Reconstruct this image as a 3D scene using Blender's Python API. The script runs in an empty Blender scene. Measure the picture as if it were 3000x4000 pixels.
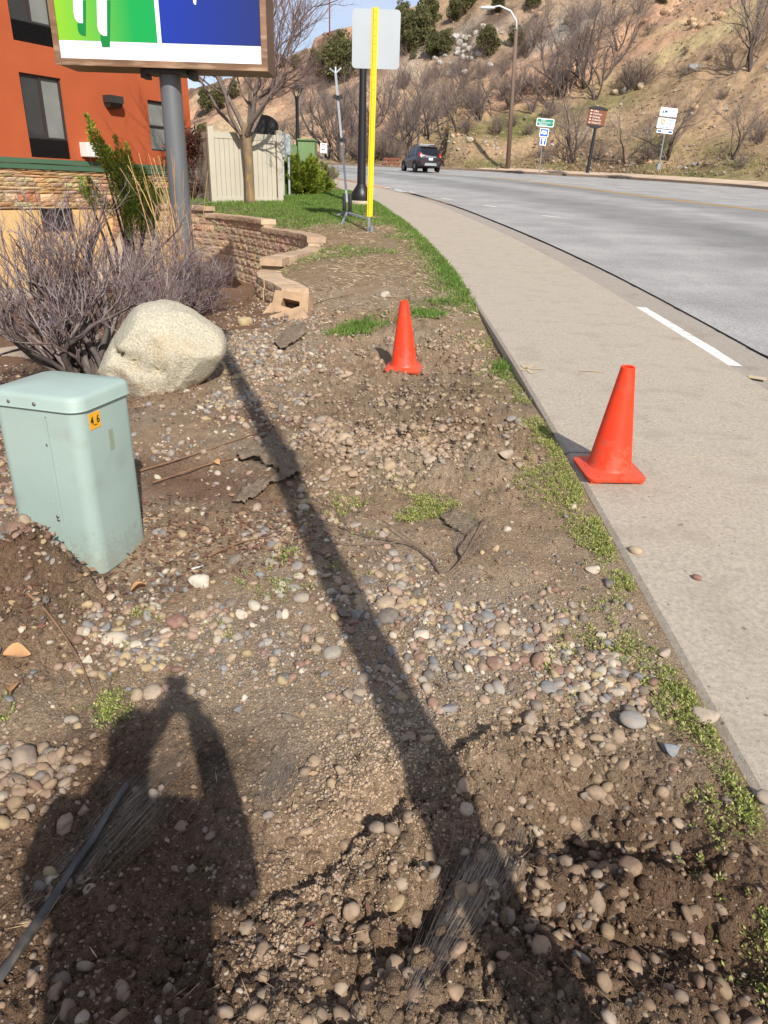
import bpy, bmesh, math, random
import numpy as np
from mathutils import Vector, Matrix
from mathutils.bvhtree import BVHTree

# ------------------------------------------------------------------ camera, sky, sun, exposure
SC = bpy.context.scene
COL = SC.collection
CAM_H, FPX, YH, ROLL = 1.70, 2774.0, 740.0, math.radians(1.85)      # focal length and horizon row for a 3000 x 4000 frame
PITCH = math.atan((2000 - YH) / FPX)
_F = np.array([0, math.cos(PITCH), -math.sin(PITCH)])
_R0 = np.array([1.0, 0, 0]); _U0 = np.array([0, math.sin(PITCH), math.cos(PITCH)])
_R = math.cos(ROLL) * _R0 + math.sin(ROLL) * _U0
_U = -math.sin(ROLL) * _R0 + math.cos(ROLL) * _U0
cam_data = bpy.data.cameras.new('camera'); cam = bpy.data.objects.new('camera', cam_data); COL.objects.link(cam)
cam_data.sensor_fit = 'VERTICAL'; cam_data.sensor_height = 24.0; cam_data.lens = FPX / 4000 * 24.0
cam_data.clip_start = 0.02; cam_data.clip_end = 3000
cam.matrix_world = Matrix(((_R[0], _U[0], -_F[0], 0), (_R[1], _U[1], -_F[1], 0), (_R[2], _U[2], -_F[2], CAM_H), (0, 0, 0, 1)))
SC.camera = cam
SUN_EL, SUN_AZ = math.radians(36.5), math.radians(19.0)              # shadows fall 20 degrees to the left of straight ahead
SUN_DIR = Vector((math.sin(SUN_AZ) * math.cos(SUN_EL), -math.cos(SUN_AZ) * math.cos(SUN_EL), math.sin(SUN_EL)))
world = bpy.data.worlds.new('World'); SC.world = world; world.use_nodes = True
wn = world.node_tree; wn.nodes.clear()
w_out = wn.nodes.new('ShaderNodeOutputWorld'); w_bg = wn.nodes.new('ShaderNodeBackground')
w_sky = wn.nodes.new('ShaderNodeTexSky'); w_sky.sky_type = 'NISHITA'; w_sky.sun_disc = False
w_sky.sun_elevation = SUN_EL; w_sky.sun_rotation = math.radians(180) - SUN_AZ
w_sky.altitude = 1700; w_sky.air_density = 1.0; w_sky.dust_density = 1.4; w_sky.ozone_density = 1.0
w_tc = wn.nodes.new('ShaderNodeTexCoord'); w_map = wn.nodes.new('ShaderNodeMapping'); w_map.inputs['Scale'].default_value = (1.0, 1.0, 3.5)
w_nz = wn.nodes.new('ShaderNodeTexNoise'); w_nz.inputs['Scale'].default_value = 2.2; w_nz.inputs['Detail'].default_value = 7
w_rp = wn.nodes.new('ShaderNodeValToRGB'); w_rp.color_ramp.elements[0].position = .38; w_rp.color_ramp.elements[1].position = .75
w_rp.color_ramp.elements[0].color = (.30, .30, .30, 1); w_rp.color_ramp.elements[1].color = (.62, .62, .62, 1)
w_mx = wn.nodes.new('ShaderNodeMixRGB'); w_mx.inputs['Color2'].default_value = (6.6, 7.0, 8.3, 1)    # thin high cloud
wn.links.new(w_tc.outputs['Generated'], w_map.inputs['Vector']); wn.links.new(w_map.outputs[0], w_nz.inputs['Vector'])
wn.links.new(w_nz.outputs['Fac'], w_rp.inputs['Fac']); wn.links.new(w_rp.outputs['Color'], w_mx.inputs['Fac'])
wn.links.new(w_sky.outputs[0], w_mx.inputs['Color1']); wn.links.new(w_mx.outputs[0], w_bg.inputs['Color'])
w_bg.inputs['Strength'].default_value = 0.095
wn.links.new(w_bg.outputs[0], w_out.inputs[0])
sun_data = bpy.data.lights.new('sun', 'SUN'); sun_data.energy = 4.2; sun_data.angle = math.radians(0.55); sun_data.color = (1.0, .95, .87)
sun = bpy.data.objects.new('sun', sun_data); COL.objects.link(sun)
sun.rotation_euler = (-SUN_DIR).to_track_quat('-Z', 'Y').to_euler(); sun.location = (8, -20, 30)
SC.view_settings.view_transform = 'Standard'; SC.view_settings.look = 'None'
SC.view_settings.exposure = 0.42; SC.view_settings.gamma = 1.0; SC.view_settings.use_curve_mapping = False
SC.cycles.max_bounces = 6; SC.cycles.transparent_max_bounces = 12; SC.cycles.use_denoising = True

# ------------------------------------------------------------------ helpers: the lens (a pixel of the 1659 x 2212 view is a line of sight)
DS = 3000 / 1659
def ray(x, y):
    d = _F * FPX + _R * (x * DS - 1500) + _U * (2000 - y * DS)
    return d / np.linalg.norm(d)
def atY(x, y, Y):
    d = ray(x, y); return d * (Y / d[1]) + np.array([0, 0, CAM_H])
def atZ(x, y, z):
    d = ray(x, y); return d * ((z - CAM_H) / d[2]) + np.array([0, 0, CAM_H])
def to_px(P):
    P = np.atleast_2d(np.asarray(P, float)) - np.array([0, 0, CAM_H]); z = P @ _F
    z = np.where(z < .05, .05, z)
    return (1500 + FPX * (P @ _R) / z) / DS, (2000 - FPX * (P @ _U) / z) / DS
def Pz(y):                                                           # long profile of the street
    y = np.asarray(y, float); k = np.clip(y - 44, 0, 36)
    return .055 * np.clip(y, -60, 80) - .00038 * k * k
def G(x, y, off=0.0):                                                # line of sight meets the street profile
    d = ray(x, y); lo, hi = .3, 120.0
    for _ in range(48):
        m = (lo + hi) / 2; z = CAM_H + d[2] / d[1] * m
        if z > float(Pz(m)) + off: lo = m
        else: hi = m
    return atY(x, y, lo)

# ------------------------------------------------------------------ helpers: numbers
def sst(a, b, x):
    t = np.clip((np.asarray(x, float) - a) / (b - a), 0, 1); return t * t * (3 - 2 * t)
def _hash(ix, iy, seed):
    n = (ix.astype(np.int64) * 374761393 + iy.astype(np.int64) * 668265263 + seed * 982451653) & 0x7fffffff
    n = ((n ^ (n >> 13)) * 1274126177) & 0x7fffffff
    return ((n ^ (n >> 16)) & 0xffff) / 65535.0
def vnoise(x, y, seed=0):
    x = np.asarray(x, float); y = np.asarray(y, float)
    ix, iy = np.floor(x), np.floor(y); fx, fy = x - ix, y - iy
    fx = fx * fx * (3 - 2 * fx); fy = fy * fy * (3 - 2 * fy)
    a, b = _hash(ix, iy, seed), _hash(ix + 1, iy, seed); c, d = _hash(ix, iy + 1, seed), _hash(ix + 1, iy + 1, seed)
    return (a + (b - a) * fx) * (1 - fy) + (c + (d - c) * fx) * fy
def fbm(x, y, o=4, seed=0, gain=.5):
    s, a, t = 0.0, 1.0, 0.0
    for k in range(o):
        s = s + a * vnoise(x * 2 ** k + 17.3 * k, y * 2 ** k - 9.1 * k, seed + k); t += a; a *= gain
    return s / t
def catmull(pts, n=12):
    P = [np.array(p, float) for p in pts]; P = [2 * P[0] - P[1]] + P + [2 * P[-1] - P[-2]]; out = []
    for i in range(1, len(P) - 2):
        for k in range(n):
            t = k / n; a, b, c, d = P[i - 1], P[i], P[i + 1], P[i + 2]
            out.append(.5 * (2 * b + (c - a) * t + (2 * a - 5 * b + 4 * c - d) * t * t + (3 * b - a - 3 * c + d) * t ** 3))
    out.append(P[-2]); return np.array(out)
def srgb(r, g, b):
    f = lambda c: (c / 255 / 12.92) if c <= 10 else ((c / 255 + .055) / 1.055) ** 2.4
    return (f(r), f(g), f(b))

# ------------------------------------------------------------------ helpers: materials
MATS = {}
def mat(name, col=(.5, .5, .5), rough=.8, var=.12, scale=6.0, bump=0.0, bscale=60.0, metal=0.0, col2=None, src='col', detail=6.0,
        spec=.5, coord='Object', stretch=None, dirt=None, trans=0.0):
    if name in MATS: return MATS[name]
    m = bpy.data.materials.new(name); m.use_nodes = True; nt = m.node_tree; N, L = nt.nodes, nt.links
    b = N['Principled BSDF']; b.inputs['Roughness'].default_value = rough; b.inputs['Metallic'].default_value = metal
    b.inputs['Specular IOR Level'].default_value = spec
    tc = N.new('ShaderNodeTexCoord'); vec = tc.outputs[coord]
    if stretch:
        mp = N.new('ShaderNodeMapping'); mp.inputs['Scale'].default_value = stretch; L.new(vec, mp.inputs['Vector']); vec = mp.outputs[0]
    nz = N.new('ShaderNodeTexNoise'); nz.inputs['Scale'].default_value = scale; nz.inputs['Detail'].default_value = detail; L.new(vec, nz.inputs['Vector'])
    rp = N.new('ShaderNodeValToRGB'); rp.color_ramp.elements[0].position = .32; rp.color_ramp.elements[1].position = .68
    L.new(nz.outputs['Fac'], rp.inputs['Fac'])
    if src == 'col':
        c2 = col2 or tuple(min(1, c * (1 + var)) for c in col); c1 = col if col2 else tuple(c * (1 - var) for c in col)
        rp.color_ramp.elements[0].color = (*c1, 1); rp.color_ramp.elements[1].color = (*c2, 1); out = rp.outputs['Color']
    else:
        rp.color_ramp.elements[0].color = (1 - var,) * 3 + (1,); rp.color_ramp.elements[1].color = (1 + var,) * 3 + (1,)
        if src == 'attr':
            a = N.new('ShaderNodeAttribute'); a.attribute_name = 'Col'; base = a.outputs['Color']
        else:
            a = N.new('ShaderNodeObjectInfo'); base = a.outputs['Color']
        mx = N.new('ShaderNodeMixRGB'); mx.blend_type = 'MULTIPLY'; mx.inputs['Fac'].default_value = 1
        L.new(base, mx.inputs['Color1']); L.new(rp.outputs['Color'], mx.inputs['Color2']); out = mx.outputs[0]
    if dirt:                                                         # (colour, scale, threshold, amount)
        dn = N.new('ShaderNodeTexNoise'); dn.inputs['Scale'].default_value = dirt[1]; dn.inputs['Detail'].default_value = 8; L.new(vec, dn.inputs['Vector'])
        dr = N.new('ShaderNodeValToRGB'); dr.color_ramp.elements[0].position = dirt[2]; dr.color_ramp.elements[1].position = min(1, dirt[2] + .18)
        dr.color_ramp.elements[0].color = (0, 0, 0, 1); dr.color_ramp.elements[1].color = (dirt[3],) * 3 + (1,); L.new(dn.outputs['Fac'], dr.inputs['Fac'])
        dm = N.new('ShaderNodeMixRGB'); L.new(dr.outputs['Color'], dm.inputs['Fac']); L.new(out, dm.inputs['Color1']); dm.inputs['Color2'].default_value = (*dirt[0], 1); out = dm.outputs[0]
    L.new(out, b.inputs['Base Color'])
    if bump:
        bn = N.new('ShaderNodeTexNoise'); bn.inputs['Scale'].default_value = bscale; bn.inputs['Detail'].default_value = 8; bn.inputs['Roughness'].default_value = .65; L.new(vec, bn.inputs['Vector'])
        bp = N.new('ShaderNodeBump'); bp.inputs['Strength'].default_value = bump; bp.inputs['Distance'].default_value = .02
        L.new(bn.outputs['Fac'], bp.inputs['Height']); L.new(bp.outputs[0], b.inputs['Normal'])
    if trans:
        tr = N.new('ShaderNodeBsdfTranslucent'); L.new(out, tr.inputs['Color']); ms = N.new('ShaderNodeMixShader'); ms.inputs[0].default_value = trans
        L.new(b.outputs[0], ms.inputs[1]); L.new(tr.outputs[0], ms.inputs[2]); L.new(ms.outputs[0], N['Material Output'].inputs[0])
    MATS[name] = m; return m

def speckle(m, scale, col, thr, amt=.85):
    """small dark or light specks of real material: aggregate, mica, droppings"""
    N, L = m.node_tree.nodes, m.node_tree.links; b = N['Principled BSDF']; src = b.inputs['Base Color'].links[0].from_socket
    tc = N.new('ShaderNodeTexCoord'); v = N.new('ShaderNodeTexVoronoi'); v.inputs['Scale'].default_value = scale; v.inputs['Randomness'].default_value = 1; L.new(tc.outputs['Object'], v.inputs['Vector'])
    nz = N.new('ShaderNodeTexNoise'); nz.inputs['Scale'].default_value = scale * .37; L.new(tc.outputs['Object'], nz.inputs['Vector'])
    mu = N.new('ShaderNodeMath'); mu.operation = 'MULTIPLY'; mu.inputs[1].default_value = thr * 3.2; L.new(nz.outputs['Fac'], mu.inputs[0])
    lt = N.new('ShaderNodeMath'); lt.operation = 'LESS_THAN'; L.new(v.outputs['Distance'], lt.inputs[0]); L.new(mu.outputs[0], lt.inputs[1])
    am = N.new('ShaderNodeMath'); am.operation = 'MULTIPLY'; am.inputs[1].default_value = amt; L.new(lt.outputs[0], am.inputs[0])
    mx = N.new('ShaderNodeMixRGB'); L.new(am.outputs[0], mx.inputs['Fac']); L.new(src, mx.inputs['Color1']); mx.inputs['Color2'].default_value = (*col, 1); L.new(mx.outputs[0], b.inputs['Base Color'])

def crumbs(m, scale):
    """adds a crumbly small-scale relief of soil aggregates to the material's bump"""
    N, L = m.node_tree.nodes, m.node_tree.links; b = N['Principled BSDF']; old = b.inputs['Normal'].links[0].from_socket; tc = N.new('ShaderNodeTexCoord'); last = old
    for sc_, st_, di in ((scale, .7, .012), (scale * 2.7, .6, .005)):
        v = N.new('ShaderNodeTexVoronoi'); v.feature = 'F1'; v.inputs['Scale'].default_value = sc_; L.new(tc.outputs['Object'], v.inputs['Vector'])
        iv = N.new('ShaderNodeMath'); iv.operation = 'SUBTRACT'; iv.inputs[0].default_value = 1; L.new(v.outputs['Distance'], iv.inputs[1])
        bp = N.new('ShaderNodeBump'); bp.inputs['Strength'].default_value = st_; bp.inputs['Distance'].default_value = di; L.new(iv.outputs[0], bp.inputs['Height']); L.new(last, bp.inputs['Normal']); last = bp.outputs[0]
    L.new(last, b.inputs['Normal'])

# ------------------------------------------------------------------ helpers: meshes
ICO = {}
def ico(sub):
    if sub not in ICO:
        bm = bmesh.new(); bmesh.ops.create_icosphere(bm, subdivisions=sub, radius=1.0)
        ICO[sub] = (np.array([v.co[:] for v in bm.verts]), np.array([[v.index for v in f.verts] for f in bm.faces])); bm.free()
    return ICO[sub]
def np_mesh(name, V, F, C=None, smooth=False):
    V = np.asarray(V, np.float32); F = np.asarray(F, np.int32); k = F.shape[1]; me = bpy.data.meshes.new(name)
    me.vertices.add(len(V)); me.vertices.foreach_set('co', V.ravel()); me.loops.add(F.size); me.loops.foreach_set('vertex_index', F.ravel())
    me.polygons.add(len(F)); me.polygons.foreach_set('loop_start', np.arange(0, F.size, k, dtype=np.int32))
    me.polygons.foreach_set('use_smooth', np.full(len(F), smooth)); me.update(calc_edges=True)
    if C is not None:
        C = np.asarray(C, np.float32); C4 = np.ones((len(V), 4), np.float32); C4[:, :3] = C
        a = me.color_attributes.new('Col', 'FLOAT_COLOR', 'POINT'); a.data.foreach_set('color', C4.ravel())
    return me
class MB:
    def __init__(s): s.v, s.f, s.c, s.cur = [], [], [], None
    def add(s, vs, fs):
        o = len(s.v); s.v += [tuple(map(float, p)) for p in vs]; s.f += [tuple(i + o for i in f) for f in fs]
        if s.cur is not None: s.c += [s.cur] * len(vs)
        return s
    def box(s, c, size, rz=0.0, bev=0.0, rot=None):
        hx, hy, hz = size[0] / 2, size[1] / 2, size[2] / 2; R = rot or Matrix.Rotation(rz, 3, 'Z')
        if not bev:
            vs = [Vector((i * hx, j * hy, k * hz)) for i in (-1, 1) for j in (-1, 1) for k in (-1, 1)]
            fs = [(0, 1, 3, 2), (4, 6, 7, 5), (0, 4, 5, 1), (2, 3, 7, 6), (0, 2, 6, 4), (1, 5, 7, 3)]
        else:
            bm = bmesh.new(); bmesh.ops.create_cube(bm, size=1.0)
            for v in bm.verts: v.co = Vector((v.co.x * size[0], v.co.y * size[1], v.co.z * size[2]))
            bmesh.ops.bevel(bm, geom=list(bm.edges), offset=bev, segments=2, affect='EDGES', profile=.5)
            bm.verts.index_update(); vs = [v.co.copy() for v in bm.verts]; fs = [tuple(v.index for v in f.verts) for f in bm.faces]; bm.free()
        return s.add([R @ v + Vector(c) for v in vs], fs)
    def tube(s, pts, rad, n=8, cap=True, flat=1.0):
        pts = [Vector(map(float, p)) for p in pts]; m = len(pts)
        if not hasattr(rad, '__len__'): rad = [rad] * m
        vs = []; up = Vector((.13, .21, .97))
        t0 = (pts[1] - pts[0]).normalized(); side = t0.cross(up)
        if side.length < .1: side = t0.cross(Vector((1, 0, 0)))
        for i in range(m):
            t = (pts[min(i + 1, m - 1)] - pts[max(i - 1, 0)]).normalized(); side = (side - t * side.dot(t)).normalized(); o = t.cross(side)
            for k in range(n):
                a = 2 * math.pi * k / n; vs.append(pts[i] + (side * math.cos(a) + o * math.sin(a) * flat) * rad[i])
        fs = [(i * n + k, i * n + (k + 1) % n, (i + 1) * n + (k + 1) % n, (i + 1) * n + k) for i in range(m - 1) for k in range(n)]
        if cap: fs += [tuple(range(n - 1, -1, -1)), tuple((m - 1) * n + k for k in range(n))]
        return s.add(vs, fs)
    def lathe(s, prof, n=24, c=(0, 0, 0), close=False):
        vs = [(c[0] + r * math.cos(2 * math.pi * k / n), c[1] + r * math.sin(2 * math.pi * k / n), c[2] + z) for r, z in prof for k in range(n)]
        m = len(prof); fs = [(i * n + k, i * n + (k + 1) % n, (i + 1) * n + (k + 1) % n, (i + 1) * n + k) for i in range(m - 1) for k in range(n)]
        if close: fs += [tuple(range(n - 1, -1, -1)), tuple((m - 1) * n + k for k in range(n))]
        return s.add(vs, fs)
    def prism(s, poly, a0, a1, axis='z'):
        n = len(poly); P = {'z': lambda p, a: (p[0], p[1], a), 'y': lambda p, a: (p[0], a, p[1]), 'x': lambda p, a: (a, p[0], p[1])}[axis]
        vs = [P(p, a0) for p in poly] + [P(p, a1) for p in poly]
        fs = [tuple(range(n - 1, -1, -1)), tuple(range(n, 2 * n))] + [(i, (i + 1) % n, n + (i + 1) % n, n + i) for i in range(n)]
        return s.add(vs, fs)
    def loft(s, rings, closed=True, cap=True):
        n = len(rings[0]); m = len(rings); vs = [p for r in rings for p in r]; q = n if closed else n - 1
        fs = [(i * n + k, i * n + (k + 1) % n, (i + 1) * n + (k + 1) % n, (i + 1) * n + k) for i in range(m - 1) for k in range(q)]
        if cap: fs += [tuple(range(n - 1, -1, -1)), tuple((m - 1) * n + k for k in range(n))]
        return s.add(vs, fs)
    def build(s, name, material, parent=None, smooth=False, fixn=True):
        me = bpy.data.meshes.new(name); me.from_pydata(s.v, [], s.f)
        if s.c:
            a = me.color_attributes.new('Col', 'FLOAT_COLOR', 'POINT')
            for i, c in enumerate(s.c): a.data[i].color = (*c, 1)
        if fixn:
            bm = bmesh.new(); bm.from_mesh(me); bmesh.ops.recalc_face_normals(bm, faces=bm.faces[:]); bm.to_mesh(me); bm.free()
        if smooth:
            me.polygons.foreach_set('use_smooth', [True] * len(me.polygons))
            if smooth != 'all': me.set_sharp_from_angle(angle=math.radians(smooth if smooth is not True else 40))
        return link(name, me, material, parent)
def link(name, me, material=None, parent=None):
    if material is not None and len(me.materials) == 0: me.materials.append(material)
    o = bpy.data.objects.new(name, me); COL.objects.link(o)
    if parent is not None: o.parent = parent
    return o
def tag(o, label=None, cat=None, group=None, kind=None):
    if label: o['label'] = label
    if cat: o['category'] = cat
    if group: o['group'] = group
    if kind: o['kind'] = kind
    return o
def thing(name, label, cat, loc=(0, 0, 0), rz=0.0, group=None):
    o = bpy.data.objects.new(name, None); COL.objects.link(o); o.location = tuple(map(float, loc)); o.rotation_euler = (0, 0, rz); o.empty_display_size = .1
    return tag(o, label, cat, group)
def text(name, body, size, loc, material, parent, rot=(math.pi / 2, 0, 0), align='LEFT', sx=1.0):
    c = bpy.data.curves.new(name, 'FONT'); c.body = body; c.size = size; c.align_x = align; c.align_y = 'CENTER'; c.extrude = .0015; c.resolution_u = 3
    c.materials.append(material); o = bpy.data.objects.new(name, c); COL.objects.link(o); o.location = loc; o.rotation_euler = rot; o.scale = (sx, 1, 1); o.parent = parent
    return o
def rrect(w, h, r, n=5):
    out = []
    for cx, cy, a0 in ((w / 2 - r, h / 2 - r, 0), (-w / 2 + r, h / 2 - r, 90), (-w / 2 + r, -h / 2 + r, 180), (w / 2 - r, -h / 2 + r, 270)):
        for k in range(n + 1):
            a = math.radians(a0 + 90 * k / n); out.append((cx + r * math.cos(a), cy + r * math.sin(a)))
    return out
# ------------------------------------------------------------------ the lie of the land
EDGE = catmull([(1.2, -4), (1.15, 0), (1.13, 4), (1.08, 7), (.95, 10.6), (.76, 13.4), (.45, 16.5), (.0, 20), (-.66, 24.4), (-1.7, 29), (-3.2, 34), (-5.6, 40), (-9, 46.5), (-14, 53), (-22, 61), (-34, 70), (-50, 79)], 14)
def edge_x(y): return np.interp(y, EDGE[:, 1], EDGE[:, 0])
_t = np.gradient(EDGE, axis=0); _t /= np.linalg.norm(_t, axis=1)[:, None]; EDGE_N = np.stack([_t[:, 1], -_t[:, 0]], 1)      # towards the street
EDGE_S = np.concatenate([[0], np.cumsum(np.linalg.norm(np.diff(EDGE, axis=0), axis=1))])
def off(o, s=None):
    """points beside the edge of the pavement, o metres towards the street"""
    P = EDGE + EDGE_N * o
    if s is None: return P
    return np.stack([np.interp(s, EDGE_S, P[:, 0]), np.interp(s, EDGE_S, P[:, 1])], -1)
def s_of_y(y): return np.interp(y, EDGE[:, 1], EDGE_S)
WALL_PATH = catmull([(-9.3, 25.2), (-8.0, 22.9), (-6.8, 21.3), (-5.6, 20.6), (-4.2, 19.4), (-2.95, 17.4), (-2.1, 16.0), (-1.65, 14.9), (-1.6, 13.8), (-1.85, 12.6), (-2.0, 11.6), (-1.85, 10.7), (-1.5, 9.9), (-1.25, 9.2)], 12)
_wt = np.gradient(WALL_PATH, axis=0); _wt /= np.linalg.norm(_wt, axis=1)[:, None]
POLY = [(p[0] - t[1] * .2, p[1] + t[0] * .2) for p, t in zip(WALL_PATH, _wt)] + [(-1.2, 8.9), (-1.2, 4.0), (-30, 4.0), (-30, 25.4), (-10.0, 25.4)]
def in_poly(x, y, poly):
    ins = np.zeros(np.shape(x), bool); n = len(poly)
    for i in range(n):
        (x0, y0), (x1, y1) = poly[i], poly[(i + 1) % n]
        if y0 == y1: continue
        c = ((y0 > y) != (y1 > y)) & (x < (x1 - x0) * (y - y0) / (y1 - y0) + x0); ins ^= c
    return ins
def gauss(x, y, cx, cy, rx, ry=None, a=0.0):
    ry = ry or rx; dx, dy = x - cx, y - cy; c, s = math.cos(a), math.sin(a)
    return np.exp(-(((dx * c + dy * s) / rx) ** 2 + ((-dx * s + dy * c) / ry) ** 2))
def T(x, y, detail=True):
    x = np.asarray(x, float); y = np.asarray(y, float)
    hi = Pz(y)
    lo = .55 + .193 * np.clip(x, -9.5, 2) + .0022 * y
    k = .12; hh = np.clip(.5 + .5 * (hi - lo) / k, 0, 1); sm = hi + (lo - hi) * hh - k * hh * (1 - hh)
    ins = in_poly(x, y, POLY)
    blend = sst(8.2, 9.8, y)
    z = np.where(ins, np.minimum(sm, lo) - .40 * sst(10, 15.5, y) * sst(-5.6, -3.0, x), sm + (hi - sm) * blend)
    dw = np.full(np.shape(x), 9.0)
    for p in WALL_PATH[::5]: dw = np.minimum(dw, np.hypot(x - p[0], y - p[1]))
    z = z - np.where(ins, 0, .15 * np.exp(-(dw / .7) ** 2))
    e = edge_x(y) - x
    z = z - .012 * (1 - sst(0, .5, e)) * (1 - sst(12, 15, y)) - .05 * np.exp(-((e - .12) / .15) ** 2) * gauss(x, y, 1.1, 7.2, 9, 1.8)
    z = z - .22 * gauss(x, y, .10, 6.5, .8, 1.5) - .1 * gauss(x, y, -.3, 8.2, .9, 1.0)
    z = z + .10 * gauss(x, y, .15, 4.2, .65, .42) + .07 * gauss(x, y, -.55, 3.95, .28, .3) - .05 * gauss(x, y, -1.0, 3.7, .5, .35)
    z = z + .27 * gauss(x, y, -1.36, 2.46, .18, .17) + .20 * gauss(x, y, -1.40, 2.20, .22, .22, .4) + .2 * gauss(x, y, -1.75, 2.3, .25, .4) - .06 * gauss(x, y, -1.08, 2.66, .14, .16)
    z = z - .15 * gauss(x, y, .62, 1.48, .24, .13) - .08 * gauss(x, y, .85, 1.12, .18, .12) - .07 * gauss(x, y, -.75, 1.1, .42, .3, .6) - .05 * gauss(x, y, .05, 1.25, .3, .18)
    z = z + .07 * gauss(x, y, .42, 1.70, .25, .10) + .07 * gauss(x, y, .62, 1.28, .25, .08) + .06 * gauss(x, y, .75, 1.0, .25, .1) - .05 * gauss(x, y, -.05, 1.45, .5, .035, .75) - .05 * gauss(x, y, .12, 1.22, .35, .03, .9) + .04 * gauss(x, y, .3, 1.05, .2)
    if detail:
        d = (1 - sst(10, 15, y)) * sst(.02, .35, e)
        z = z + d * (.05 * (fbm(x * 1.7, y * 1.7, 3, 5) - .5) + .035 * (fbm(x * 6, y * 6, 3, 9) - .5))
        rough = churn(x, y)
        lump = fbm(x * 6.5, y * 6.5, 3, 21); crumb = fbm(x * 21, y * 21, 4, 25); fine = vnoise(x * 85, y * 85, 33)
        z = z + sst(.02, .2, e) * rough * (.18 * (lump - .5) + .085 * (np.abs(2 * crumb - 1) - .25) + .010 * (fine - .5))
        z = z + (1 - rough) * sst(.02, .2, e) * .008 * (fbm(x * 30, y * 30, 3, 40) - .5)
        z = z + .05 * (fbm(x * .9, y * .9, 3, 51) - .5) * sst(10, 15, y)
    return z
def churn(x, y):
    """how far the soil has been dug over"""
    r = gauss(x, y, .55, 1.35, .62, .5) + gauss(x, y, .15, 6.0, 1.1, 1.9) + .9 * gauss(x, y, .1, 4.2, .9, .6) + gauss(x, y, -1.45, 2.3, .35, .4)
    r = r + .7 * gauss(x, y, .1, 1.1, .5, .35) + .6 * gauss(x, y, -.4, 8.4, .9, 1.0) + .55 * gauss(x, y, -.75, 1.5, .3, .5) + .4 * gauss(x, y, -.55, 1.0, .3, .25)
    return np.clip(r, 0.06, 1) * (1 - sst(10.5, 13, y))
def soil(x, y):
    """colour of the bare soil itself: dry tan crust, damp dug earth, grey fines"""
    dry = np.array(srgb(164, 140, 114)); damp = np.array(srgb(116, 93, 74)); red = np.array(srgb(130, 102, 82)); grey = np.array(srgb(166, 148, 126)); straw = np.array(srgb(150, 128, 98)); green = np.array(srgb(92, 98, 54))
    n = fbm(x * 2.3, y * 2.3, 4, 70); n2 = fbm(x * 9, y * 9, 3, 75)
    c = dry[None] * (.82 + .36 * n2[:, None])
    def blend(w, col):
        nonlocal c
        w = np.clip(w, 0, 1)[:, None]; c = c * (1 - w) + col[None] * (.85 + .3 * n2[:, None]) * w
    blend(.55 * sst(.45, .65, n), grey)
    w = gauss(x, y, .75, 1.25, .55, .4) * 1.5 + gauss(x, y, -.62, 1.05, .42, .55) * 1.5 + gauss(x, y, -.85, 1.45, .3, .35) + 1.2 * gauss(x, y, -1.45, 2.3, .38, .36) + .5 * gauss(x, y, .3, 5.6, .8, .8) + .6 * gauss(x, y, .5, 4.6, .45, .3)
    blend(w * (.55 + .7 * n), damp)
    w = gauss(x, y, -1.15, 3.75, .75, .32, -.35) + .8 * gauss(x, y, -.85, 4.6, .55, .22, -.3) + .55 * gauss(x, y, .0, 1.1, .25, .25)
    blend(w * (.6 + .6 * n), red)
    blend(.75 * sst(-1.4, -2.6, x) * (1 - sst(9, 14, y)), np.array(srgb(126, 98, 78)))
    blend(.8 * sst(9, 12, y) * (1 - .4 * n), straw)
    ins = in_poly(x, y, POLY); blend(np.where(ins & (y > 8), .9, 0), np.array(srgb(134, 104, 82)))
    blend(.6 * np.where(ins, 0, 1) * sst(16.5, 19, y) * sst(.38, .6, n + .1), green)
    return c
print('ground')
ny, nx = 630, 520
ys = .30 * (62 / .30) ** np.linspace(0, 1, ny); tt = np.linspace(0, 1, nx)
XL = -(1.7 + .85 * ys); XL = np.maximum(XL, -24.0); XR = edge_x(ys) + .015
GX = XL[:, None] + (XR - XL)[:, None] * tt[None, :]; GY = np.repeat(ys[:, None], nx, 1)
GZ = T(GX.ravel(), GY.ravel()); GC = soil(GX.ravel(), GY.ravel())
lap = (edge_x(GY.ravel()) - GX.ravel()) < -.002
GZ = np.where(lap, GZ - .10, GZ)
ii = np.arange(ny * nx).reshape(ny, nx)
GF = np.stack([ii[:-1, :-1], ii[:-1, 1:], ii[1:, 1:], ii[1:, :-1]], -1).reshape(-1, 4)
m_soil = mat('soil', src='attr', rough=.95, var=.2, scale=60, bump=.9, bscale=150, spec=.1, detail=12)
crumbs(m_soil, 95)
ground = link('ground', np_mesh('ground', np.stack([GX.ravel(), GY.ravel(), GZ], 1), GF, GC, True), m_soil); tag(ground, kind='structure')
GROUND_BVH = BVHTree.FromPolygons([tuple(v) for v in np.stack([GX.ravel(), GY.ravel(), GZ], 1)], [tuple(f) for f in GF])
def hit(x, y, bvh=None):
    d = ray(x, y); r = (bvh or GROUND_BVH).ray_cast(Vector((0, 0, CAM_H)), Vector(d))
    return np.array(r[0]) if r[0] is not None else None
def gz(x, y):
    r = GROUND_BVH.ray_cast(Vector((x, y, 30)), Vector((0, 0, -1))); return r[0].z if r[0] is not None else float(Pz(y))
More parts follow.
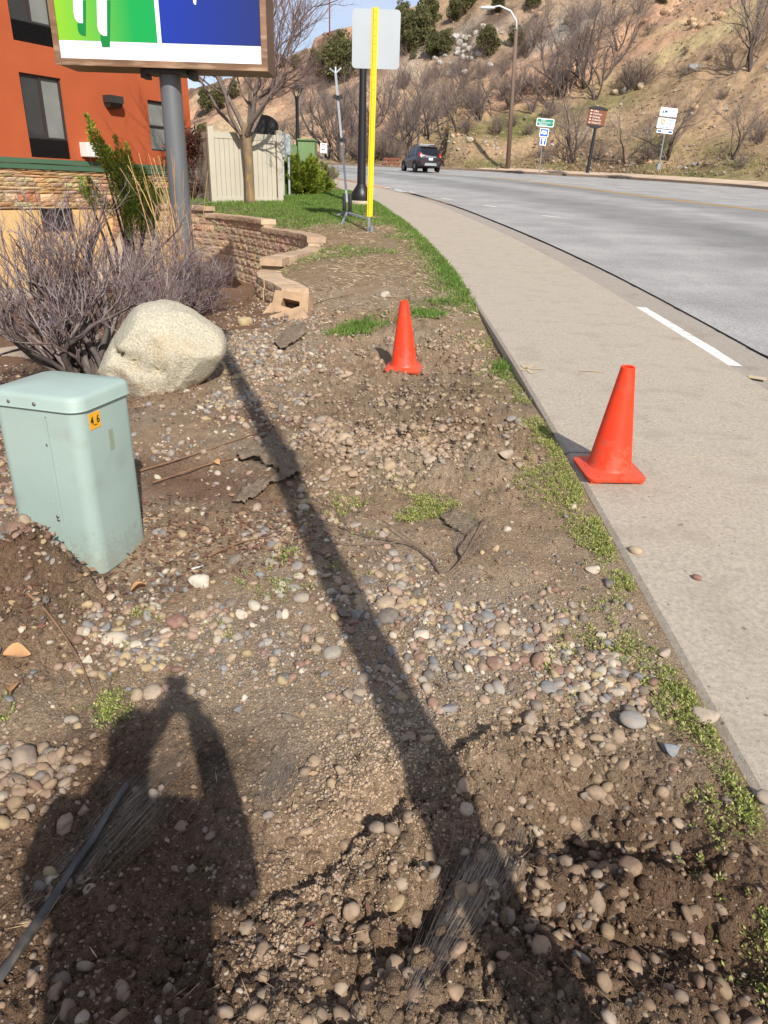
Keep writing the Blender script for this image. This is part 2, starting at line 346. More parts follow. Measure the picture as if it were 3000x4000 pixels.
# the land beyond, under everything else
m_far = mat('far_soil', srgb(150, 122, 96), rough=.95, var=.25, scale=.05, spec=.1)
fx = np.concatenate([-np.geomspace(600, 1, 40), np.geomspace(1, 600, 40)]); fy = np.concatenate([-np.geomspace(300, 1, 20), np.geomspace(1, 900, 50)])
FX, FY = np.meshgrid(fx, fy); FZ = np.minimum(Pz(FY), 2.2) - 2.6 + 0 * FX
FZ = np.where(FY < -6, np.minimum(FZ, -.6), FZ)
i2 = np.arange(FX.size).reshape(FX.shape)
terrain = link('terrain', np_mesh('terrain', np.stack([FX.ravel(), FY.ravel(), FZ.ravel()], 1), np.stack([i2[:-1, :-1], i2[:-1, 1:], i2[1:, 1:], i2[1:, :-1]], -1).reshape(-1, 4), None, True), m_far); tag(terrain, kind='structure')

# ------------------------------------------------------------------ pavement, gutter, road, markings
def ribbon(name, material, sa, sb, oa, ob, za, zb, parent=None, step=.5, skirt=0.0, wob=0.0, seed=0, relz=None):
    n = max(2, int((sb - sa) / step) + 1); s = np.linspace(sa, sb, n)
    A = off(oa, s); B = off(ob, s)
    if wob:
        w = (fbm(s * 3.1, s * 0 + seed, 4, 90 + seed) - .5) * wob; w2 = (fbm(s * 3.1, s * 0 + seed, 4, 190 + seed) - .5) * wob
        A = off(0, s) + (A - off(0, s)) * (1 + w / max(.1, oa))[:, None]; B = off(0, s) + (B - off(0, s)) * (1 + w2 / max(.1, ob))[:, None]
    mb = MB(); ZA = Pz(off(0, s)[:, 1]) + za; ZB = Pz(off(0, s)[:, 1]) + zb
    va = [(A[i, 0], A[i, 1], ZA[i]) for i in range(n)]; vb = [(B[i, 0], B[i, 1], ZB[i]) for i in range(n)]
    if skirt:
        r = .018
        rings = [[(A[i, 0], A[i, 1], ZA[i] - skirt), (A[i, 0], A[i, 1], ZA[i] - r), (A[i, 0] + (B[i, 0] - A[i, 0]) * .012, A[i, 1] + (B[i, 1] - A[i, 1]) * .012, ZA[i]),
                  (B[i, 0], B[i, 1], ZB[i]), (B[i, 0], B[i, 1], ZB[i] - skirt)] for i in range(n)]
        mb.loft(rings, closed=False, cap=True)
    else:
        mb.add(va + vb, [(i, i + 1, n + i + 1, n + i) for i in range(n - 1)])
    return mb.build(name, material, parent, fixn=True)
m_walk = mat('concrete_walk', srgb(178, 166, 149), rough=.9, var=.16, scale=48, bump=.45, bscale=200, spec=.2, detail=12, dirt=(srgb(150, 136, 120), 4.2, .52, .35))
speckle(m_walk, 11, srgb(112, 98, 84), .045, .8); speckle(m_walk, 60, srgb(120, 108, 96), .10, .55)
m_gutter = mat('concrete_gutter', srgb(160, 150, 138), rough=.9, var=.16, scale=40, detail=10, bump=.35, bscale=200, spec=.2, dirt=(srgb(112, 98, 84), 2.0, .58, .5))
side = tag(bpy.data.objects.new('sidewalk', None), kind='structure'); COL.objects.link(side)
yj = [-3.4, .43, 4.23, 8.03] ; sj = [float(s_of_y(y)) for y in yj]
while sj[-1] < EDGE_S[-1] - 8: sj.append(sj[-1] + 3.8)
for a, b in zip(sj[:-1], sj[1:]):
    ribbon('concrete_slab', m_walk, a + .010, b - .010, 0.0, 2.0, 0.0, -.02, side, .3, skirt=.16)
gut = tag(bpy.data.objects.new('gutter', None), kind='structure'); COL.objects.link(gut)
sg = [sj[0] + 1.9 + 3.05 * k for k in range(36)]
for a, b in zip(sg[:-1], sg[1:]):
    ribbon('gutter_segment', m_gutter, a + .004, b - .004, 2.012, 2.66, -.055, -.085, gut, .4, skirt=.15)
m_asph = mat('asphalt', srgb(160, 158, 155), rough=.88, var=.15, scale=.9, bump=.5, bscale=90, spec=.25, stretch=None)
nt = m_asph.node_tree                                               # worn wheel tracks and pale aggregate
_b = nt.nodes['Principled BSDF']; _lnk = _b.inputs['Base Color'].links[0].from_socket
_v = nt.nodes.new('ShaderNodeTexVoronoi'); _v.inputs['Scale'].default_value = 75; _tc = nt.nodes.new('ShaderNodeTexCoord'); nt.links.new(_tc.outputs['Object'], _v.inputs['Vector'])
_r = nt.nodes.new('ShaderNodeValToRGB'); _r.color_ramp.elements[0].color = (.62, .62, .62, 1); _r.color_ramp.elements[1].color = (1.35, 1.33, 1.3, 1); nt.links.new(_v.outputs['Color'], _r.inputs['Fac'])
_m = nt.nodes.new('ShaderNodeMixRGB'); _m.blend_type = 'MULTIPLY'; _m.inputs['Fac'].default_value = 1; nt.links.new(_lnk, _m.inputs['Color1']); nt.links.new(_r.outputs['Color'], _m.inputs['Color2'])
_a = nt.nodes.new('ShaderNodeAttribute'); _a.attribute_name = 'Col'; _m2 = nt.nodes.new('ShaderNodeMixRGB'); _m2.blend_type = 'MULTIPLY'; _m2.inputs['Fac'].default_value = 1
nt.links.new(_m.outputs[0], _m2.inputs['Color1']); nt.links.new(_a.outputs['Color'], _m2.inputs['Color2']); nt.links.new(_m2.outputs[0], _b.inputs['Base Color'])
CURB = catmull([(27, -10), (26.4, 10), (25, 24)] + [tuple(G(px, py)[:2]) for px, py in ((1659, 410), (1500, 397.5), (1300, 384), (1140, 376))] + [(5.6, 58.6), (-1, 62.5), (-11, 68.5), (-24, 77), (-42, 89)], 14)
m_n = 200
_cs = np.concatenate([[0], np.cumsum(np.linalg.norm(np.diff(CURB, axis=0), axis=1))]); cs = np.linspace(0, _cs[-1], m_n)
CX, CY = np.interp(cs, _cs, CURB[:, 0]), np.interp(cs, _cs, CURB[:, 1])
A = off(2.63, np.linspace(0, EDGE_S[-1], m_n)); B = np.stack([CX, CY], 1); nv = 60; tv = np.linspace(0, 1, nv)
RX = A[:, None, 0] + (B - A)[:, None, 0] * tv[None]; RY = A[:, None, 1] + (B - A)[:, None, 1] * tv[None]
ZA_ = Pz(np.interp(np.linspace(0, EDGE_S[-1], m_n), EDGE_S, EDGE[:, 1])) - .07
ZB_ = Pz(CY); RZ = ZA_[:, None] + (ZB_ - ZA_)[:, None] * tv[None]
RZ = Pz(RY) - .07 * (1 - tv[None])
rc = 1 - .30 * (sst(.10, .2, tv) * (1 - sst(.24, .34, tv)) + sst(.34, .42, tv) * (1 - sst(.46, .52, tv)))[None] * (.6 + .8 * fbm(RX * .25, RY * .25, 3, 3))
road = link('road', np_mesh('road', np.stack([RX.ravel(), RY.ravel(), RZ.ravel()], 1), np.stack([np.arange(m_n * nv).reshape(m_n, nv)[:-1, :-1], np.arange(m_n * nv).reshape(m_n, nv)[:-1, 1:], np.arange(m_n * nv).reshape(m_n, nv)[1:, 1:], np.arange(m_n * nv).reshape(m_n, nv)[1:, :-1]], -1).reshape(-1, 4), np.repeat(rc.ravel()[:, None], 3, 1), True), m_asph); tag(road, kind='structure')
ROAD_BVH = BVHTree.FromPolygons([tuple(v) for v in np.stack([RX.ravel(), RY.ravel(), RZ.ravel()], 1)], [tuple(p.vertices) for p in road.data.polygons])
def rz_(x, y):
    r = ROAD_BVH.ray_cast(Vector((x, y, 60)), Vector((0, 0, -1))); return r[0].z if r[0] is not None else float(Pz(y))
# tar seam between gutter and asphalt, the joint between walk and gutter
m_tar = mat('tar_seam', (.018, .017, .016), rough=.8, var=.3, scale=20)
for a, b in zip(sj[:-1], sj[1:]):
    ribbon('tar_seam', m_tar, a, b, 2.645, 2.685, -.066, -.066, road, .12, wob=.12, seed=1)
    ribbon('walk_joint', m_tar, a, b, 2.0, 2.016, -.05, -.07, gut, .15)
m_white = mat('road_paint_white', srgb(220, 217, 208), rough=.75, var=.08, scale=14, dirt=(srgb(150, 146, 140), 11, .56, .7))
m_yellow = mat('road_paint_yellow', srgb(222, 166, 62), rough=.75, var=.1, scale=10, dirt=(srgb(160, 146, 120), 7, .55, .8))
def road_strip(name, p0, p1, w, material, parent, n=10, lift=.006):
    p0, p1 = np.array(p0[:2], float), np.array(p1[:2], float); d = (p1 - p0) / np.linalg.norm(p1 - p0); nn = np.array([-d[1], d[0]]) * w / 2; vs = []
    for k in range(n + 1):
        c = p0 + (p1 - p0) * k / n
        for q in (c - nn, c + nn): vs.append((q[0], q[1], rz_(q[0], q[1]) + lift))
    return MB().add(vs, [(2 * i, 2 * i + 1, 2 * i + 3, 2 * i + 2) for i in range(n)]).build(name, material, parent)
def road_hit(px, py):
    r = ROAD_BVH.ray_cast(Vector((0, 0, CAM_H)), Vector(ray(px, py))); return np.array(r[0]) if r[0] is not None else G(px, py)
for a, b in (((1171, 466), (1208, 470)), ((1046, 443.5), (1072, 447)), ((955, 428.5), (976, 431.5)), ((883, 414.5), (897, 416.5)), ((832, 405), (842, 407))):
    road_strip('lane_dash', road_hit(*a), road_hit(*b), .16, m_white, road, 4)
for a, b in (((1073, 390), (1174, 393)), ((1194, 393), (1289, 399.5)), ((1340, 403.5), (1366, 405.5)), ((960, 383), (1040, 387))):
    road_strip('lane_dash', road_hit(*a), road_hit(*b), .18, m_white, road, 6)
yl = catmull([road_hit(px, py)[:2] for px, py in ((1659, 455.5), (1500, 437.5), (1300, 412), (1160, 393.5), (1060, 383))], 8)
yl = np.concatenate([[yl[0] + (yl[0] - yl[6]) * 3.0], yl])
for k in (-.13, .13):
    for i in range(0, len(yl) - 1, 4):
        seg = yl[i:i + 5]; d = np.gradient(seg, axis=0); d /= np.linalg.norm(d, axis=1)[:, None]; nn = np.stack([-d[:, 1], d[:, 0]], 1)
        for a, b, na, nb in zip(seg[:-1], seg[1:], nn[:-1], nn[1:]): road_strip('centre_line', a + na * k, b + nb * k, .11, m_yellow, road, 5)
s0, s1 = float(s_of_y(6.55)), float(s_of_y(9.15))
ribbon('white_kerb_paint', m_white, s0, s1, 2.02, 2.20, -.0505, -.058, gut, .2, wob=.04, seed=3)
# far kerb and far pavement
m_kerb = mat('kerb_concrete', srgb(128, 108, 90), rough=.9, var=.15, scale=2, bump=.3, bscale=60)
_ct = np.gradient(CURB, axis=0); _ct /= np.linalg.norm(_ct, axis=1)[:, None]; CURB_N = np.stack([-_ct[:, 1], _ct[:, 0]], 1)
if CURB_N[30] @ np.array([1.0, .3]) < 0: CURB_N = -CURB_N
farwalk = tag(bpy.data.objects.new('far_sidewalk', None), kind='structure'); COL.objects.link(farwalk)
CS = np.concatenate([[0], np.cumsum(np.linalg.norm(np.diff(CURB, axis=0), axis=1))])
def coff(o, s):
    P = CURB + CURB_N * o; return np.stack([np.interp(s, CS, P[:, 0]), np.interp(s, CS, P[:, 1])], -1)
m_fwalk = mat('far_walk_concrete', srgb(196, 172, 146), rough=.9, var=.12, scale=.8)
k = 30.0
while k < CS[-1] - 6:
    s = np.linspace(k + .02, k + 3.4, 8); a, b, c = coff(0, s), coff(.2, s), coff(1.7, s); z = Pz(a[:, 1])
    MB().loft([[(a[i, 0], a[i, 1], z[i] - .3), (a[i, 0], a[i, 1], z[i] + .13), (b[i, 0], b[i, 1], z[i] + .15), (b[i, 0], b[i, 1], z[i] - .3)] for i in range(8)], True, True).build('kerb_stone', m_kerb, farwalk)
    if k < 74: MB().loft([[(b[i, 0], b[i, 1], z[i] + .148), (c[i, 0], c[i, 1], z[i] + .34), (c[i, 0], c[i, 1], z[i] - .3)] for i in range(8)], False, False).build('concrete_slab', m_fwalk, farwalk)
    k += 3.42
# faded locator marks sprayed on the walk
m_mark = mat('faded_yellow_spray', srgb(196, 168, 122), rough=.9, var=.1, scale=30, dirt=(srgb(182, 166, 146), 24, .40, 1.0))
for (a, b, w) in (((1128, 788), (1150, 806), .02), ((1128, 800), (1152, 789), .02), ((1130, 796), (1180, 797), .015), ((1250, 799), (1300, 801), .012), ((1620, 802), (1659, 808), .05)):
    p, q = G(*a, .004), G(*b, .004); d = (q - p)[:2]; d /= np.linalg.norm(d); nn = np.array([-d[1], d[0]]) * w
    if p[0] > 3.1 or q[0] > 3.1: zof = -.045
    else: zof = -.0
    def zz(v): return float(Pz(v[1])) - .02 * (v[0] - 1.1) / 2 * (v[0] < 3.1) + .005 + zof
    MB().add([(v[0], v[1], zz(v)) for v in (p[:2] - nn, q[:2] - nn, q[:2] + nn, p[:2] + nn)], [(0, 1, 2, 3)]).build('spray_mark', m_mark, side)
# ------------------------------------------------------------------ the hillside beyond the street
print('hill')
crest = [(300, 235, 175), (420, 208, 172), (560, 160, 165), (600, 146, 162), (655, 112, 152), (720, 84, 142), (850, 36, 132), (960, -12, 125), (1100, -80, 115), (1300, -140, 105), (1500, -200, 95), (1700, -260, 86), (2000, -320, 76)]
K = [atY(a, b, c) for a, b, c in crest]; K = [np.array([-95, 190, 24.0])] + K + [np.array([75, 45, 26.0]), np.array([75, -10, 24.0])]
foot = [(-75, 108), (-46, 94.5), (-30, 84.5), (-21, 78.5), (-15.5, 75), (-10, 72), (-4.5, 69), (1, 66), (6.5, 63)] + [tuple(coff(1.75 if s < 80 else 1.2, np.array([s]))[0]) for s in (78, 70, 64, 57, 46, 36, 14)]
foot = [np.array([f[0], f[1], float(Pz(f[1])) + .12]) for f in foot]
nS, nT = 330, 210
FA, KA = catmull(foot, 30), catmull(K, 30); ls = np.linspace(0, 1, nS)
FA = np.stack([np.interp(ls, np.linspace(0, 1, len(FA)), FA[:, k]) for k in range(3)], 1); KA = np.stack([np.interp(ls, np.linspace(0, 1, len(KA)), KA[:, k]) for k in range(3)], 1)
tt = np.linspace(0, 1, nT) ** 1.35
SX = ls[:, None] * 15 + 0 * tt[None]
prof = tt[None] * (.78 + .22 * sst(0, .55, tt)[None])
HX = FA[:, None, 0] + (KA - FA)[:, None, 0] * tt[None]; HY = FA[:, None, 1] + (KA - FA)[:, None, 1] * tt[None]
HZ = FA[:, None, 2] + (KA - FA)[:, None, 2] * prof
env = sst(.0, .06, tt)[None] * (1 - .75 * sst(.9, 1.0, tt)[None])
# the cut bank in front of the lamp pole and the spur that runs up to the right
bank = np.exp(-((SX - 8.55) / .75) ** 2) * (2.1 * sst(.0, .055, tt)[None] * (1 - sst(.10, .26, tt)[None]))
spur = 1.0 * np.exp(-((tt[None] - (.16 + .085 * (SX - 8.6))) / .10) ** 2) * sst(8.6, 9.6, SX) * (1 - sst(13, 14.5, SX))
gully = -1.0 * np.exp(-((tt[None] - (.36 + .085 * (SX - 8.6))) / .09) ** 2) * sst(7.6, 9.2, SX) * (1 - sst(13, 14.5, SX))
HZ = HZ + bank + spur + gully
HZ = HZ + env * (3.2 * (fbm(HX * .06, HY * .06, 4, 300) - .5) + 1.5 * (fbm(HX * .22, HY * .22, 4, 310) - .5) + .7 * (fbm(HX * .8, HY * .8, 4, 320) - .5))
ledge = fbm(HX * .13, HY * .13, 3, 330); HZ = HZ + env * 1.3 * sst(.47, .53, ledge) * sst(.2, .5, tt)[None]
V = np.stack([HX.ravel(), HY.ravel(), HZ.ravel()], 1); hp = to_px(V)
px, py = hp
def zone(cx, cy, rx, ry, ang=0.0): return gauss(px, py, cx, cy, rx, ry, math.radians(ang))
brown = np.array(srgb(160, 134, 106)); orange = np.array(srgb(178, 142, 116)); tan = np.array(srgb(176, 154, 124)); greyr = np.array(srgb(158, 148, 136)); grass = np.array(srgb(108, 106, 66)); dryg = np.array(srgb(178, 158, 118)); dark = np.array(srgb(106, 88, 74))
n1 = fbm(HX * .3, HY * .3, 5, 340).ravel(); n2 = fbm(HX * 1.3, HY * 1.3, 4, 350).ravel(); n3 = fbm(HX * .09, HY * .09, 3, 360).ravel()
HC = brown[None] * (.75 + .5 * n2[:, None])
def hb(w, col, lo=.3, hi=.62):
    global HC
    w = np.clip(w * (.35 + 1.3 * sst(lo, hi, n1)), 0, 1)[:, None]; HC = HC * (1 - w) + col[None] * (.78 + .44 * n2[:, None]) * w
left = sst(1050, 700, px)
hb(.85 * left, tan); hb(.9 * left * sst(.42, .56, n3), orange, .25, .5)
hb(1.2 * zone(1290, 140, 240, 42, -34), orange, .2, .5); hb(1.1 * zone(1130, 165, 110, 45, -28), orange, .2, .5); hb(zone(780, 260, 100, 60, -25), orange); hb(zone(1530, 40, 130, 26, -32), orange, .2, .5)
hb(.9 * zone(1480, 100, 230, 16, -24), dryg, .2, .5); hb(.8 * zone(1560, 30, 160, 12, -15), dryg)
hb(.9 * zone(1010, 90, 150, 38, -22), greyr); hb(.7 * zone(1200, 70, 120, 30, -20), greyr)
hb(1.3 * zone(1150, 262, 190, 26, -14), grass, .2, .5); hb(1.5 * zone(1230, 362, 300, 14, 3), grass, .2, .5); hb(.9 * zone(1520, 330, 160, 30, 8), grass); hb(.7 * zone(1290, 280, 60, 50), tan)
hb(.8 * zone(990, 335, 90, 30, -8), brown); hb(.6 * sst(.5, .62, n3), dark, .35, .6)
m_hill = mat('hill_earth', src='attr', rough=.95, var=.22, scale=2.2, bump=.6, bscale=3.5, spec=.1, detail=10)
ih = np.arange(nS * nT).reshape(nS, nT); HF = np.stack([ih[:-1, :-1], ih[1:, :-1], ih[1:, 1:], ih[:-1, 1:]], -1).reshape(-1, 4)
hill = link('hillside', np_mesh('hillside', V, HF, HC, True), m_hill); tag(hill, kind='structure')
HILL_BVH = BVHTree.FromPolygons([tuple(v) for v in V], [tuple(f) for f in HF])
def hhit(px, py):
    r = hit(px, py, HILL_BVH)
    return r if r is not None else None
# far ridge behind the gap
rb = MB(); rr = []
for a, b, c in ((120, 300, 420), (300, 255, 430), (420, 232, 430), (560, 190, 420), (700, 150, 420), (900, 70, 420), (1000, 8, 420), (1060, -10, 420), (1300, -20, 420)):
    p = atY(a, b, c); rr.append([(p[0] * .55, p[1] * .62, 2.0), (p[0] * .8, p[1] * .85, 2 + (p[2] - 2) * .55), tuple(p), (p[0] * 1.1, p[1] * 1.15, 2.0)])
rb.loft(rr, False, False); far_ridge = rb.build('far_ridge', mat('far_ridge_earth', srgb(176, 134, 106), rough=.95, var=.3, scale=.03), smooth='all'); tag(far_ridge, kind='structure')

# ------------------------------------------------------------------ plants: builders
def bare_mesh(name, seed, height, stems, r0, depth, spread, lean=(0, 0), shrub=False, gnarl=.25, up=.35, sides=(5, 4, 3, 3, 3, 3), kids=(3, 4), shrink=(.55, .78), colours=None, tipcol=None):
    rng = random.Random(seed); mb = MB(); base = colours or [srgb(120, 108, 100), srgb(142, 130, 122)]; tip = tipcol or base
    def grow(p, d, L, r, lev):
        n = 4 if lev < 2 else (3 if lev < depth - 1 else 2); pts = [p]; rad = [r]; dd = d.copy()
        for i in range(n):
            dd = (dd + Vector((rng.gauss(0, gnarl), rng.gauss(0, gnarl), rng.gauss(0, gnarl) + up * .25))).normalized()
            pts.append(pts[-1] + dd * (L / n)); rad.append(r * (1 - (.42 if lev < depth - 1 else .75) * (i + 1) / n))
        f = lev / max(1, depth - 1); a = base[rng.randrange(len(base))]; b = tip[rng.randrange(len(tip))]
        mb.cur = tuple(a[k] * (1 - f) + b[k] * f for k in range(3))
        mb.tube(pts, rad, sides[min(lev, len(sides) - 1)], cap=False)
        if lev >= depth - 1: return
        for q in range(rng.randint(*kids)):
            j = rng.randint(1 if lev or shrub else 2, n); pp = pts[j]; t = (pts[j] - pts[j - 1]).normalized()
            ax = Vector((rng.gauss(0, 1), rng.gauss(0, 1), rng.gauss(0, .6))).normalized()
            nd = (t + ax * spread + Vector((0, 0, up))).normalized()
            grow(pp, nd, L * rng.uniform(*shrink), rad[j] * rng.uniform(.5, .75), lev + 1)
        if lev < depth - 2: grow(pts[-1], dd, L * .72, rad[-1], lev + 1)
    for s in range(stems):
        a = 2 * math.pi * (s + rng.random()) / stems; w = rng.uniform(.1, 1) if stems > 1 else .05
        d = Vector((math.cos(a) * w * spread * 1.3 + lean[0], math.sin(a) * w * spread * 1.3 + lean[1], 1)).normalized()
        p = Vector((math.cos(a) * .06 * stems ** .5 * w, math.sin(a) * .06 * stems ** .5 * w, -.05))
        grow(p, d, height * rng.uniform(.34, .48), r0 * rng.uniform(.6, 1), 0)
    me = bpy.data.meshes.new(name); me.from_pydata(mb.v, [], mb.f); a = me.color_attributes.new('Col', 'FLOAT_COLOR', 'POINT')
    arr = np.ones((len(mb.v), 4), np.float32); arr[:, :3] = np.array(mb.c); a.data.foreach_set('color', arr.ravel()); me.polygons.foreach_set('use_smooth', [True] * len(me.polygons))
    return me
m_bark = mat('bare_bark', src='attr', rough=.9, var=.2, scale=14, spec=.2)
def leaf_tris(P, D, length, width, rng, col, colv=.25, bend=0.0):
    """one thin folded leaf (two triangles) per point P along direction D"""
    n = len(P); D = D / (np.linalg.norm(D, axis=1)[:, None] + 1e-9); r = rng.normal(size=(n, 3)); S = np.cross(D, r); S /= np.linalg.norm(S, axis=1)[:, None] + 1e-9
    L = (length * rng.uniform(.6, 1.3, n))[:, None]; W = (width * rng.uniform(.7, 1.3, n))[:, None]
    V = np.stack([P, P + D * L * .5 + S * W, P + D * L, P + D * L * .5 - S * W], 1).reshape(-1, 3)
    F = (np.arange(n)[:, None] * 4 + np.array([0, 1, 2, 3])[None]); c = np.asarray(col, float); c = c[rng.integers(0, len(c), n)] * rng.uniform(1 - colv, 1 + colv, n)[:, None]
    return V, F, np.repeat(c, 4, 0)
def crown_mesh(name, seed, n, rx, rz, z0, leaf, cols, clumps=26, squash=1.0, taper=.6, shell=.55):
    """needle-leaf crown: sprays grouped into clumps with gaps between"""
    rng = np.random.default_rng(seed); C = rng.normal(size=(clumps, 3)); C /= np.linalg.norm(C, axis=1)[:, None]; C *= rng.uniform(shell, 1.0, clumps)[:, None]
    h = (C[:, 2] + 1) / 2; w = 1 - taper * np.clip(h - .25, 0, 1); C[:, 0] *= rx * w; C[:, 1] *= rx * w; C[:, 2] = z0 + h * rz
    R = rng.uniform(.16, .34, clumps) * rx; k = rng.integers(0, clumps, n); O = rng.normal(size=(n, 3)); O /= np.linalg.norm(O, axis=1)[:, None]; O *= rng.uniform(.35, 1, n)[:, None] ** .6
    P = C[k] + O * R[k][:, None] * np.array([1, 1, .85]); D = O + np.array([0, 0, .55]) + .4 * rng.normal(size=(n, 3)) + (P - np.array([0, 0, z0 + rz * .4])) * .12
    return leaf_tris(P, D, leaf, leaf * .28, rng, cols)
def two_part(name, label, cat, loc, rz, crown_me, trunk_me, crown_mat, group=None, scale=1.0, cn='crown', tn='trunk'):
    t = thing(name, label, cat, loc, rz, group); t.scale = (scale,) * 3
    if crown_me: link(cn, crown_me, crown_mat, t)
    if trunk_me: link(tn, trunk_me, m_bark, t)
    return t
m_needle = mat('needles', src='attr', rough=.7, var=.25, scale=1.2, spec=.25, trans=.25)
JCOL = [srgb(112, 114, 72), srgb(96, 102, 64), srgb(128, 124, 80), srgb(86, 92, 62), srgb(122, 108, 78)]
JUN = []
for k in range(4):
    Vj, Fj, Cj = crown_mesh('j', 500 + k, 7500, 1.5 + .2 * (k % 2), 3.3 + .5 * (k % 3), .35, .22, JCOL, 60 + 8 * k, taper=.62 + .2 * (k % 2), shell=.3)
    JUN.append((np_mesh('juniper_crown', Vj, Fj, Cj), bare_mesh('juniper_trunk', 520 + k, 2.6, 3, .13, 3, .5, colours=[srgb(104, 84, 70)])))
JH = [max(v.co.z for v in j[0].vertices) for j in JUN]
BT = [bare_mesh('bare_tree', 540 + k, 6.0, (1, 2, 4, 3)[k], .15, 6, .62, gnarl=.2, up=.30, kids=(2, 3), colours=[srgb(88, 76, 70), srgb(112, 100, 94)], tipcol=[srgb(138, 124, 116), srgb(124, 106, 100), srgb(150, 138, 130)]) for k in range(4)]
BS = [bare_mesh('bare_shrub', 560 + k, 2.2, 12 + 3 * k, .035, 4, .75, shrub=True, gnarl=.2, up=.3, kids=(3, 4), colours=[srgb(104, 92, 86), srgb(126, 112, 104)], tipcol=[srgb(140, 126, 118), srgb(112, 92, 86), srgb(152, 136, 122)]) for k in range(3)]
mh = lambda m: max(v.co.z for v in m.vertices)
BTH = [mh(m) for m in BT]; BSH = [mh(m) for m in BS]
print('hill plants', sum(len(m.polygons) for m in BT), sum(len(m.polygons) for m in BS))
rng = random.Random(11)
LAND = [(812, 83, 'the white sign back'), (805, 300, 'the yellow post'), (910, 345, 'the dark car'), (1107, 200, 'the wooden lamp pole'), (1075, 25, 'the lamp arm'), (1177, 275, 'the green road sign'), (1288, 255, 'the brown sign'), (1442, 260, 'the white information sign'), (645, 200, 'the black lantern'), (1365, 155, 'the dense round grey shrub'), (1494, 152, 'the dark tilted boulder'), (698, 320, 'the yield sign'), (1620, 90, 'the tree at the upper right edge'), (1640, 370, 'the right end of the far kerb'), (1230, 110, 'the tall trees on the spur')]
def place(px, py):
    d, lx_, ly_, nm = min((math.hypot(px - a, (py - b) * 1.2), a, b, n) for a, b, n in LAND); dx_, dy_ = px - lx_, py - ly_
    side_ = ('far ' if d > 110 else '') + (('up the slope ' if dy_ < 0 else 'below and ') if abs(dy_) > 45 else '')
    return (side_ + ('right of ' if dx_ > 0 else 'left of ') if abs(dx_) > 18 else ('just above ' if dy_ < 0 else 'just below ')) + nm
def on_hill(px, py):
    p = hhit(px, py)
    if p is None:
        for dy in (6, 14, 30, 60):
            p = hhit(px, py + dy)
            if p is not None: break
    return p
# junipers: (px, base py, height in px, where)
for px_, py_, hp_, lab in ((680, 165, 62, 'dark green juniper on the ridge left of the white sign back'), (735, 180, 115, 'tallest dark juniper touching the left edge of the white sign'), (708, 178, 80, 'dark juniper in the row left of the white sign'),
        (640, 150, 36, 'small juniper on the skyline above the black lantern'), (608, 148, 34, 'small skyline juniper beside the bare branches over the sign'), (880, 118, 92, 'big juniper touching the right edge of the white sign'),
        (905, 100, 84, 'juniper high above the street behind the white sign'), (935, 122, 62, 'wide juniper above the grey talus, right of the white sign'), (962, 118, 58, 'juniper right beside the wide one above the talus'),
        (1052, 122, 68, 'round juniper below the arm of the tall street lamp'), (1112, 100, 50, 'cone-shaped juniper right behind the tall wooden lamp pole'), (925, 58, 70, 'juniper at the top of the frame above the talus'), (985, 48, 66, 'dark juniper at the top edge beside the pale rocks'),
        (1010, 26, 60, 'juniper at the top edge right of the dark one'), (1075, 30, 52, 'juniper at the top edge above the lamp arm'), (868, 64, 60, 'juniper on the crest just right of the white sign'), (892, 128, 26, 'small upright juniper under the big ones by the white sign'),
        (765, 150, 70, 'juniper hidden mostly behind the white sign'), (820, 130, 90, 'juniper behind the white sign near the yellow post'), (445, 245, 60, 'juniper clump seen under the sign cabinet beside its pole'), (470, 238, 56, 'juniper left of the young tree trunk on the far slope'),
        (505, 215, 46, 'juniper on the far slope behind the bare tree limbs'), (440, 300, 40, 'lower juniper near the orange building corner'), (1430, 8, 30, 'juniper scrap at the top edge above the orange cut'), (1150, 22, 46, 'juniper at the top edge right of the lamp pole')):
    p = on_hill(px_, py_)
    if p is None: continue
    k = rng.randrange(4); d = np.linalg.norm(p - np.array([0, 0, CAM_H])); hgt = .80 * hp_ * d / 1534
    two_part('juniper_tree', lab, 'tree', (p[0], p[1], p[2] - .2), rng.uniform(0, 6.28), JUN[k][0], JUN[k][1], m_needle, 'junipers on the hillside', hgt / JH[k])
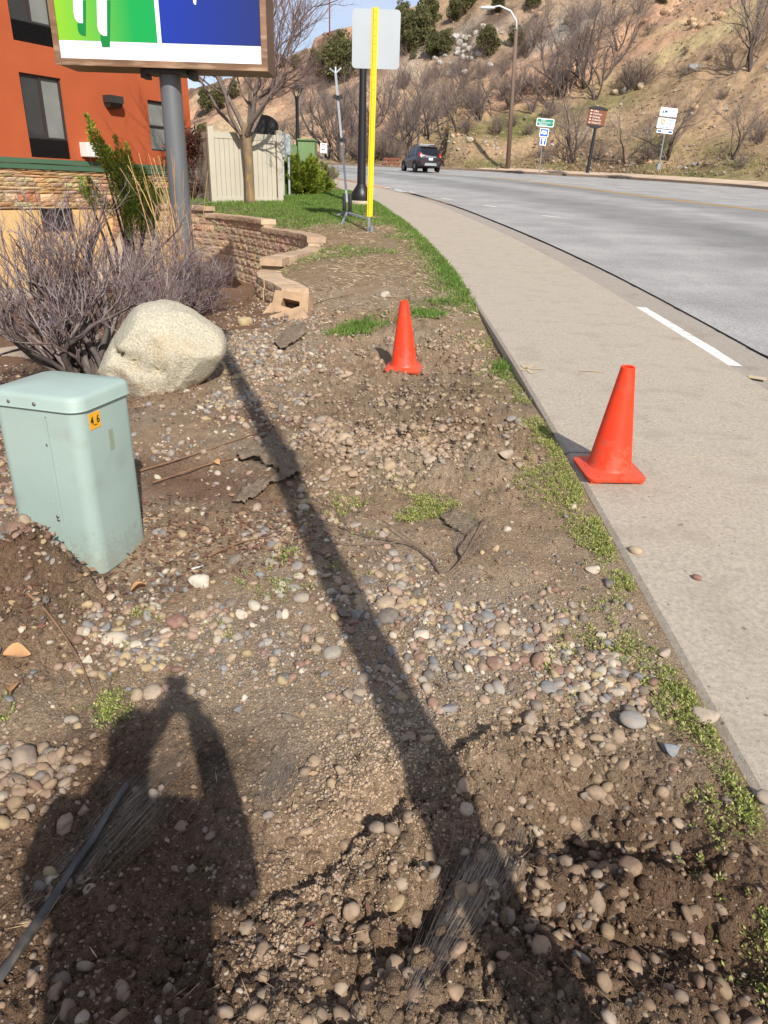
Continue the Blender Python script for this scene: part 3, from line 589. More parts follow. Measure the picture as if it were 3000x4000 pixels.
# bare trees
for px_, py_, hp_, k, lab in ((905, 330, 175, 0, 'largest leafless tree right behind the dark car'), (880, 335, 120, 2, 'leafless tree just left of the big one behind the car'), (850, 330, 110, 1, 'leafless tree right of the yellow post beyond the road'), (955, 300, 100, 3, 'leafless tree right of the one above the car'), (990, 285, 95, 1, 'thin leafless tree left of the tall lamp pole'),
        (1035, 262, 90, 2, 'leafless tree just left of the tall wooden pole'), (1062, 250, 110, 0, 'pale leafless tree behind the tall wooden pole'), (1150, 245, 100, 1, 'leafless tree on the grassy spur above the green road sign'), (1185, 235, 105, 3, 'leafless tree on the spur between green and brown signs'),
        (1232, 200, 150, 0, 'tall leafless tree at the top of the spur'), (1262, 190, 140, 2, 'many-stemmed leafless tree above the brown sign'), (1300, 178, 130, 1, 'leafless tree above and right of the brown sign'), (1335, 110, 90, 3, 'leafless tree beside the orange cut high on the hill'), (1205, 120, 90, 0, 'leafless tree in the gully under the top edge'),
        (1620, 150, 150, 2, 'leafless tree at the upper right edge of the frame'), (735, 350, 150, 2, 'leafless tree beside the silver stand beyond the road'), (710, 345, 160, 1, 'leafless tree behind the yield sign'), (765, 340, 140, 3, 'leafless tree between silver stand and black post'), (800, 330, 130, 0, 'leafless tree behind the yellow post'),
        (690, 270, 70, 1, 'small leafless tree right of the black lantern'), (830, 250, 90, 3, 'leafless tree below the corner of the white sign'), (745, 255, 70, 0, 'leafless tree on the slope left of the black post'), (1100, 235, 80, 3, 'leafless tree right of the wooden pole on the spur'), (1000, 200, 60, 1, 'leafless tree under the talus slope'),
        (1585, 345, 110, 3, 'leafless tree at the right edge above the kerb'), (1440, 345, 120, 2, 'leafless thicket tree behind the white information sign'), (1235, 352, 130, 2, 'leafless multi-stem tree left of the brown sign'), (1350, 350, 90, 1, 'slim leafless sapling between brown and white signs'), (1165, 340, 50, 3, 'leafless sapling behind the green road sign'), (925, 300, 130, 2, 'spreading leafless tree above the roof of the dark car'), (870, 300, 130, 0, 'leafless tree right of the black post, halfway up'), (1210, 215, 130, 2, 'leafless tree on the spur above the brown sign, left one'), (1250, 130, 100, 1, 'leafless tree in the upper gully left of the dense grey shrub'), (1180, 160, 100, 3, 'leafless tree right of the wooden lamp pole, higher up'), (1020, 250, 110, 0, 'tall leafless tree between the car and the lamp pole'), (1285, 215, 110, 3, 'leafless tree just left of the dense grey shrub'), (985, 240, 80, 2, 'leafless tree below the talus left of the lamp pole'), (780, 300, 110, 1, 'leafless tree between the black and yellow posts'), (725, 300, 110, 3, 'leafless tree left of the silver stand halfway up'), (1150, 110, 80, 2, 'leafless tree right of the lamp pole top'), (1320, 60, 70, 0, 'leafless tree in the brush under the top edge')):
    p = on_hill(px_, py_)
    if p is None: continue
    d = np.linalg.norm(p - np.array([0, 0, CAM_H])); s = 1.12 * hp_ * d / 1534 / BTH[k]
    two_part('bare_tree', lab, 'tree', (p[0], p[1], p[2] - .1), rng.uniform(0, 6.28), None, BT[k], m_bark, 'leafless trees on the hillside', s)
# scrub
for px_, py_, hp_, lab in ((1360, 192, 72, 'dense round grey shrub with rocks at its foot'), (1372, 190, 66, None), (700, 215, 22, None), (668, 245, 26, None), (560, 250, 24, None), (655, 230, 24, None), (745, 205, 18, 'small dark round shrub left of the silver stand top'), (870, 190, 40, None), (925, 190, 50, None), (945, 170, 46, None), (985, 165, 40, None), (1040, 170, 36, None), (1085, 165, 44, None), (1130, 120, 40, None), (1170, 90, 42, None), (1240, 60, 50, None), (1280, 40, 48, None),
        (1120, 200, 60, None), (1090, 215, 56, None), (1150, 205, 52, None), (1020, 235, 50, None), (970, 250, 50, None), (940, 262, 46, None), (1205, 205, 50, None), (1330, 55, 50, None), (1380, 30, 46, None), (1400, 75, 26, None), (1480, 118, 14, None), (1530, 130, 14, None), (1560, 215, 26, None), (1640, 310, 60, None), (1600, 365, 40, None), (1400, 350, 46, None), (1290, 345, 40, None), (1180, 352, 30, None), (770, 345, 70, None), (830, 345, 74, None), (855, 348, 60, None), (725, 352, 60, None), (690, 352, 60, None), (790, 350, 64, None), (640, 300, 50, None), (610, 290, 40, None), (760, 300, 60, None), (800, 285, 50, None), (740, 280, 46, None), (860, 285, 60, None), (900, 250, 50, None), (850, 230, 40, None), (960, 215, 40, None)):
    p = on_hill(px_, py_)
    if p is None: continue
    d = np.linalg.norm(p - np.array([0, 0, CAM_H])); kk = rng.randrange(3); s = .95 * hp_ * d / 1534 / BSH[kk]
    o = tag(link('bare_shrub', BS[kk], m_bark), lab or 'leafless scrub bush ' + place(px_, py_), 'shrub', 'scrub on the hillside')
    o.location = (p[0], p[1], p[2] - .05); o.rotation_euler = (0, 0, rng.uniform(0, 6.28)); o.scale = (s, s, s * rng.uniform(.9, 1.15))
for k in range(16):
    a_, b_ = rng.uniform(640, 1240), rng.uniform(175, 345)
    p = on_hill(a_, b_ if a_ < 1000 else b_ - (a_ - 1000) * .35)
    if p is None: continue
    d = np.linalg.norm(p - np.array([0, 0, CAM_H])); kk = rng.randrange(3); s = rng.uniform(26, 46) * d / 1534 / BSH[kk]
    o = tag(link('bare_shrub', BS[kk], m_bark), 'grey thicket bush ' + place(a_, b_), 'shrub', 'thicket on the hillside')
    o.location = (p[0], p[1], p[2] - .05); o.rotation_euler = (0, 0, rng.uniform(0, 6.28)); o.scale = (s, s, s * rng.uniform(.9, 1.15))
# rocks
def rock_mesh(name, seed, sub=2, flat=.7, jag=.28):
    V, F = ico(sub); V = V.copy(); r = random.Random(seed); rn = np.random.default_rng(seed)
    for _ in range(7):                                                # chip facets off
        d = rn.normal(size=3); d /= np.linalg.norm(d); h = r.uniform(.55, .85); ex = np.clip(V @ d - h, 0, None); V -= ex[:, None] * d[None] * .95
    V *= 1 + jag * (fbm(V[:, 0] * 2 + seed, V[:, 1] * 2 + V[:, 2] * 1.7, 3, seed) - .5)[:, None]
    V[:, 2] *= flat; V[:, 1] *= r.uniform(.7, 1); return np_mesh(name, V, F, None, False)
ROCK = [rock_mesh('rock', 600 + k) for k in range(7)]
m_rock = mat('hill_rock', src='obj', rough=.9, var=.22, scale=2.5, bump=.5, bscale=9, spec=.2)
ROCKC = [srgb(180, 160, 136), srgb(166, 160, 150), srgb(182, 152, 120), srgb(174, 168, 160), srgb(150, 126, 104)]
def rock(px_, py_, w_, lab, k=None, grp='rocks on the hillside'):
    p = on_hill(px_, py_)
    if p is None: return
    d = np.linalg.norm(p - np.array([0, 0, CAM_H])); s = w_ * d / 1534 / 2
    o = tag(link('rock', ROCK[rng.randrange(7)], m_rock), lab if k is not None and grp == 'rocks on the hillside' else ('big ' if w_ > 10 else 'small ') + ' '.join((lab + ' ' + place(px_, py_)).split()[:15]), 'rock', grp); o.location = (p[0], p[1], p[2] + s * .15); o.scale = (s,) * 3; o.rotation_euler = (rng.uniform(-.4, .4), rng.uniform(-.4, .4), rng.uniform(0, 6.28)); o.color = (*ROCKC[rng.randrange(5) if k is None else k], 1)
for a in ((1382, 347, 22, 'largest tan boulder at the roadside left of the white sign', 2), (1368, 354, 16, 'tan boulder tucked under the largest roadside boulder', 0), (1400, 352, 14, 'tan rock just right of the largest roadside boulder', 2), (1494, 152, 30, 'dark tilted boulder high on the brown slope', 3), (1018, 305, 20, 'big pale boulder in the cut bank right of the car', 0), (1500, 235, 24, 'orange rock slab on the slope above the white sign', 2),
        (1328, 200, 16, 'rock at the left foot of the dense grey shrub', 0), (1384, 188, 18, 'rock at the right foot of the dense grey shrub', 0), (1350, 196, 16, 'rock in front of the dense grey shrub', 1)): rock(a[0], a[1], a[2], a[3], a[4])
for k in range(26): rock(1165 + 17.5 * k + rng.uniform(-6, 6), 356 + rng.uniform(-9, 6) + .012 * (17.5 * k), rng.uniform(5, 13), 'verge rock', None, 'rocks in the far verge')
for k in range(12): rock(690 + 14 * k + rng.uniform(-5, 5), 357 + rng.uniform(-3, 2), rng.uniform(9, 16), 'roadside boulder at the far bend,', 0, 'boulders along the far bend')
for k in range(30): rock(rng.uniform(920, 1110), rng.uniform(285, 345), rng.uniform(4, 10), 'tan rock in the cut bank,', None, 'rocks in the cut bank')
for k in range(40):
    u = rng.random(); rock(1040 - 70 * u + rng.gauss(0, 34), 60 + 90 * u + rng.gauss(0, 14), rng.uniform(6, 17), 'grey talus rock', 1 if rng.random() < .6 else 3, 'talus rocks')
for k in range(40): rock(rng.uniform(1130, 1659), rng.uniform(60, 340), rng.uniform(3, 10), 'loose slope rock', None, 'loose rocks on the slope')
for k in range(24): rock(rng.uniform(1230, 1340), rng.uniform(270, 345), rng.uniform(3, 8), 'rubble stone in the gully', None, 'rubble in the gully')
for k in range(16): rock(1140 + 420 * rng.random(), 40 + rng.uniform(-25, 30), rng.uniform(8, 22), 'pale outcrop rock', 2 if rng.random() < .6 else 0, 'outcrop rocks')
# dry tufts and stones too small to count
rn = np.random.default_rng(9); PT = []
sel = rn.choice(len(V), 34000, p=(lambda w: w / w.sum())(np.clip(1.1 - (HY.ravel() / 150), .05, 1) * ((px > -50) & (px < 1720) & (py > -60) & (py < 380))))
P = V[sel] + rn.normal(size=(len(sel), 3)) * np.array([.35, .35, .0]); P[:, 2] = V[sel, 2] + .02
cg = np.array([srgb(166, 142, 104), srgb(150, 130, 90), srgb(132, 122, 76), srgb(156, 126, 96), srgb(138, 112, 86)])
Vt, Ft, Ct = leaf_tris(P, np.stack([rn.normal(size=len(P)) * .6, rn.normal(size=len(P)) * .6, np.ones(len(P))], 1), .26, .022, rn, cg)
tag(link('hillside_grass', np_mesh('hillside_grass', Vt, Ft, Ct), mat('dry_tuft', src='attr', rough=.9, var=.15, scale=3, spec=.1)), 'dry grass tufts covering the hillside', 'grass', kind='stuff')
vi, fi = ico(1); sel = rn.choice(len(V), 5200, p=(lambda w: w / w.sum())(np.clip(1.1 - (HY.ravel() / 130), .03, 1) * ((px > -50) & (px < 1720) & (py > -60) & (py < 380))))
sz = rn.uniform(.03, .13, len(sel)); R = rn.normal(size=(len(sel), 1, 3)) * .25 + 1
VV = (vi[None] * R * (1 + .35 * rn.normal(size=(len(sel), len(vi), 1)) * .4) * sz[:, None, None] * np.array([1, .85, .7]) + (V[sel] + rn.normal(size=(len(sel), 3)) * np.array([.4, .4, 0]))[:, None, :]).reshape(-1, 3)
FF = (fi[None] + (np.arange(len(sel)) * len(vi))[:, None, None]).reshape(-1, 3); CC = np.repeat(np.array(ROCKC)[rn.integers(0, 5, len(sel))] * rn.uniform(.42, .85, len(sel))[:, None], len(vi), 0)
tag(link('hillside_rubble', np_mesh('hillside_rubble', VV, FF, CC), mat('rubble', src='attr', rough=.95, var=.1, scale=3, spec=.1)), 'small loose stones strewn over the hillside', 'stones', kind='stuff')
# ------------------------------------------------------------------ retaining wall, block by block
print('built things')
rng = random.Random(4)
wall = thing('retaining_wall', 'curved stepped retaining wall of tan split-face concrete blocks', 'wall', (0, 0, 0))
BLK = []
def block_mesh(name, seed, L, Dp, H, jag=.02):
    r = np.random.default_rng(seed); nu, nv2 = 8, 5; vs = []; fs = []
    for j in range(nv2):
        for i in range(nu):
            u, v = i / (nu - 1), j / (nv2 - 1); e = min(u, 1 - u, v, 1 - v) * 4; vs.append(((u - .5) * L, -Dp / 2 - (jag * r.uniform(-.2, 1.6) if 0 < i < nu - 1 and 0 < j < nv2 - 1 else 0) + .0 * e, v * H))
    fs = [(j * nu + i, j * nu + i + 1, (j + 1) * nu + i + 1, (j + 1) * nu + i) for j in range(nv2 - 1) for i in range(nu - 1)]
    b = len(vs); vs += [(-L / 2, Dp / 2, 0), (L / 2, Dp / 2, 0), (L / 2, Dp / 2, H), (-L / 2, Dp / 2, H)]
    bot = list(range(nu)); top = list(range((nv2 - 1) * nu, nv2 * nu)); lef = [j * nu for j in range(nv2)]; rig = [j * nu + nu - 1 for j in range(nv2)]
    fs += [tuple(top) + (b + 2, b + 3), tuple(reversed(bot)) + (b, b + 1), tuple(reversed(lef)) + (b, b + 3)[::1], tuple(rig) + (b + 2, b + 1), (b + 1, b, b + 3, b + 2)]
    me = bpy.data.meshes.new(name); me.from_pydata(vs, [], fs); bm = bmesh.new(); bm.from_mesh(me); bmesh.ops.recalc_face_normals(bm, faces=bm.faces[:]); bm.to_mesh(me); bm.free(); return me
BL, BD, BH = .42, .30, .165
m_block = mat('wall_block', src='obj', rough=.95, var=.2, scale=5, bump=.7, bscale=26, spec=.15, dirt=(srgb(112, 94, 78), 3.0, .55, .45))
BLK = [block_mesh('wall_block', 700 + k, BL * .985, BD, BH * .965, .022) for k in range(6)]
CAP = [block_mesh('cap_block', 720 + k, BL * .985, BD + .06, .11, .008) for k in range(3)]
for me in BLK + CAP: me.materials.append(m_block)
WS = np.concatenate([[0], np.cumsum(np.linalg.norm(np.diff(WALL_PATH, axis=0), axis=1))])
def wp(s, o=0.0):
    x, y = np.interp(s, WS, WALL_PATH[:, 0]), np.interp(s, WS, WALL_PATH[:, 1]); e = .05
    tx, ty = np.interp(s + e, WS, WALL_PATH[:, 0]) - np.interp(s - e, WS, WALL_PATH[:, 0]), np.interp(s + e, WS, WALL_PATH[:, 1]) - np.interp(s - e, WS, WALL_PATH[:, 1]); n = math.hypot(tx, ty); tx, ty = tx / n, ty / n
    return x + ty * -o, y + tx * o, math.atan2(ty, tx)                # o > 0: behind the face
S_A, S_B, S_C, S_D = [float(WS[np.argmin(np.hypot(WALL_PATH[:, 0] - a, WALL_PATH[:, 1] - b))]) for a, b in ((-4.9, 20.1), (-2.95, 17.4), (-1.63, 14.5), (-2.0, 11.7))]
S_E = float(WS[-1]) - .35
TIER = [(0, S_A, 4), (S_A, S_B, 3), (S_B, S_C, 2), (S_C, S_D, 1), (S_D, S_E, 0)]
BLC = [srgb(188, 162, 134), srgb(180, 153, 127), srgb(196, 170, 142), srgb(174, 149, 125)]
Z0 = .50                                                              # top of the lowest cap
for a, b, k in TIER:
    nb = max(1, round((b - a) / BL)); st = (b - a) / nb
    for q in range(nb):
        x, y, ang = wp(a + st * (q + .5), .12); o = link('cap_block', CAP[rng.randrange(3)], None, wall)
        o.location = (x, y, Z0 + k * BH - .11 + rng.uniform(-.004, .004)); o.rotation_euler = (rng.gauss(0, .006), rng.gauss(0, .006), ang + rng.gauss(0, .01)); o.scale = (st / BL, 1, 1); o.color = (*BLC[rng.randrange(4)], 1)
for lev in range(3, -8, -1):                                          # courses, from under the highest cap down
    z = Z0 - .11 + lev * BH; send = next((t[1] for t in reversed(TIER) if t[2] > lev), None) if lev >= 0 else S_E
    c = 3 - lev; s = .1 + (c % 2) * BL / 2
    while s < send:
        L = min(BL, send - s)
        if L < .1: break
        x, y, ang = wp(s + L / 2, .17 - .026 * c); xi, yi = x + math.sin(ang) * .35, y - math.cos(ang) * .35
        if z + BH > float(T(np.array([xi]), np.array([yi]), False)[0]) - .12:
            o = link('wall_block', BLK[rng.randrange(6)], None, wall); o.location = (x, y, z); o.rotation_euler = (0, 0, ang + rng.gauss(0, .012)); o.scale = (L / BL, 1, 1); o.color = (*[k * rng.uniform(.88, 1.05) for k in BLC[rng.randrange(4)]], 1)
        s += L
# the tumbled end block with its open core, and slabs lying in front of it
def slab(name, c, size, rot, parent, hole=None):
    mb = MB(); L, W, H = size
    outer = [(-L / 2, -H / 2), (L / 2, -H / 2), (L / 2 * .84, H / 2), (-L / 2 * .9, H / 2)]
    if hole:
        inn = [(-L * .27, -H * .24), (L * .27, -H * .24), (L * .22, H * .2), (-L * .22, H * .26)]; vs = []
        for yy in (-W / 2, W / 2):
            vs += [(p[0], yy, p[1]) for p in outer] + [(p[0], yy, p[1]) for p in inn]
        fs = [(i, (i + 1) % 4, 4 + (i + 1) % 4, 4 + i) for i in range(4)] + [(8 + i, 12 + i, 12 + (i + 1) % 4, 8 + (i + 1) % 4) for i in range(4)]
        fs += [(i, 8 + i, 8 + (i + 1) % 4, (i + 1) % 4) for i in range(4)] + [(4 + i, 4 + (i + 1) % 4, 12 + (i + 1) % 4, 12 + i) for i in range(4)]; mb.add(vs, fs)
    else: mb.prism(outer, -W / 2, W / 2, 'y')
    o = mb.build(name, m_block, parent); o.location = c; o.rotation_euler = rot; o.color = (*srgb(176, 146, 116), 1); return o
ea = atY(633, 668, 9.1)
eb = thing('fallen_wall_block', 'hollow concrete wall block tipped over at the end of the curved wall', 'block', (ea[0], ea[1], ea[2]))
slab('block_shell', (0, 0, .0), (.50, .24, .36), (math.radians(-24), math.radians(3), math.radians(-12)), eb, True)
slab('block_back', (.02, .2, -.04), (.46, .08, .3), (math.radians(-24), 0, math.radians(-12)), eb)
sl = tag(slab('broken_slab', tuple(atY(628, 698, 8.55) + np.array([0, 0, .03])), (.46, .34, .07), (math.radians(22), math.radians(-16), math.radians(20)), None), 'broken concrete slab lying in front of the tipped block', 'slab')
sl2 = tag(slab('broken_slab', tuple(atY(590, 690, 8.9)), (.5, .3, .08), (math.radians(10), math.radians(-34), math.radians(60)), None), 'flat concrete piece leaning under the left end of the wall', 'slab')
# ------------------------------------------------------------------ the hotel
m_stucco = mat('orange_stucco', srgb(174, 88, 54), rough=.92, var=.07, scale=.8, bump=.35, bscale=55, spec=.2)
m_trim = mat('green_trim', srgb(70, 102, 78), rough=.8, var=.06, scale=2)
m_cream = mat('cream_stucco', srgb(214, 178, 122), rough=.9, var=.06, scale=1, bump=.25, bscale=50)
m_dark = mat('dark_metal', srgb(52, 50, 48), rough=.55, var=.12, scale=8)
m_black = mat('black_paint', srgb(30, 30, 32), rough=.42, var=.15, scale=6)
m_glass = mat('window_glass', srgb(56, 60, 62), rough=.08, var=.1, scale=.6, spec=.8)
m_curtain = mat('curtain', srgb(126, 128, 122), rough=.6, var=.1, scale=2, spec=.5)
BY = 28.0; bc = atY(414.5, 300, BY); BU = np.array([math.sin(math.radians(29)), math.cos(math.radians(29))])
def WU(px_, py_):
    d = ray(px_, py_); n = np.array([BU[1], -BU[0]]); t = (n @ bc[:2]) / (n @ d[:2]); P = d * t + np.array([0, 0, CAM_H]); return float((P[:2] - bc[:2]) @ BU), float(P[2])
hotel = thing('hotel_building', 'orange stucco building with green trim band and stone base', 'building', (bc[0], bc[1], 0), math.atan2(BU[1], BU[0]))
wins = []
(u0, zt), (u1, _), (_, zb) = WU(40, 155), WU(131, 172), WU(66, 339); zg = WU(62, 297)[1]; wins.append((u0, u1, zb, zt, zg, 'pair'))
(_, zt2b), zg2 = WU(26, 85), WU(20, 33)[1]; wins.append((u0, u1, zt2b, zt2b + (zt - zb), zt2b + (zg - zb), 'pair'))
(u2, zt3), (_, zb3) = WU(318, 215), WU(331, 325); u3 = u2 + (u1 - u0) * .95; wins.append((u2, u3, zb3, zt3, None, 'single'))
wins.append((u2, u3, zt2b + .4, zt2b + .4 + (zt3 - zb3), None, 'single'))
u4 = u0 - 3.6; wins.append((u4, u4 + (u1 - u0), zb, zt, zg, 'pair'))
WZ0 = WU(0, 338)[1]; WTOP = 10.5; UL = -13.0
us = sorted({UL, 0.0, *[w[0] for w in wins], *[w[1] for w in wins]}); zs = sorted({WZ0, WTOP, *[w[2] for w in wins], *[w[3] for w in wins]})
mb = MB()
def facade(mb, us, zs, holes, depth):
    for i in range(len(us) - 1):
        for j in range(len(zs) - 1):
            cu, cz = (us[i] + us[i + 1]) / 2, (zs[j] + zs[j + 1]) / 2
            if any(h[0] < cu < h[1] and h[2] < cz < h[3] for h in holes): continue
            mb.add([(us[i], 0, zs[j]), (us[i + 1], 0, zs[j]), (us[i + 1], 0, zs[j + 1]), (us[i], 0, zs[j + 1])], [(0, 1, 2, 3)])
    for h in holes:
        a, b, c, d = h[:4]
        mb.add([(a, 0, c), (b, 0, c), (b, 0, d), (a, 0, d), (a, depth, c), (b, depth, c), (b, depth, d), (a, depth, d)], [(0, 4, 5, 1), (1, 5, 6, 2), (2, 6, 7, 3), (3, 7, 4, 0)])
facade(mb, us, zs, wins, .14)
mb.add([(0, 0, WZ0), (0, 9, WZ0), (0, 9, WTOP), (0, 0, WTOP)], [(0, 1, 2, 3)]); mb.add([(UL, 0, WTOP), (0, 0, WTOP), (0, 9, WTOP), (UL, 9, WTOP)], [(0, 1, 2, 3)])
mb.build('stucco_wall', m_stucco, hotel, fixn=False)
for (a, b, c, d, g, kind) in wins:
    w = MB(); fr = .05; gb = g if g is not None else c
    for (p, q, r, s_) in ((a, b, d - fr, d), (a, b, gb, gb + fr), (a, a + fr, gb + fr, d - fr), (b - fr, b, gb + fr, d - fr)): w.box(((p + q) / 2, .09, (r + s_) / 2), (q - p - .004, .07, s_ - r - .002))
    fo = w.build('window', m_dark, hotel); mid = a + (b - a) * .5
    if kind == 'pair':
        MB().box((mid, .085, (gb + d) / 2), (.05, .06, d - gb - 2 * fr - .004)).build('mullion', m_dark, fo)
        MB().box(((a + mid) / 2, .11, (gb + d) / 2), (mid - a - .1, .01, d - gb - .1)).build('pane', m_glass, fo)
        MB().box(((b + mid) / 2, .125, (gb + d) / 2), (b - mid - .1, .01, d - gb - .1)).build('pane', m_curtain, fo)
        lv = MB(); lv.box(((a + b) / 2, .10, (c + gb) / 2), (b - a - .004, .04, gb - c - .004)); n = 16
        for k in range(n): lv.box(((a + b) / 2, .06, c + (gb - c) * (k + .5) / n), (b - a - .03, .05, (gb - c) / n * .55), rot=Matrix.Rotation(math.radians(30), 3, 'X'))
        lv.build('louvre', m_black, hotel)
    else:
        for r, s_ in ((c + fr, (c + d) / 2 - .02), ((c + d) / 2 + .02, d - fr)): MB().box((mid, .12, (r + s_) / 2), (b - a - 2 * fr, .01, s_ - r)).build('pane', m_curtain, fo)
        MB().box((mid, .09, (c + d) / 2), (b - a - .1, .06, .045)).build('mullion', m_dark, fo)
zB0 = WU(0, 362)[1]; zS0 = WU(0, 452)[1]
for (za, zb_, y) in ((zB0, zB0 + (WZ0 - zB0) * .52, -.06), (zB0 + (WZ0 - zB0) * .56, WZ0, -.09)):
    MB().box((UL / 2 + .04, y / 2 + .05, (za + zb_) / 2), (-UL + .08, .1 - y, zb_ - za)).build('trim_band', m_trim, hotel)
MB().box((UL / 2, .12, zB0 / 2 - 1), (-UL, .1, zB0 + 2)).build('base_wall', mat('stone_mortar', srgb(128, 98, 68), rough=.95), hotel)
# ashlar veneer: each stone a piece
m_stone = mat('veneer_stone', src='obj', rough=.9, var=.2, scale=4, bump=.6, bscale=18, spec=.2)
STC = [srgb(194, 162, 120), srgb(182, 148, 108), srgb(204, 178, 140), srgb(174, 134, 94), srgb(190, 166, 134), srgb(168, 142, 114)]
STN = []
for k in range(6):
    r_ = np.random.default_rng(800 + k); mb = MB(); n = 4; vs = []
    for j in range(n):
        for i in range(n):
            inn = 0 < i < n - 1 and 0 < j < n - 1; vs.append((i / (n - 1) - .5, -(.05 if inn else .025) - r_.uniform(0, .03), j / (n - 1) - .5))
    m2 = len(vs); vs += [(-.5, .08, -.5), (.5, .08, -.5), (.5, .08, .5), (-.5, .08, .5)]
    fs = [(j * n + i, j * n + i + 1, (j + 1) * n + i + 1, (j + 1) * n + i) for j in range(n - 1) for i in range(n - 1)] + [(0, m2, m2 + 1, n - 1, 2, 1), (12, 13, 14, 15, m2 + 2, m2 + 3), (0, 4, 8, 12, m2 + 3, m2), (3, m2 + 1, m2 + 2, 15, 11, 7)]
    me = bpy.data.meshes.new('stone'); me.from_pydata(vs, [], fs); me.materials.append(m_stone); STN.append(me)
z = zS0; cnt = 0
while z < zB0 - .03:
    h = rng.choice((.07, .09, .12, .16, .22)); h = min(h, zB0 - z - .004); u = -9.4
    while u < -.05:
        L = min(rng.uniform(.22, .7) * (1.2 if h < .1 else .8), -.02 - u); sub = 2 if h > .15 and rng.random() < .4 else 1
        for q in range(sub):
            o = link('stone', STN[rng.randrange(6)], None, hotel); hh = h / sub; o.location = (u + L / 2, .03, z + hh * (q + .5)); o.scale = (L - .015, 1, hh - .012); o.color = (*[c * rng.uniform(.85, 1.1) for c in STC[rng.randrange(6)]], 1); cnt += 1
        u += L
    z += h
print('stones', cnt)
MB().box((-6.4, .06, (zS0 - 2.2) / 2), (5.8, .1, zS0 + 2.15)).build('lower_wall', m_cream, hotel)
(ua, za), (ub, zb_) = WU(86, 450), WU(160, 497)
MB().box(((ua + ub) / 2, -.0, (za + zb_) / 2), (ub - ua, .06, za - zb_)).build('basement_window', m_black, hotel)
(ua, za), (ub, zb_) = WU(221, 205), WU(254, 236); wl = MB(); L = ub - ua; H = za - zb_
wl.box(((ua + ub) / 2, -.15, za - H * .30), (L, .32, H * .60)); wl.box(((ua + ub) / 2, -.13, za - H * .66), (L * .9, .28, H * .10)); wl.loft([[(ua + .02, 0, za - H * .72), (ub - .02, 0, za - H * .72), (ub - .02, -.3, za - H * .72), (ua + .02, -.3, za - H * .72)], [(ua + .07, 0, zb_), (ub - .07, 0, zb_), (ub - .07, -.2, zb_), (ua + .07, -.2, zb_)]])
wl.build('wall_lamp', m_dark, hotel)
(ua, za), (ub, zb_) = WU(171, 307), WU(213, 341); m_acw = mat('ac_white', srgb(220, 218, 212), rough=.5, var=.05)
ac = MB().box(((ua + ub) / 2, -.16, (za + zb_) / 2), (ub - ua, .36, za - zb_), bev=.02).build('air_conditioner', m_acw, hotel)
for k in range(3): MB().box((ua + (ub - ua) * .62, -.345, zb_ + (za - zb_) * (.24 + .26 * k)), ((ub - ua) * .5, .012, (za - zb_) * .18)).build('grille', m_black, ac)
MB().box((ua - .1, -.04, WZ0 + .03), (.3, .1, .05)).build('vent_hood', m_stucco, hotel)
# path and low kerb by the building
m_path = mat('side_path_concrete', srgb(176, 160, 140), rough=.9, var=.12, scale=1.2)
pp = catmull([(-4.1, 8.35), (-4.75, 8.95), (-5.6, 9.2), (-7.0, 9.1)], 8); mb = MB(); rings = []
for i, p in enumerate(pp):
    t = np.gradient(pp, axis=0)[i]; t /= np.linalg.norm(t); nn = np.array([-t[1], t[0]]) * .11; z = gz(p[0], p[1])
    rings.append([(p[0] - nn[0], p[1] - nn[1], z - .2), (p[0] - nn[0], p[1] - nn[1], z + .09), (p[0] + nn[0], p[1] + nn[1], z + .09), (p[0] + nn[0], p[1] + nn[1], z - .2)])
kb = mb.loft(rings).build('bed_kerb', m_path); tag(kb, 'low curved concrete kerb edging the bed behind the bare shrub', 'kerb')
w0 = np.array([bc[0], bc[1]]) ; nd = np.array([BU[1], -BU[0]])
def wl_pt(u, o): p = w0 + BU * u + nd * o; return p
mb = MB(); ring = []
for u in np.linspace(-13, -3.5, 12):
    a, b = wl_pt(u, .3), wl_pt(u, 1.9); ring.append([(a[0], a[1], gz(a[0], a[1]) + .05), (b[0], b[1], gz(b[0], b[1]) + .05), (b[0], b[1], gz(b[0], b[1]) - .3)])
tag(mb.loft(ring, False, False).build('building_path', m_path), kind='structure')
# ------------------------------------------------------------------ big hotel sign on its pole
m_bronze = mat('bronze_frame', srgb(134, 100, 74), rough=.45, var=.3, scale=1.6, metal=.35, stretch=(1, 1, 5), dirt=(srgb(198, 170, 138), 2.2, .5, .55))
m_bronze_d = mat('bronze_end', srgb(98, 72, 56), rough=.5, var=.15, scale=2, metal=.3)
m_pole = mat('grey_pole', srgb(104, 106, 108), rough=.5, var=.12, scale=2.5, stretch=(1, 1, .3), metal=.2, dirt=(srgb(70, 68, 68), 1.4, .5, .6))
m_signw = mat('sign_white', srgb(236, 238, 244), rough=.35, var=.02)
def grad_mat(name, c0, c1, axis, a, b):
    m = bpy.data.materials.new(name); m.use_nodes = True; N, L = m.node_tree.nodes, m.node_tree.links; tc = N.new('ShaderNodeTexCoord'); sp = N.new('ShaderNodeSeparateXYZ'); L.new(tc.outputs['Object'], sp.inputs[0])
    mr = N.new('ShaderNodeMapRange'); mr.inputs['From Min'].default_value = a; mr.inputs['From Max'].default_value = b; L.new(sp.outputs[axis], mr.inputs['Value'])
    rp = N.new('ShaderNodeValToRGB'); rp.color_ramp.elements[0].color = (*c0, 1); rp.color_ramp.elements[1].color = (*c1, 1); L.new(mr.outputs[0], rp.inputs['Fac']); L.new(rp.outputs['Color'], N['Principled BSDF'].inputs['Base Color']); N['Principled BSDF'].inputs['Roughness'].default_value = .3; return m
SF, SDp = 12.1, .8
sgn0 = atY(349.5, 146.5, SF)
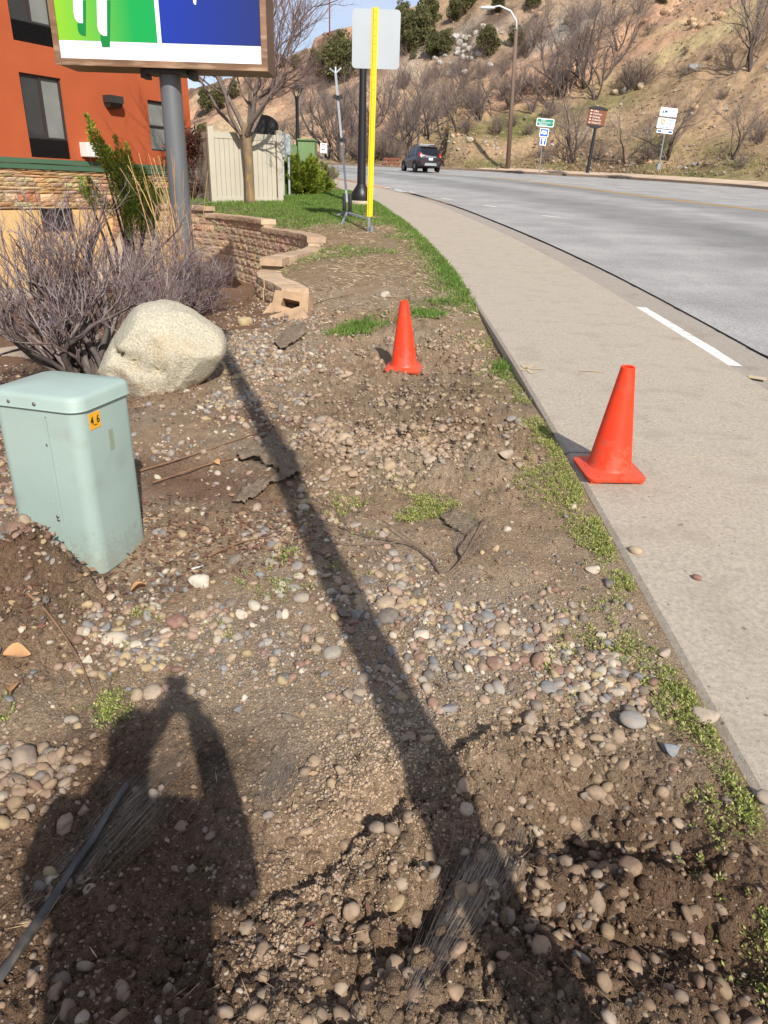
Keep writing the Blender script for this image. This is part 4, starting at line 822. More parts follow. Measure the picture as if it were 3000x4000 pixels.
sign = thing('hotel_sign', 'large green and blue hotel sign cabinet on a round grey pole', 'sign', (sgn0[0], SF + SDp / 2, gz(sgn0[0], SF + SDp / 2) - .1))
SBZ = sgn0[2] - sign.location.z
def SG(px_, py_): p = atY(px_, py_, SF); return p[0] - sgn0[0], p[2] - sign.location.z
W = atY(578, 150, SF)[0] - atY(121, 143, SF)[0]; SH = 2.1; FB = .085; fy = -SDp / 2
cb = MB(); cb.box((0, .02, SBZ + SH / 2), (W - .02, SDp - .06, SH - .02)); cb.build('cabinet', m_bronze_d, sign)
for (x, z, w, h) in ((0, SBZ + FB / 2, W, FB), (0, SBZ + SH - FB / 2, W, FB)): MB().prism([(-w / 2, z - h / 2), (w / 2, z - h / 2), (w / 2 - FB, z + h / 2), (-w / 2 + FB, z + h / 2)] if z < SBZ + 1 else [(-w / 2 + FB, z - h / 2), (w / 2 - FB, z - h / 2), (w / 2, z + h / 2), (-w / 2, z + h / 2)], fy, fy + .05, 'y').build('frame_rail', m_bronze, sign)
for s in (-1, 1): MB().prism([(s * W / 2, SBZ + .001), (s * W / 2, SBZ + SH - .001), (s * (W / 2 - FB), SBZ + SH - FB), (s * (W / 2 - FB), SBZ + FB)], fy, fy + .05, 'y').build('frame_rail', m_bronze, sign)
band = SBZ + FB + .225; xs_ = SG(345.5, 110)[0]; xl = -W / 2 + FB; xr = W / 2 - FB
MB().box((0, fy + .035, SBZ + SH / 2), (W - 2 * FB, .02, SH - 2 * FB)).build('face', m_signw, sign)
gm = grad_mat('sign_green', srgb(128, 184, 30), srgb(0, 150, 66), 'X', xl, xl + (xs_ - xl) * .75); bm_ = grad_mat('sign_blue', srgb(10, 44, 150), srgb(22, 38, 104), 'X', xs_, xr)
ztop = SBZ + SH - FB
MB().prism([(xl, band), (xs_ - .03, band), (xs_ - .03, ztop), (xl, ztop)], fy + .022, fy + .025, 'y').build('green_panel', gm, sign)
MB().prism([(xs_ + .03, band), (xr, band), (xr, ztop), (xs_ + .03, ztop)], fy + .022, fy + .025, 'y').build('blue_panel', bm_, sign)
def cpx(cx, cy): return SG(cx * .663 / DS, cy * .663 / DS)            # from the enlarged detail
m_dkgreen = mat('sign_dark_green', srgb(0, 120, 50), rough=.3, var=.02)
def stroke(pts, m, y, nm):
    mb = MB(); mb.prism([cpx(*p) for p in pts], fy + y, fy + y + .002, 'y'); mb.build(nm, m, sign)
def up(p): return (p[0] - 30, p[1] - 420)
stroke([(426, -40), (430, 70), (438, 105), (452, 126), (468, 134), (486, 135), (484, -40), (470, -430), (402, -430)], m_signw, .016, 'emblem_stroke')
stroke([(566, -40), (571, 150), (578, 180), (590, 198), (606, 208), (628, 211), (626, -40), (612, -430), (548, -430)], m_signw, .016, 'emblem_stroke')
stroke([(452, 135), (454, 170), (464, 196), (482, 208), (503, 212), (503, 0), (480, 0), (480, 135)], m_dkgreen, .019, 'emblem_shade')
stroke([(588, 205), (592, 245), (600, 276), (645, 276), (648, 0), (622, 0), (622, 208)], m_dkgreen, .019, 'emblem_shade')
stroke([(1135, -30), (1137, 10), (1143, 24), (1153, 27), (1156, -30), (1158, -120), (1130, -120)], m_signw, .016, 'letter_stroke')
p0 = atY(378, 300, SF + SDp / 2); px0 = p0[0] - sgn0[0]
pl = MB(); pl.lathe([(.16, 0), (.158, SBZ)], 28, (px0, 0, 0)); pl.build('pole', m_pole, sign, smooth='all')
MB().box((px0, 0, SBZ - .02), (.62, .5, .05)).build('pole_saddle', m_dark, sign)
for k in (-1, 1): MB().box((px0 + k * .36, 0, SBZ - .05), (.08, .3, .1)).build('pole_bracket', m_dark, sign)

# ------------------------------------------------------------------ green telecom pedestal
m_ped = mat('pedestal_green', srgb(156, 174, 165), rough=.5, var=.06, scale=3, bump=.06, bscale=14, dirt=(srgb(138, 146, 132), 4.5, .57, .6), spec=.4)
ped = thing('utility_pedestal', 'pale green metal utility pedestal with a rounded lid', 'utility box', (-1.36, 2.89, .04), math.radians(-15))
def rr3(w, d, r, z, n=6): return [(x, y, z) for x, y in rrect(w, d, r, n)]
MB().loft([rr3(.385, .335, .06, -.2), rr3(.385, .335, .06, .2)]).build('footing', m_ped, ped, smooth=40)
MB().loft([rr3(.41, .36, .055, .10), rr3(.412, .362, .055, .11), rr3(.412, .362, .055, .84)]).build('body', m_ped, ped, smooth=40)
MB().loft([rr3(.432, .382, .062, .826), rr3(.44, .39, .064, .830), rr3(.434, .384, .062, .838), rr3(.430, .380, .062, .868), rr3(.418, .368, .058, .882), rr3(.39, .34, .05, .888), rr3(.18, .15, .04, .903), rr3(.02, .02, .006, .905)]).build('lid', m_ped, ped, smooth=50)
MB().box((.055, -.182, .47), (.004, .006, .66)).build('door_seam', mat('seam', srgb(96, 112, 104), rough=.7), ped)
MB().box((.052, -.184, .47), (.012, .005, .65)).build('door_lip', m_ped, ped)
m_scr = mat('screw', srgb(120, 120, 114), rough=.4, metal=.7)
def screw(x, y, z, r, ax='y'):
    mb = MB(); mb.lathe([(0, .004), (r * .6, .004), (r, 0)], 10); o = mb.build('screw', m_scr, ped); o.location = (x, y, z); o.rotation_euler = (math.pi / 2, 0, 0) if ax == 'y' else (0, math.pi / 2, 0)
for x, z, r in ((-.10, .85, .008), (.02, .85, .009), (.04, .68, .006), (.03, .36, .008), (.032, .345, .008), (.05, .2, .012)): screw(x, -.182 if z < .8 else -.192, z, r)
m_stk = mat('yellow_sticker', srgb(232, 170, 40), rough=.6, var=.05)
st = MB().box((.2072, -.085, .775), (.0015, .07, .066)).build('number_sticker', m_stk, ped); mtxt = mat('black_print', srgb(26, 24, 22), rough=.7, var=0)
text('sticker_text', '4_6', .046, (.2085, -.085, .776), mtxt, ped, (math.pi / 2, 0, math.pi / 2), 'CENTER', .82)
MB().box((.2070, .005, .665), (.001, .03, .09)).build('touch_up_patch', mat('ped_patch', srgb(138, 152, 128), rough=.5, var=.03), ped)

def grime(m, col, z0, z1, scale=9, amt=.4):
    """mud splashed up from the ground, thickest at the foot"""
    N, L = m.node_tree.nodes, m.node_tree.links; b = N['Principled BSDF']; src = b.inputs['Base Color'].links[0].from_socket; tc = N.new('ShaderNodeTexCoord'); sp_ = N.new('ShaderNodeSeparateXYZ'); L.new(tc.outputs['Object'], sp_.inputs[0])
    mr = N.new('ShaderNodeMapRange'); mr.inputs['From Min'].default_value = z0; mr.inputs['From Max'].default_value = z1; mr.inputs['To Min'].default_value = .62; mr.inputs['To Max'].default_value = .30; L.new(sp_.outputs['Z'], mr.inputs['Value'])
    nz = N.new('ShaderNodeTexNoise'); nz.inputs['Scale'].default_value = scale; nz.inputs['Detail'].default_value = 10; nz.inputs['Roughness'].default_value = .7; L.new(tc.outputs['Object'], nz.inputs['Vector'])
    ad = N.new('ShaderNodeMath'); ad.operation = 'LESS_THAN'; L.new(nz.outputs['Fac'], ad.inputs[0]); L.new(mr.outputs[0], ad.inputs[1])
    am = N.new('ShaderNodeMath'); am.operation = 'MULTIPLY'; am.inputs[1].default_value = amt; L.new(ad.outputs[0], am.inputs[0])
    mx = N.new('ShaderNodeMixRGB'); L.new(am.outputs[0], mx.inputs['Fac']); L.new(src, mx.inputs['Color1']); mx.inputs['Color2'].default_value = (*col, 1); L.new(mx.outputs[0], b.inputs['Base Color'])
# ------------------------------------------------------------------ boulder
m_boul = mat('granite', srgb(188, 180, 158), rough=.9, var=.22, scale=60, bump=.8, bscale=46, spec=.2, detail=12, dirt=(srgb(178, 146, 98), 2.4, .55, .5))
speckle(m_boul, 95, srgb(112, 104, 94), .12, .8)
Vb, Fb = ico(5); Vb = Vb.copy(); th = np.degrees(np.arctan2(Vb[:, 2], Vb[:, 0])) % 360
sil = [(0, .50), (10, .51), (38, .41), (68, .39), (90, .39), (119, .39), (150, .395), (170, .44), (191, .51), (212, .49), (235, .45), (259, .38), (290, .35), (316, .36), (347, .45), (360, .50)]
R_ = np.interp(th, [a for a, _ in sil], [b for _, b in sil]); rho = np.hypot(Vb[:, 0], Vb[:, 2]); s = rho ** .55 * R_ / np.maximum(rho, 1e-6)
Vb2 = np.stack([Vb[:, 0] * s, np.sign(Vb[:, 1]) * np.abs(Vb[:, 1]) ** .7 * .34 + .34 * np.clip(Vb[:, 2] * s, 0, 1) + .05 * Vb[:, 2] * s, Vb[:, 2] * s], 1)
for d_, h_ in (((-.75, -.35, .56), .30), ((.55, -.5, .67), .335), ((.62, -.55, -.55), .34), ((-.2, -.96, .2), .27), ((-.5, -.8, -.35), .36), ((.25, -.93, -.25), .30)):
    d_ = np.array(d_) / np.linalg.norm(d_); Vb2 -= np.clip(Vb2 @ d_ - h_, 0, None)[:, None] * d_[None] * .85
Vb2 *= (1 + .10 * (fbm(Vb[:, 0] * 2.2 + 5, Vb[:, 2] * 2.2 + Vb[:, 1], 4, 77) - .5) + .025 * (fbm(Vb[:, 0] * 14, Vb[:, 2] * 14, 3, 78) - .5))[:, None]
front = Vb[:, 1] < .1
cr = np.exp(-((Vb2[:, 2] + .02 + .30 * (Vb2[:, 0] + .1)) / .028) ** 2) * sst(-.42, -.3, Vb2[:, 0]) * (1 - sst(.06, .14, Vb2[:, 0])) * front       # the overhanging ledge
Vb2[:, 1] += .085 * cr; led = (Vb2[:, 2] < -.02 - .30 * (Vb2[:, 0] + .1)) * sst(-.42, -.25, Vb2[:, 0]) * (1 - sst(.0, .2, Vb2[:, 0])) * front; Vb2[:, 1] += .05 * led
hol = gauss(Vb2[:, 0], Vb2[:, 2], .03, .10, .045, .025) * front; Vb2[:, 1] += .06 * hol
bo = link('granite_boulder', np_mesh('granite_boulder', Vb2, Fb, None, True), m_boul); tag(bo, 'big pale granite boulder at the foot of the bare shrub', 'boulder'); bp = atY(347, 764, 5.5); bo.location = (bp[0], bp[1], bp[2]); bo.scale = (.98, 1.0, .96); grime(m_boul, srgb(150, 124, 98), -.38, -.02, 7, .55)

grime(m_ped, srgb(146, 136, 116), .06, .42, 40, .3)
speckle(m_ped, 20, srgb(196, 206, 200), .028, .7)
# ------------------------------------------------------------------ traffic cones
m_cone = mat('cone_orange', srgb(240, 62, 28), rough=.45, var=.08, scale=5, dirt=(srgb(170, 84, 62), 9, .54, .7), spec=.4)
grime(m_cone, srgb(150, 96, 72), .0, .34, 20)
def cone(label, loc, rz, tilt=(0, 0)):
    t = thing('traffic_cone', label, 'traffic cone', loc, rz, 'orange traffic cones'); t.rotation_euler = (tilt[0], tilt[1], rz)
    mb = MB(); mb.loft([rr3(.335, .335, .045, .012), rr3(.345, .345, .05, .018), rr3(.345, .345, .05, .034), rr3(.30, .30, .05, .046), rr3(.24, .24, .08, .05)]); mb.build('base', m_cone, t, smooth=45)
    for sx in (-1, 1):
        for sy in (-1, 1): MB().box((sx * .12, sy * .12, .006), (.07, .07, .012)).build('foot', m_cone, t)
    MB().lathe([(.146, .048), (.132, .055), (.122, .075), (.040, .626), (.039, .637), (.035, .640), (.028, .637), (.026, .56), (.095, .08)], 36).build('body', m_cone, t, smooth=35)
    return t
g1 = G(1313, 1021); cone('orange traffic cone standing on the edge of the sidewalk', (g1[0], g1[1], float(Pz(g1[1])) - .001), math.radians(4), (math.radians(2.8), 0))
g2 = hit(873, 800); cone('orange traffic cone standing in the dug-up soil', (g2[0], g2[1], gz(g2[0], g2[1]) + .005), math.radians(-8), (math.radians(3), math.radians(-2)))

# ------------------------------------------------------------------ back of the traffic sign on its yellow post, silver stand, black post
m_alu = mat('sign_back_aluminium', srgb(172, 178, 182), rough=.45, var=.05, scale=1.5, metal=.15)
m_ypost = mat('yellow_post', srgb(246, 198, 20), rough=.45, var=.04, scale=3)
m_galv = mat('galvanised', srgb(150, 154, 156), rough=.4, var=.15, scale=20, metal=.6)
b0 = hit(800, 500); YS = b0[1]; ts = thing('traffic_sign', 'back of a white rectangular traffic sign on a yellow post', 'sign', (b0[0], YS, b0[2]))
def loc(px_, py_, Y=None): p = atY(px_, py_, Y or YS); return p[0] - b0[0], p[2] - b0[2]
(xa, zb_), (xb, _) = loc(760, 147), loc(862, 147); zt_ = loc(812, 19)[1]; xm = (xa + xb) / 2
yp0 = loc(798.5, 468); yp1 = loc(811, 16)
def chan(x0, z0, x1, z1, w):
    mb = MB(); pr = [(-w / 2 - .02, .0), (-w / 2, 0), (-w / 2 + .012, -.03), (w / 2 - .012, -.03), (w / 2, 0), (w / 2 + .02, 0), (w / 2 + .02, .004), (w / 2 - .004, .004), (w / 2 - .014, -.025), (-w / 2 + .014, -.025), (-w / 2 + .004, .004), (-w / 2 - .02, .004)]
    mb.loft([[(x0 + a, b, z0) for a, b in pr], [(x1 + a, b, z1) for a, b in pr]]); return mb
chan(yp0[0], yp0[1], yp1[0], yp1[1], .075).build('post', m_ypost, ts)
for k in range(13): MB().lathe([(0, .001), (.008, .001), (.008, 0)], 8).build('bolt_hole', m_black, ts).matrix_local = Matrix.Translation((yp0[0] + (yp1[0] - yp0[0]) * (.98 - k * .035), -.031, yp0[1] + (yp1[1] - yp0[1]) * (.98 - k * .035))) @ Matrix.Rotation(math.pi / 2, 4, 'X')
pn = MB(); pn.prism([(x + xm, z + (zb_ + zt_) / 2) for x, z in rrect(xb - xa, zt_ - zb_, .07)], .01, .016, 'y'); po = pn.build('sign_panel', m_alu, ts)
MB().box((yp0[0] - .01, -.005, .12), (.05, .06, .32)).build('post_sleeve', m_galv, ts); MB().lathe([(.06, -.02), (.06, .09), (.05, .1)], 14, (yp0[0] + .05, -.04, 0), True).build('anchor_bolt', m_galv, ts)
# black lamp post behind it
lb = hit(780, 443); m_foot = mat('footing_concrete', srgb(190, 174, 150), rough=.9)
lp = thing('black_post', 'black tapered post with flared base on a concrete footing behind the yellow post', 'lamp post', (lb[0], lb[1], lb[2])); zt_ = atY(800, 60, lb[1])[2] - lb[2]
MB().lathe([(.34, -.15), (.34, .1), (.32, .115), (0, .115)], 24).build('footing', m_foot, lp)
MB().lathe([(.27, .115), (.28, .2), (.27, .34), (.16, .5), (.135, .55)], 20).build('base_cover', m_black, lp, smooth=50); MB().lathe([(.125, .5), (.105, zt_ * .6), (.085, zt_), (.0, zt_ + .05)], 18).build('pole', m_black, lp, smooth=50)
# sign stand
sb = hit(752, 470); st_ = thing('sign_stand', 'silver spring-loaded sign stand with three legs, left of the yellow post', 'sign stand', tuple(sb))
def sl_(px_, py_): p = atY(px_, py_, sb[1]); return Vector((p[0] - sb[0], 0, p[2] - sb[2]))
m_alu2 = mat('bare_aluminium', srgb(178, 184, 190), rough=.35, var=.1, scale=10, metal=.5); m_rub = mat('rubber', srgb(40, 40, 42), rough=.7)
mtop, mbot = sl_(725, 158), sl_(750, 437)
def bar(nm, a, b, w, m, par, d=None):
    a, b = Vector(a), Vector(b); q = (b - a).to_track_quat('Z', 'X').to_matrix(); mb = MB(); mb.box((a + b) / 2, (w, d or w, (b - a).length), rot=q); return mb.build(nm, m, par)
bar('mast', mbot, mtop, .05, m_alu2, st_)
for px_, py_ in ((712, 147), (725, 144), (737, 146)): bar('prong', mtop, sl_(px_, py_) + Vector((0, .02, 0)), .03, m_alu2, st_)
for px_, py_, s in ((730, 213, 1), (738, 300, -1)):
    c = sl_(px_, py_)
    for k in (-1, 1): bar('rib_bracket', c + Vector((0, -.04, 0)), c + Vector((k * .10, -.04, s * .05)), .09, m_rub, st_, .04)
for k in (-1, 1): MB().lathe([(.03, 0), (.045, .02), (.045, .40), (.03, .42)], 12, (mbot.x + k * .07, 0, .12)).build('spring_grip', m_rub, st_, smooth=40)
MB().box((mbot.x, 0, .1), (.28, .2, .09)).build('leg_hub', m_rub, st_)
for px_, py_ in ((722, 468), (738, 488), (800, 478)):
    e = hit(px_, py_); bar('leg', (mbot.x, -.02, .12), (e[0] - sb[0], e[1] - sb[1], e[2] - sb[2] + .02), .04, m_alu2, st_)

# ------------------------------------------------------------------ fence, cabinets, lantern, yield sign, wooden rail, mast
m_vinyl = mat('vinyl_fence', srgb(180, 172, 154), rough=.55, var=.04, scale=2)
fa, fb2 = atY(463, 439, 22.0), atY(605, 432, 22.9); fe = thing('vinyl_enclosure', 'beige vinyl privacy fence panel behind the young tree', 'fence', (fa[0], fa[1], min(gz(fa[0], fa[1]), fa[2]) - .02), math.atan2(fb2[1] - fa[1], fb2[0] - fa[0]))
FL = math.hypot(fb2[0] - fa[0], fb2[1] - fa[1]); FH = 1.86
for x, y in ((0, 0), (FL, 0), (0, 1.9), (FL, 1.9)):
    MB().box((x, y, FH / 2 + .05), (.16, .16, FH + .1)).build('post', m_vinyl, fe)
npk = 13
for k in range(npk): MB().box((.1 + (FL - .2) * (k + .5) / npk, 0, .2 + (FH - .35) / 2), ((FL - .2) / npk - .008, .035, FH - .35)).build('plank', m_vinyl, fe)
for k in range(8): MB().box((0, .1 + 1.7 * (k + .5) / 8, .2 + (FH - .35) / 2), (.035, 1.7 / 8 - .008, FH - .35)).build('plank', m_vinyl, fe)
for z in (.12, FH - .1): MB().box((FL / 2, 0, z), (FL - .17, .07, .16)).build('rail', m_vinyl, fe); MB().box((0, .95, z), (.07, 1.72, .16)).build('rail', m_vinyl, fe)
dh = atY(567, 272, 24.2); o = tag(MB().prism([(.48 * math.cos(math.radians(a)), .30 * math.sin(math.radians(a))) for a in range(0, 181, 12)] + [(-.48, -1.6), (.48, -1.6)], -.05, .05, 'y').build('round_topped_board', m_dark), 'dark round-topped board showing above the beige fence', 'board'); o.location = (dh[0], dh[1], dh[2] - .0)
m_ubox = mat('utility_green', srgb(112, 138, 92), rough=.6, var=.12, scale=1.5, stretch=(1, 1, .4)); m_meter = mat('meter_grey', srgb(172, 180, 182), rough=.5, var=.06)
ca, cb_ = atY(616, 352, 27), atY(681, 352, 27); uc = thing('green_transformer', 'green electrical cabinet behind the clipped shrub', 'utility box', (ca[0], 27, float(Pz(27)))); ch = atY(650, 303, 27)[2] - uc.location.z
MB().box(((cb_[0] - ca[0]) * .72, .35, ch / 2), ((cb_[0] - ca[0]) * .54, .9, ch)).build('cabinet', m_ubox, uc); MB().box(((cb_[0] - ca[0]) * .22, .5, ch * .46), ((cb_[0] - ca[0]) * .44, .9, ch * .92)).build('side_cabinet', m_ubox, uc); MB().box(((cb_[0] - ca[0]) * .72, .33, ch + .02), ((cb_[0] - ca[0]) * .58, .98, .05)).build('lid', m_ubox, uc); MB().box(((cb_[0] - ca[0]) * .44, -.0, ch * .45), (.03, .06, ch * .85)).build('hinge_post', m_dark, uc)
for a, b, c_, d_, Y in ((604, 285, 616, 340, 25.2), (617, 291, 628, 335, 25.6)):
    p, q = atY(a, b, Y), atY(c_, d_, Y); o = thing('meter_box', 'tall pale grey meter box beside the beige fence' if a < 610 else 'second grey meter box with conduit, nearer the green cabinet', 'meter box', ((p[0] + q[0]) / 2, Y, q[2]))
    MB().box((0, 0, (p[2] - q[2]) / 2), (abs(q[0] - p[0]), .18, p[2] - q[2]), bev=.012).build('housing', m_meter, o); MB().tube([(0, .03, 0), (0, .03, float(Pz(Y)) - q[2])], .035, 8).build('conduit', m_meter, o)
ln = atY(643, 305, 30); lz = float(Pz(30)); la = thing('lantern_post', 'black lantern street lamp behind the green cabinet', 'lamp post', (ln[0], 30, lz)); zl = atY(643, 209, 30)[2] - lz; zt2 = atY(643, 180, 30)[2] - lz
MB().lathe([(.09, 0), (.065, zl * .5), (.06, zl - .1), (.08, zl - .05), (.08, zl)], 14).build('pole', m_black, la, smooth=40); lr = .12; H = zt2 - zl
for k in range(6):
    a = k * math.pi / 3; MB().tube([(lr * .7 * math.cos(a), lr * .7 * math.sin(a), zl), (lr * 1.75 * math.cos(a), lr * 1.75 * math.sin(a), zl + H * .62)], .014, 6).build('cage_bar', m_black, la)
m_lg = mat('lantern_glass', srgb(190, 180, 150), rough=.2, var=.1); MB().lathe([(lr * .55, zl + .02), (lr * 1.45, zl + H * .6)], 6).build('glass', m_lg, la); MB().lathe([(lr * 2.3, zl + H * .6), (lr * 2.2, zl + H * .66), (lr * .7, zl + H * .84), (lr * .6, zl + H * .92), (.02, zl + H)], 6).build('roof', m_black, la)
m_red = mat('sign_red', srgb(176, 40, 52), rough=.5, var=.05)
ya, yb = atY(691.5, 309, 36), atY(706.5, 331, 36); ys_ = thing('yield_sign', 'small white yield sign beside the road beyond the shrub', 'sign', ((ya[0] + yb[0]) / 2, 36, float(Pz(36)) - .2)); zc_ = (ya[2] + yb[2]) / 2 - ys_.location.z; w_, h_ = yb[0] - ya[0], ya[2] - yb[2]
MB().prism([(x, z + zc_) for x, z in rrect(w_, h_, .03)], 0, .01, 'y').build('panel', m_signw, ys_); MB().tube([(0, .03, 0), (0, .03, zc_)], .03, 8).build('post', m_galv, ys_)
tri = lambda s, z: [(-s, z + s * .85), (s, z + s * .85), (0, z - s * .85)]
MB().prism(tri(w_ * .26, zc_ + h_ * .24), -.003, .0, 'y').build('yield_triangle', m_red, ys_); MB().prism(tri(w_ * .15, zc_ + h_ * .25), -.006, -.003, 'y').build('triangle_field', m_signw, ys_)
arw = [(.2, -.24), (.14, -.13), (-.08, -.12), (-.08, -.05), (-.24, -.2), (-.08, -.32), (-.07, -.22), (.08, -.21), (.14, -.26)]; MB().prism([(x * w_ * 1.2, zc_ + z * h_ * .8) for x, z in arw], -.003, 0, 'y').build('turn_arrow', mtxt, ys_)
m_rail = mat('red_brown_timber', srgb(126, 74, 54), rough=.8, var=.15)
w1, w2 = hit(832, 366, HILL_BVH), hit(858, 362, HILL_BVH)
if w1 is None: w1 = atY(832, 366, 64)
wr = thing('wooden_rail', 'short red-brown timber rail fence left of the dark car', 'fence', tuple(w1)); dv = atY(860, 365, w1[1])[0] - w1[0]
for k in range(4): MB().box((dv * k / 3, 0, .35), (.12, .12, .95)).build('post', m_rail, wr)
for z in (.45, .78): MB().box((dv / 2, -.08, z), (dv + .3, .05, .14)).build('rail', m_rail, wr)
mm = hhit(712, 90); mm = mm if mm is not None else atY(711, 80, 140)
ma = thing('radio_mast', 'thin reddish mast rising from the ridge into the sky', 'mast', (mm[0], mm[1], mm[2] - .5)); MB().tube([(0, 0, 0), (0, 0, 14)], [.13, .09], 6).build('mast_tube', mat('mast_red', srgb(120, 70, 66), rough=.7), ma)
for z in (7.5, 11): MB().tube([(-.05, 0, z), (.9, 0, z + .3)], .03, 4).build('mast_arm', m_dark, ma)

# ------------------------------------------------------------------ far side: tall lamp and three signs
wb = atY(1097, 363, 57.5); wz = wb[2]; wt = atY(1117, 42, 57.5); tl = thing('street_lamp', 'tall wooden pole with a curved arm and cobra-head street light', 'street lamp', (wb[0], 57.5, wz - .4))
m_wood = mat('pole_wood', srgb(112, 92, 78), rough=.9, var=.2, scale=1.5, stretch=(3, 3, .3)); dx, dz = wt[0] - wb[0], wt[2] - wz + .4
MB().tube([(0, 0, 0), (dx * .5, 0, dz * .5), (dx, 0, dz)], [.17, .14, .11], 10).build('pole', m_wood, tl, smooth='all')
hd = atY(1051, 17, 57.5); hx, hz = hd[0] - wb[0], hd[2] - wz + .4; m_lum = mat('luminaire_white', srgb(214, 216, 218), rough=.4, var=.04)
MB().tube([(dx, -.1, dz - .6), (dx - .05, -.1, dz - .1), (dx - .5, -.1, dz + .45), (dx + (hx - dx) * .6, -.1, hz + .12), (hx + .5, -.1, hz + .05)], [.06, .06, .055, .05, .05], 8).build('arm', m_lum, tl, smooth='all')
MB().loft([[(hx + .55, -.1 + y * .1, hz + z * .07) for y, z in ((-1, 0), (0, 1), (1, 0), (0, -1))], [(hx + .2, -.1 + y * .2, hz + z * .12) for y, z in ((-1, 0), (0, 1), (1, 0), (0, -1))], [(hx - .25, -.1 + y * .2, hz - .02 + z * .1) for y, z in ((-1, 0), (0, 1), (1, 0), (0, -1))], [(hx - .5, -.1 + y * .08, hz - .03 + z * .04) for y, z in ((-1, 0), (0, 1), (1, 0), (0, -1))]]).build('lamp_head', m_lum, tl, smooth='all')
m_sg = mat('sign_green_paint', srgb(0, 128, 106), rough=.45, var=.03); m_sb = mat('sign_blue_paint', srgb(16, 92, 190), rough=.45, var=.03); m_sbr = mat('sign_brown', srgb(122, 66, 32), rough=.6, var=.06); m_txw = mat('sign_lettering', srgb(240, 240, 236), rough=.5, var=0)
def panel(par, L, x, z, w, h, m, border=None, r=.05, y=0, name='panel', tilt=0):
    o = MB().prism(rrect(w, h, r), y, y + .012, 'y').build(name, border or m, par); o.location = (x, 0, z); o.rotation_euler = (0, tilt, 0)
    if border: q = MB().prism(rrect(w - .09, h - .09, max(.01, r - .03)), y - .003, y, 'y').build('field', m, o)
    return o
def roadside(nm, label, px_, py_, Y, top):
    b = atY(px_, py_, Y); t = thing(nm, label, 'sign', (b[0], Y, b[2] - .3)); return t, b
S1, b = roadside('road_sign', 'green and blue road sign stack with camper and arrow symbols', 1165.5, 366, 52, 255)
def L1(px_, py_, Y=52): p = atY(px_, py_, Y); return p[0] - b[0], p[2] - b[2] + .3
tl1 = math.radians(3)
(xa, za), (xb, zb_) = L1(1159.5, 255.5), L1(1195.5, 274.5); p1 = panel(S1, None, (xa + xb) / 2, (za + zb_) / 2, xb - xa, za - zb_, m_sg, m_signw, .08, -.05, tilt=tl1)
hh = za - zb_
for k, (t_, dxx) in enumerate((('WEST', -.12), ('GLENWOOD  1', 0.0), ('SPRINGS', -.12))): text('lettering', t_, hh * .30, (dxx, -.056, hh * (.27 - .27 * k)), m_txw, p1, align='CENTER')
(xa, za), (xb, zb_) = L1(1166.5, 277), L1(1184, 296.5); p2 = panel(S1, None, (xa + xb) / 2, (za + zb_) / 2, xb - xa, za - zb_, m_sb, m_signw, .05, -.05, tilt=tl1); w_ = xb - xa
MB().prism([(x * w_, z * w_) for x, z in ((-.36, -.1), (-.3, .16), (-.22, .2), (.22, .2), (.3, .14), (.3, -.08), (.36, -.12), (-.36, -.14))], -.057, -.053, 'y').build('camper_symbol', m_txw, p2)
for xx, ww in ((-.16, .09), (.1, .16)): MB().box((xx * w_, -.0585, .07 * w_), (ww * w_, .002, .07 * w_)).build('camper_window', m_sb, p2)
MB().lathe([(0, .002), (.07 * w_, .002), (.07 * w_, 0)], 12).build('camper_wheel', m_txw, p2).matrix_local = Matrix.Translation((.03 * w_, -.056, -.15 * w_)) @ Matrix.Rotation(math.pi / 2, 4, 'X')
(xa, za), (xb, zb_) = L1(1167, 297.5), L1(1179, 314.5); p3 = panel(S1, None, (xa + xb) / 2, (za + zb_) / 2, xb - xa, za - zb_, m_sb, m_signw, .03, -.05, tilt=tl1); w_ = xb - xa
MB().prism([(x * w_, z * w_) for x, z in ((-.1, -.5), (.1, -.5), (.1, .12), (.28, .12), (0, .5), (-.28, .12), (-.1, .12))], -.057, -.053, 'y').build('arrow_symbol', m_txw, p3)
x1, z1 = L1(1176, 262); MB().tube([(0, 0, 0), (x1, 0, z1)], .04, 8).build('post', m_galv, S1)
S2, b = roadside('wayfinding_sign', 'brown wayfinding sign with white lines of text on a black leaning post', 1270, 362, 50, 232)
def L2(px_, py_, Y=50): p = atY(px_, py_, Y); return p[0] - b[0], p[2] - b[2] + .3
(xa, za), (xb, zb_) = L2(1272, 235), L2(1306, 271); xc = (xa + xb) / 2; w_, h_ = xb - xa, za - zb_; tl2 = math.radians(5)
p4 = MB().box((0, 0, 0), (w_, .12, h_)).build('panel', m_sbr, S2); p4.location = (xc, 0, (za + zb_) / 2); p4.rotation_euler = (0, tl2, 0)
MB().prism([(w_ * .55 * math.cos(math.radians(a)), h_ * .5 + .14 * math.sin(math.radians(a))) for a in range(0, 181, 15)] + [(-w_ * .55, h_ * .5 - .03), (w_ * .55, h_ * .5 - .03)], -.09, .09, 'y').build('cap', m_black, p4)
MB().prism([(-w_ * .54, -h_ * .5), (w_ * .54, -h_ * .5), (w_ * .2, -h_ * .5 - .16), (-w_ * .2, -h_ * .5 - .16)], -.09, .09, 'y').build('bracket', m_black, p4)
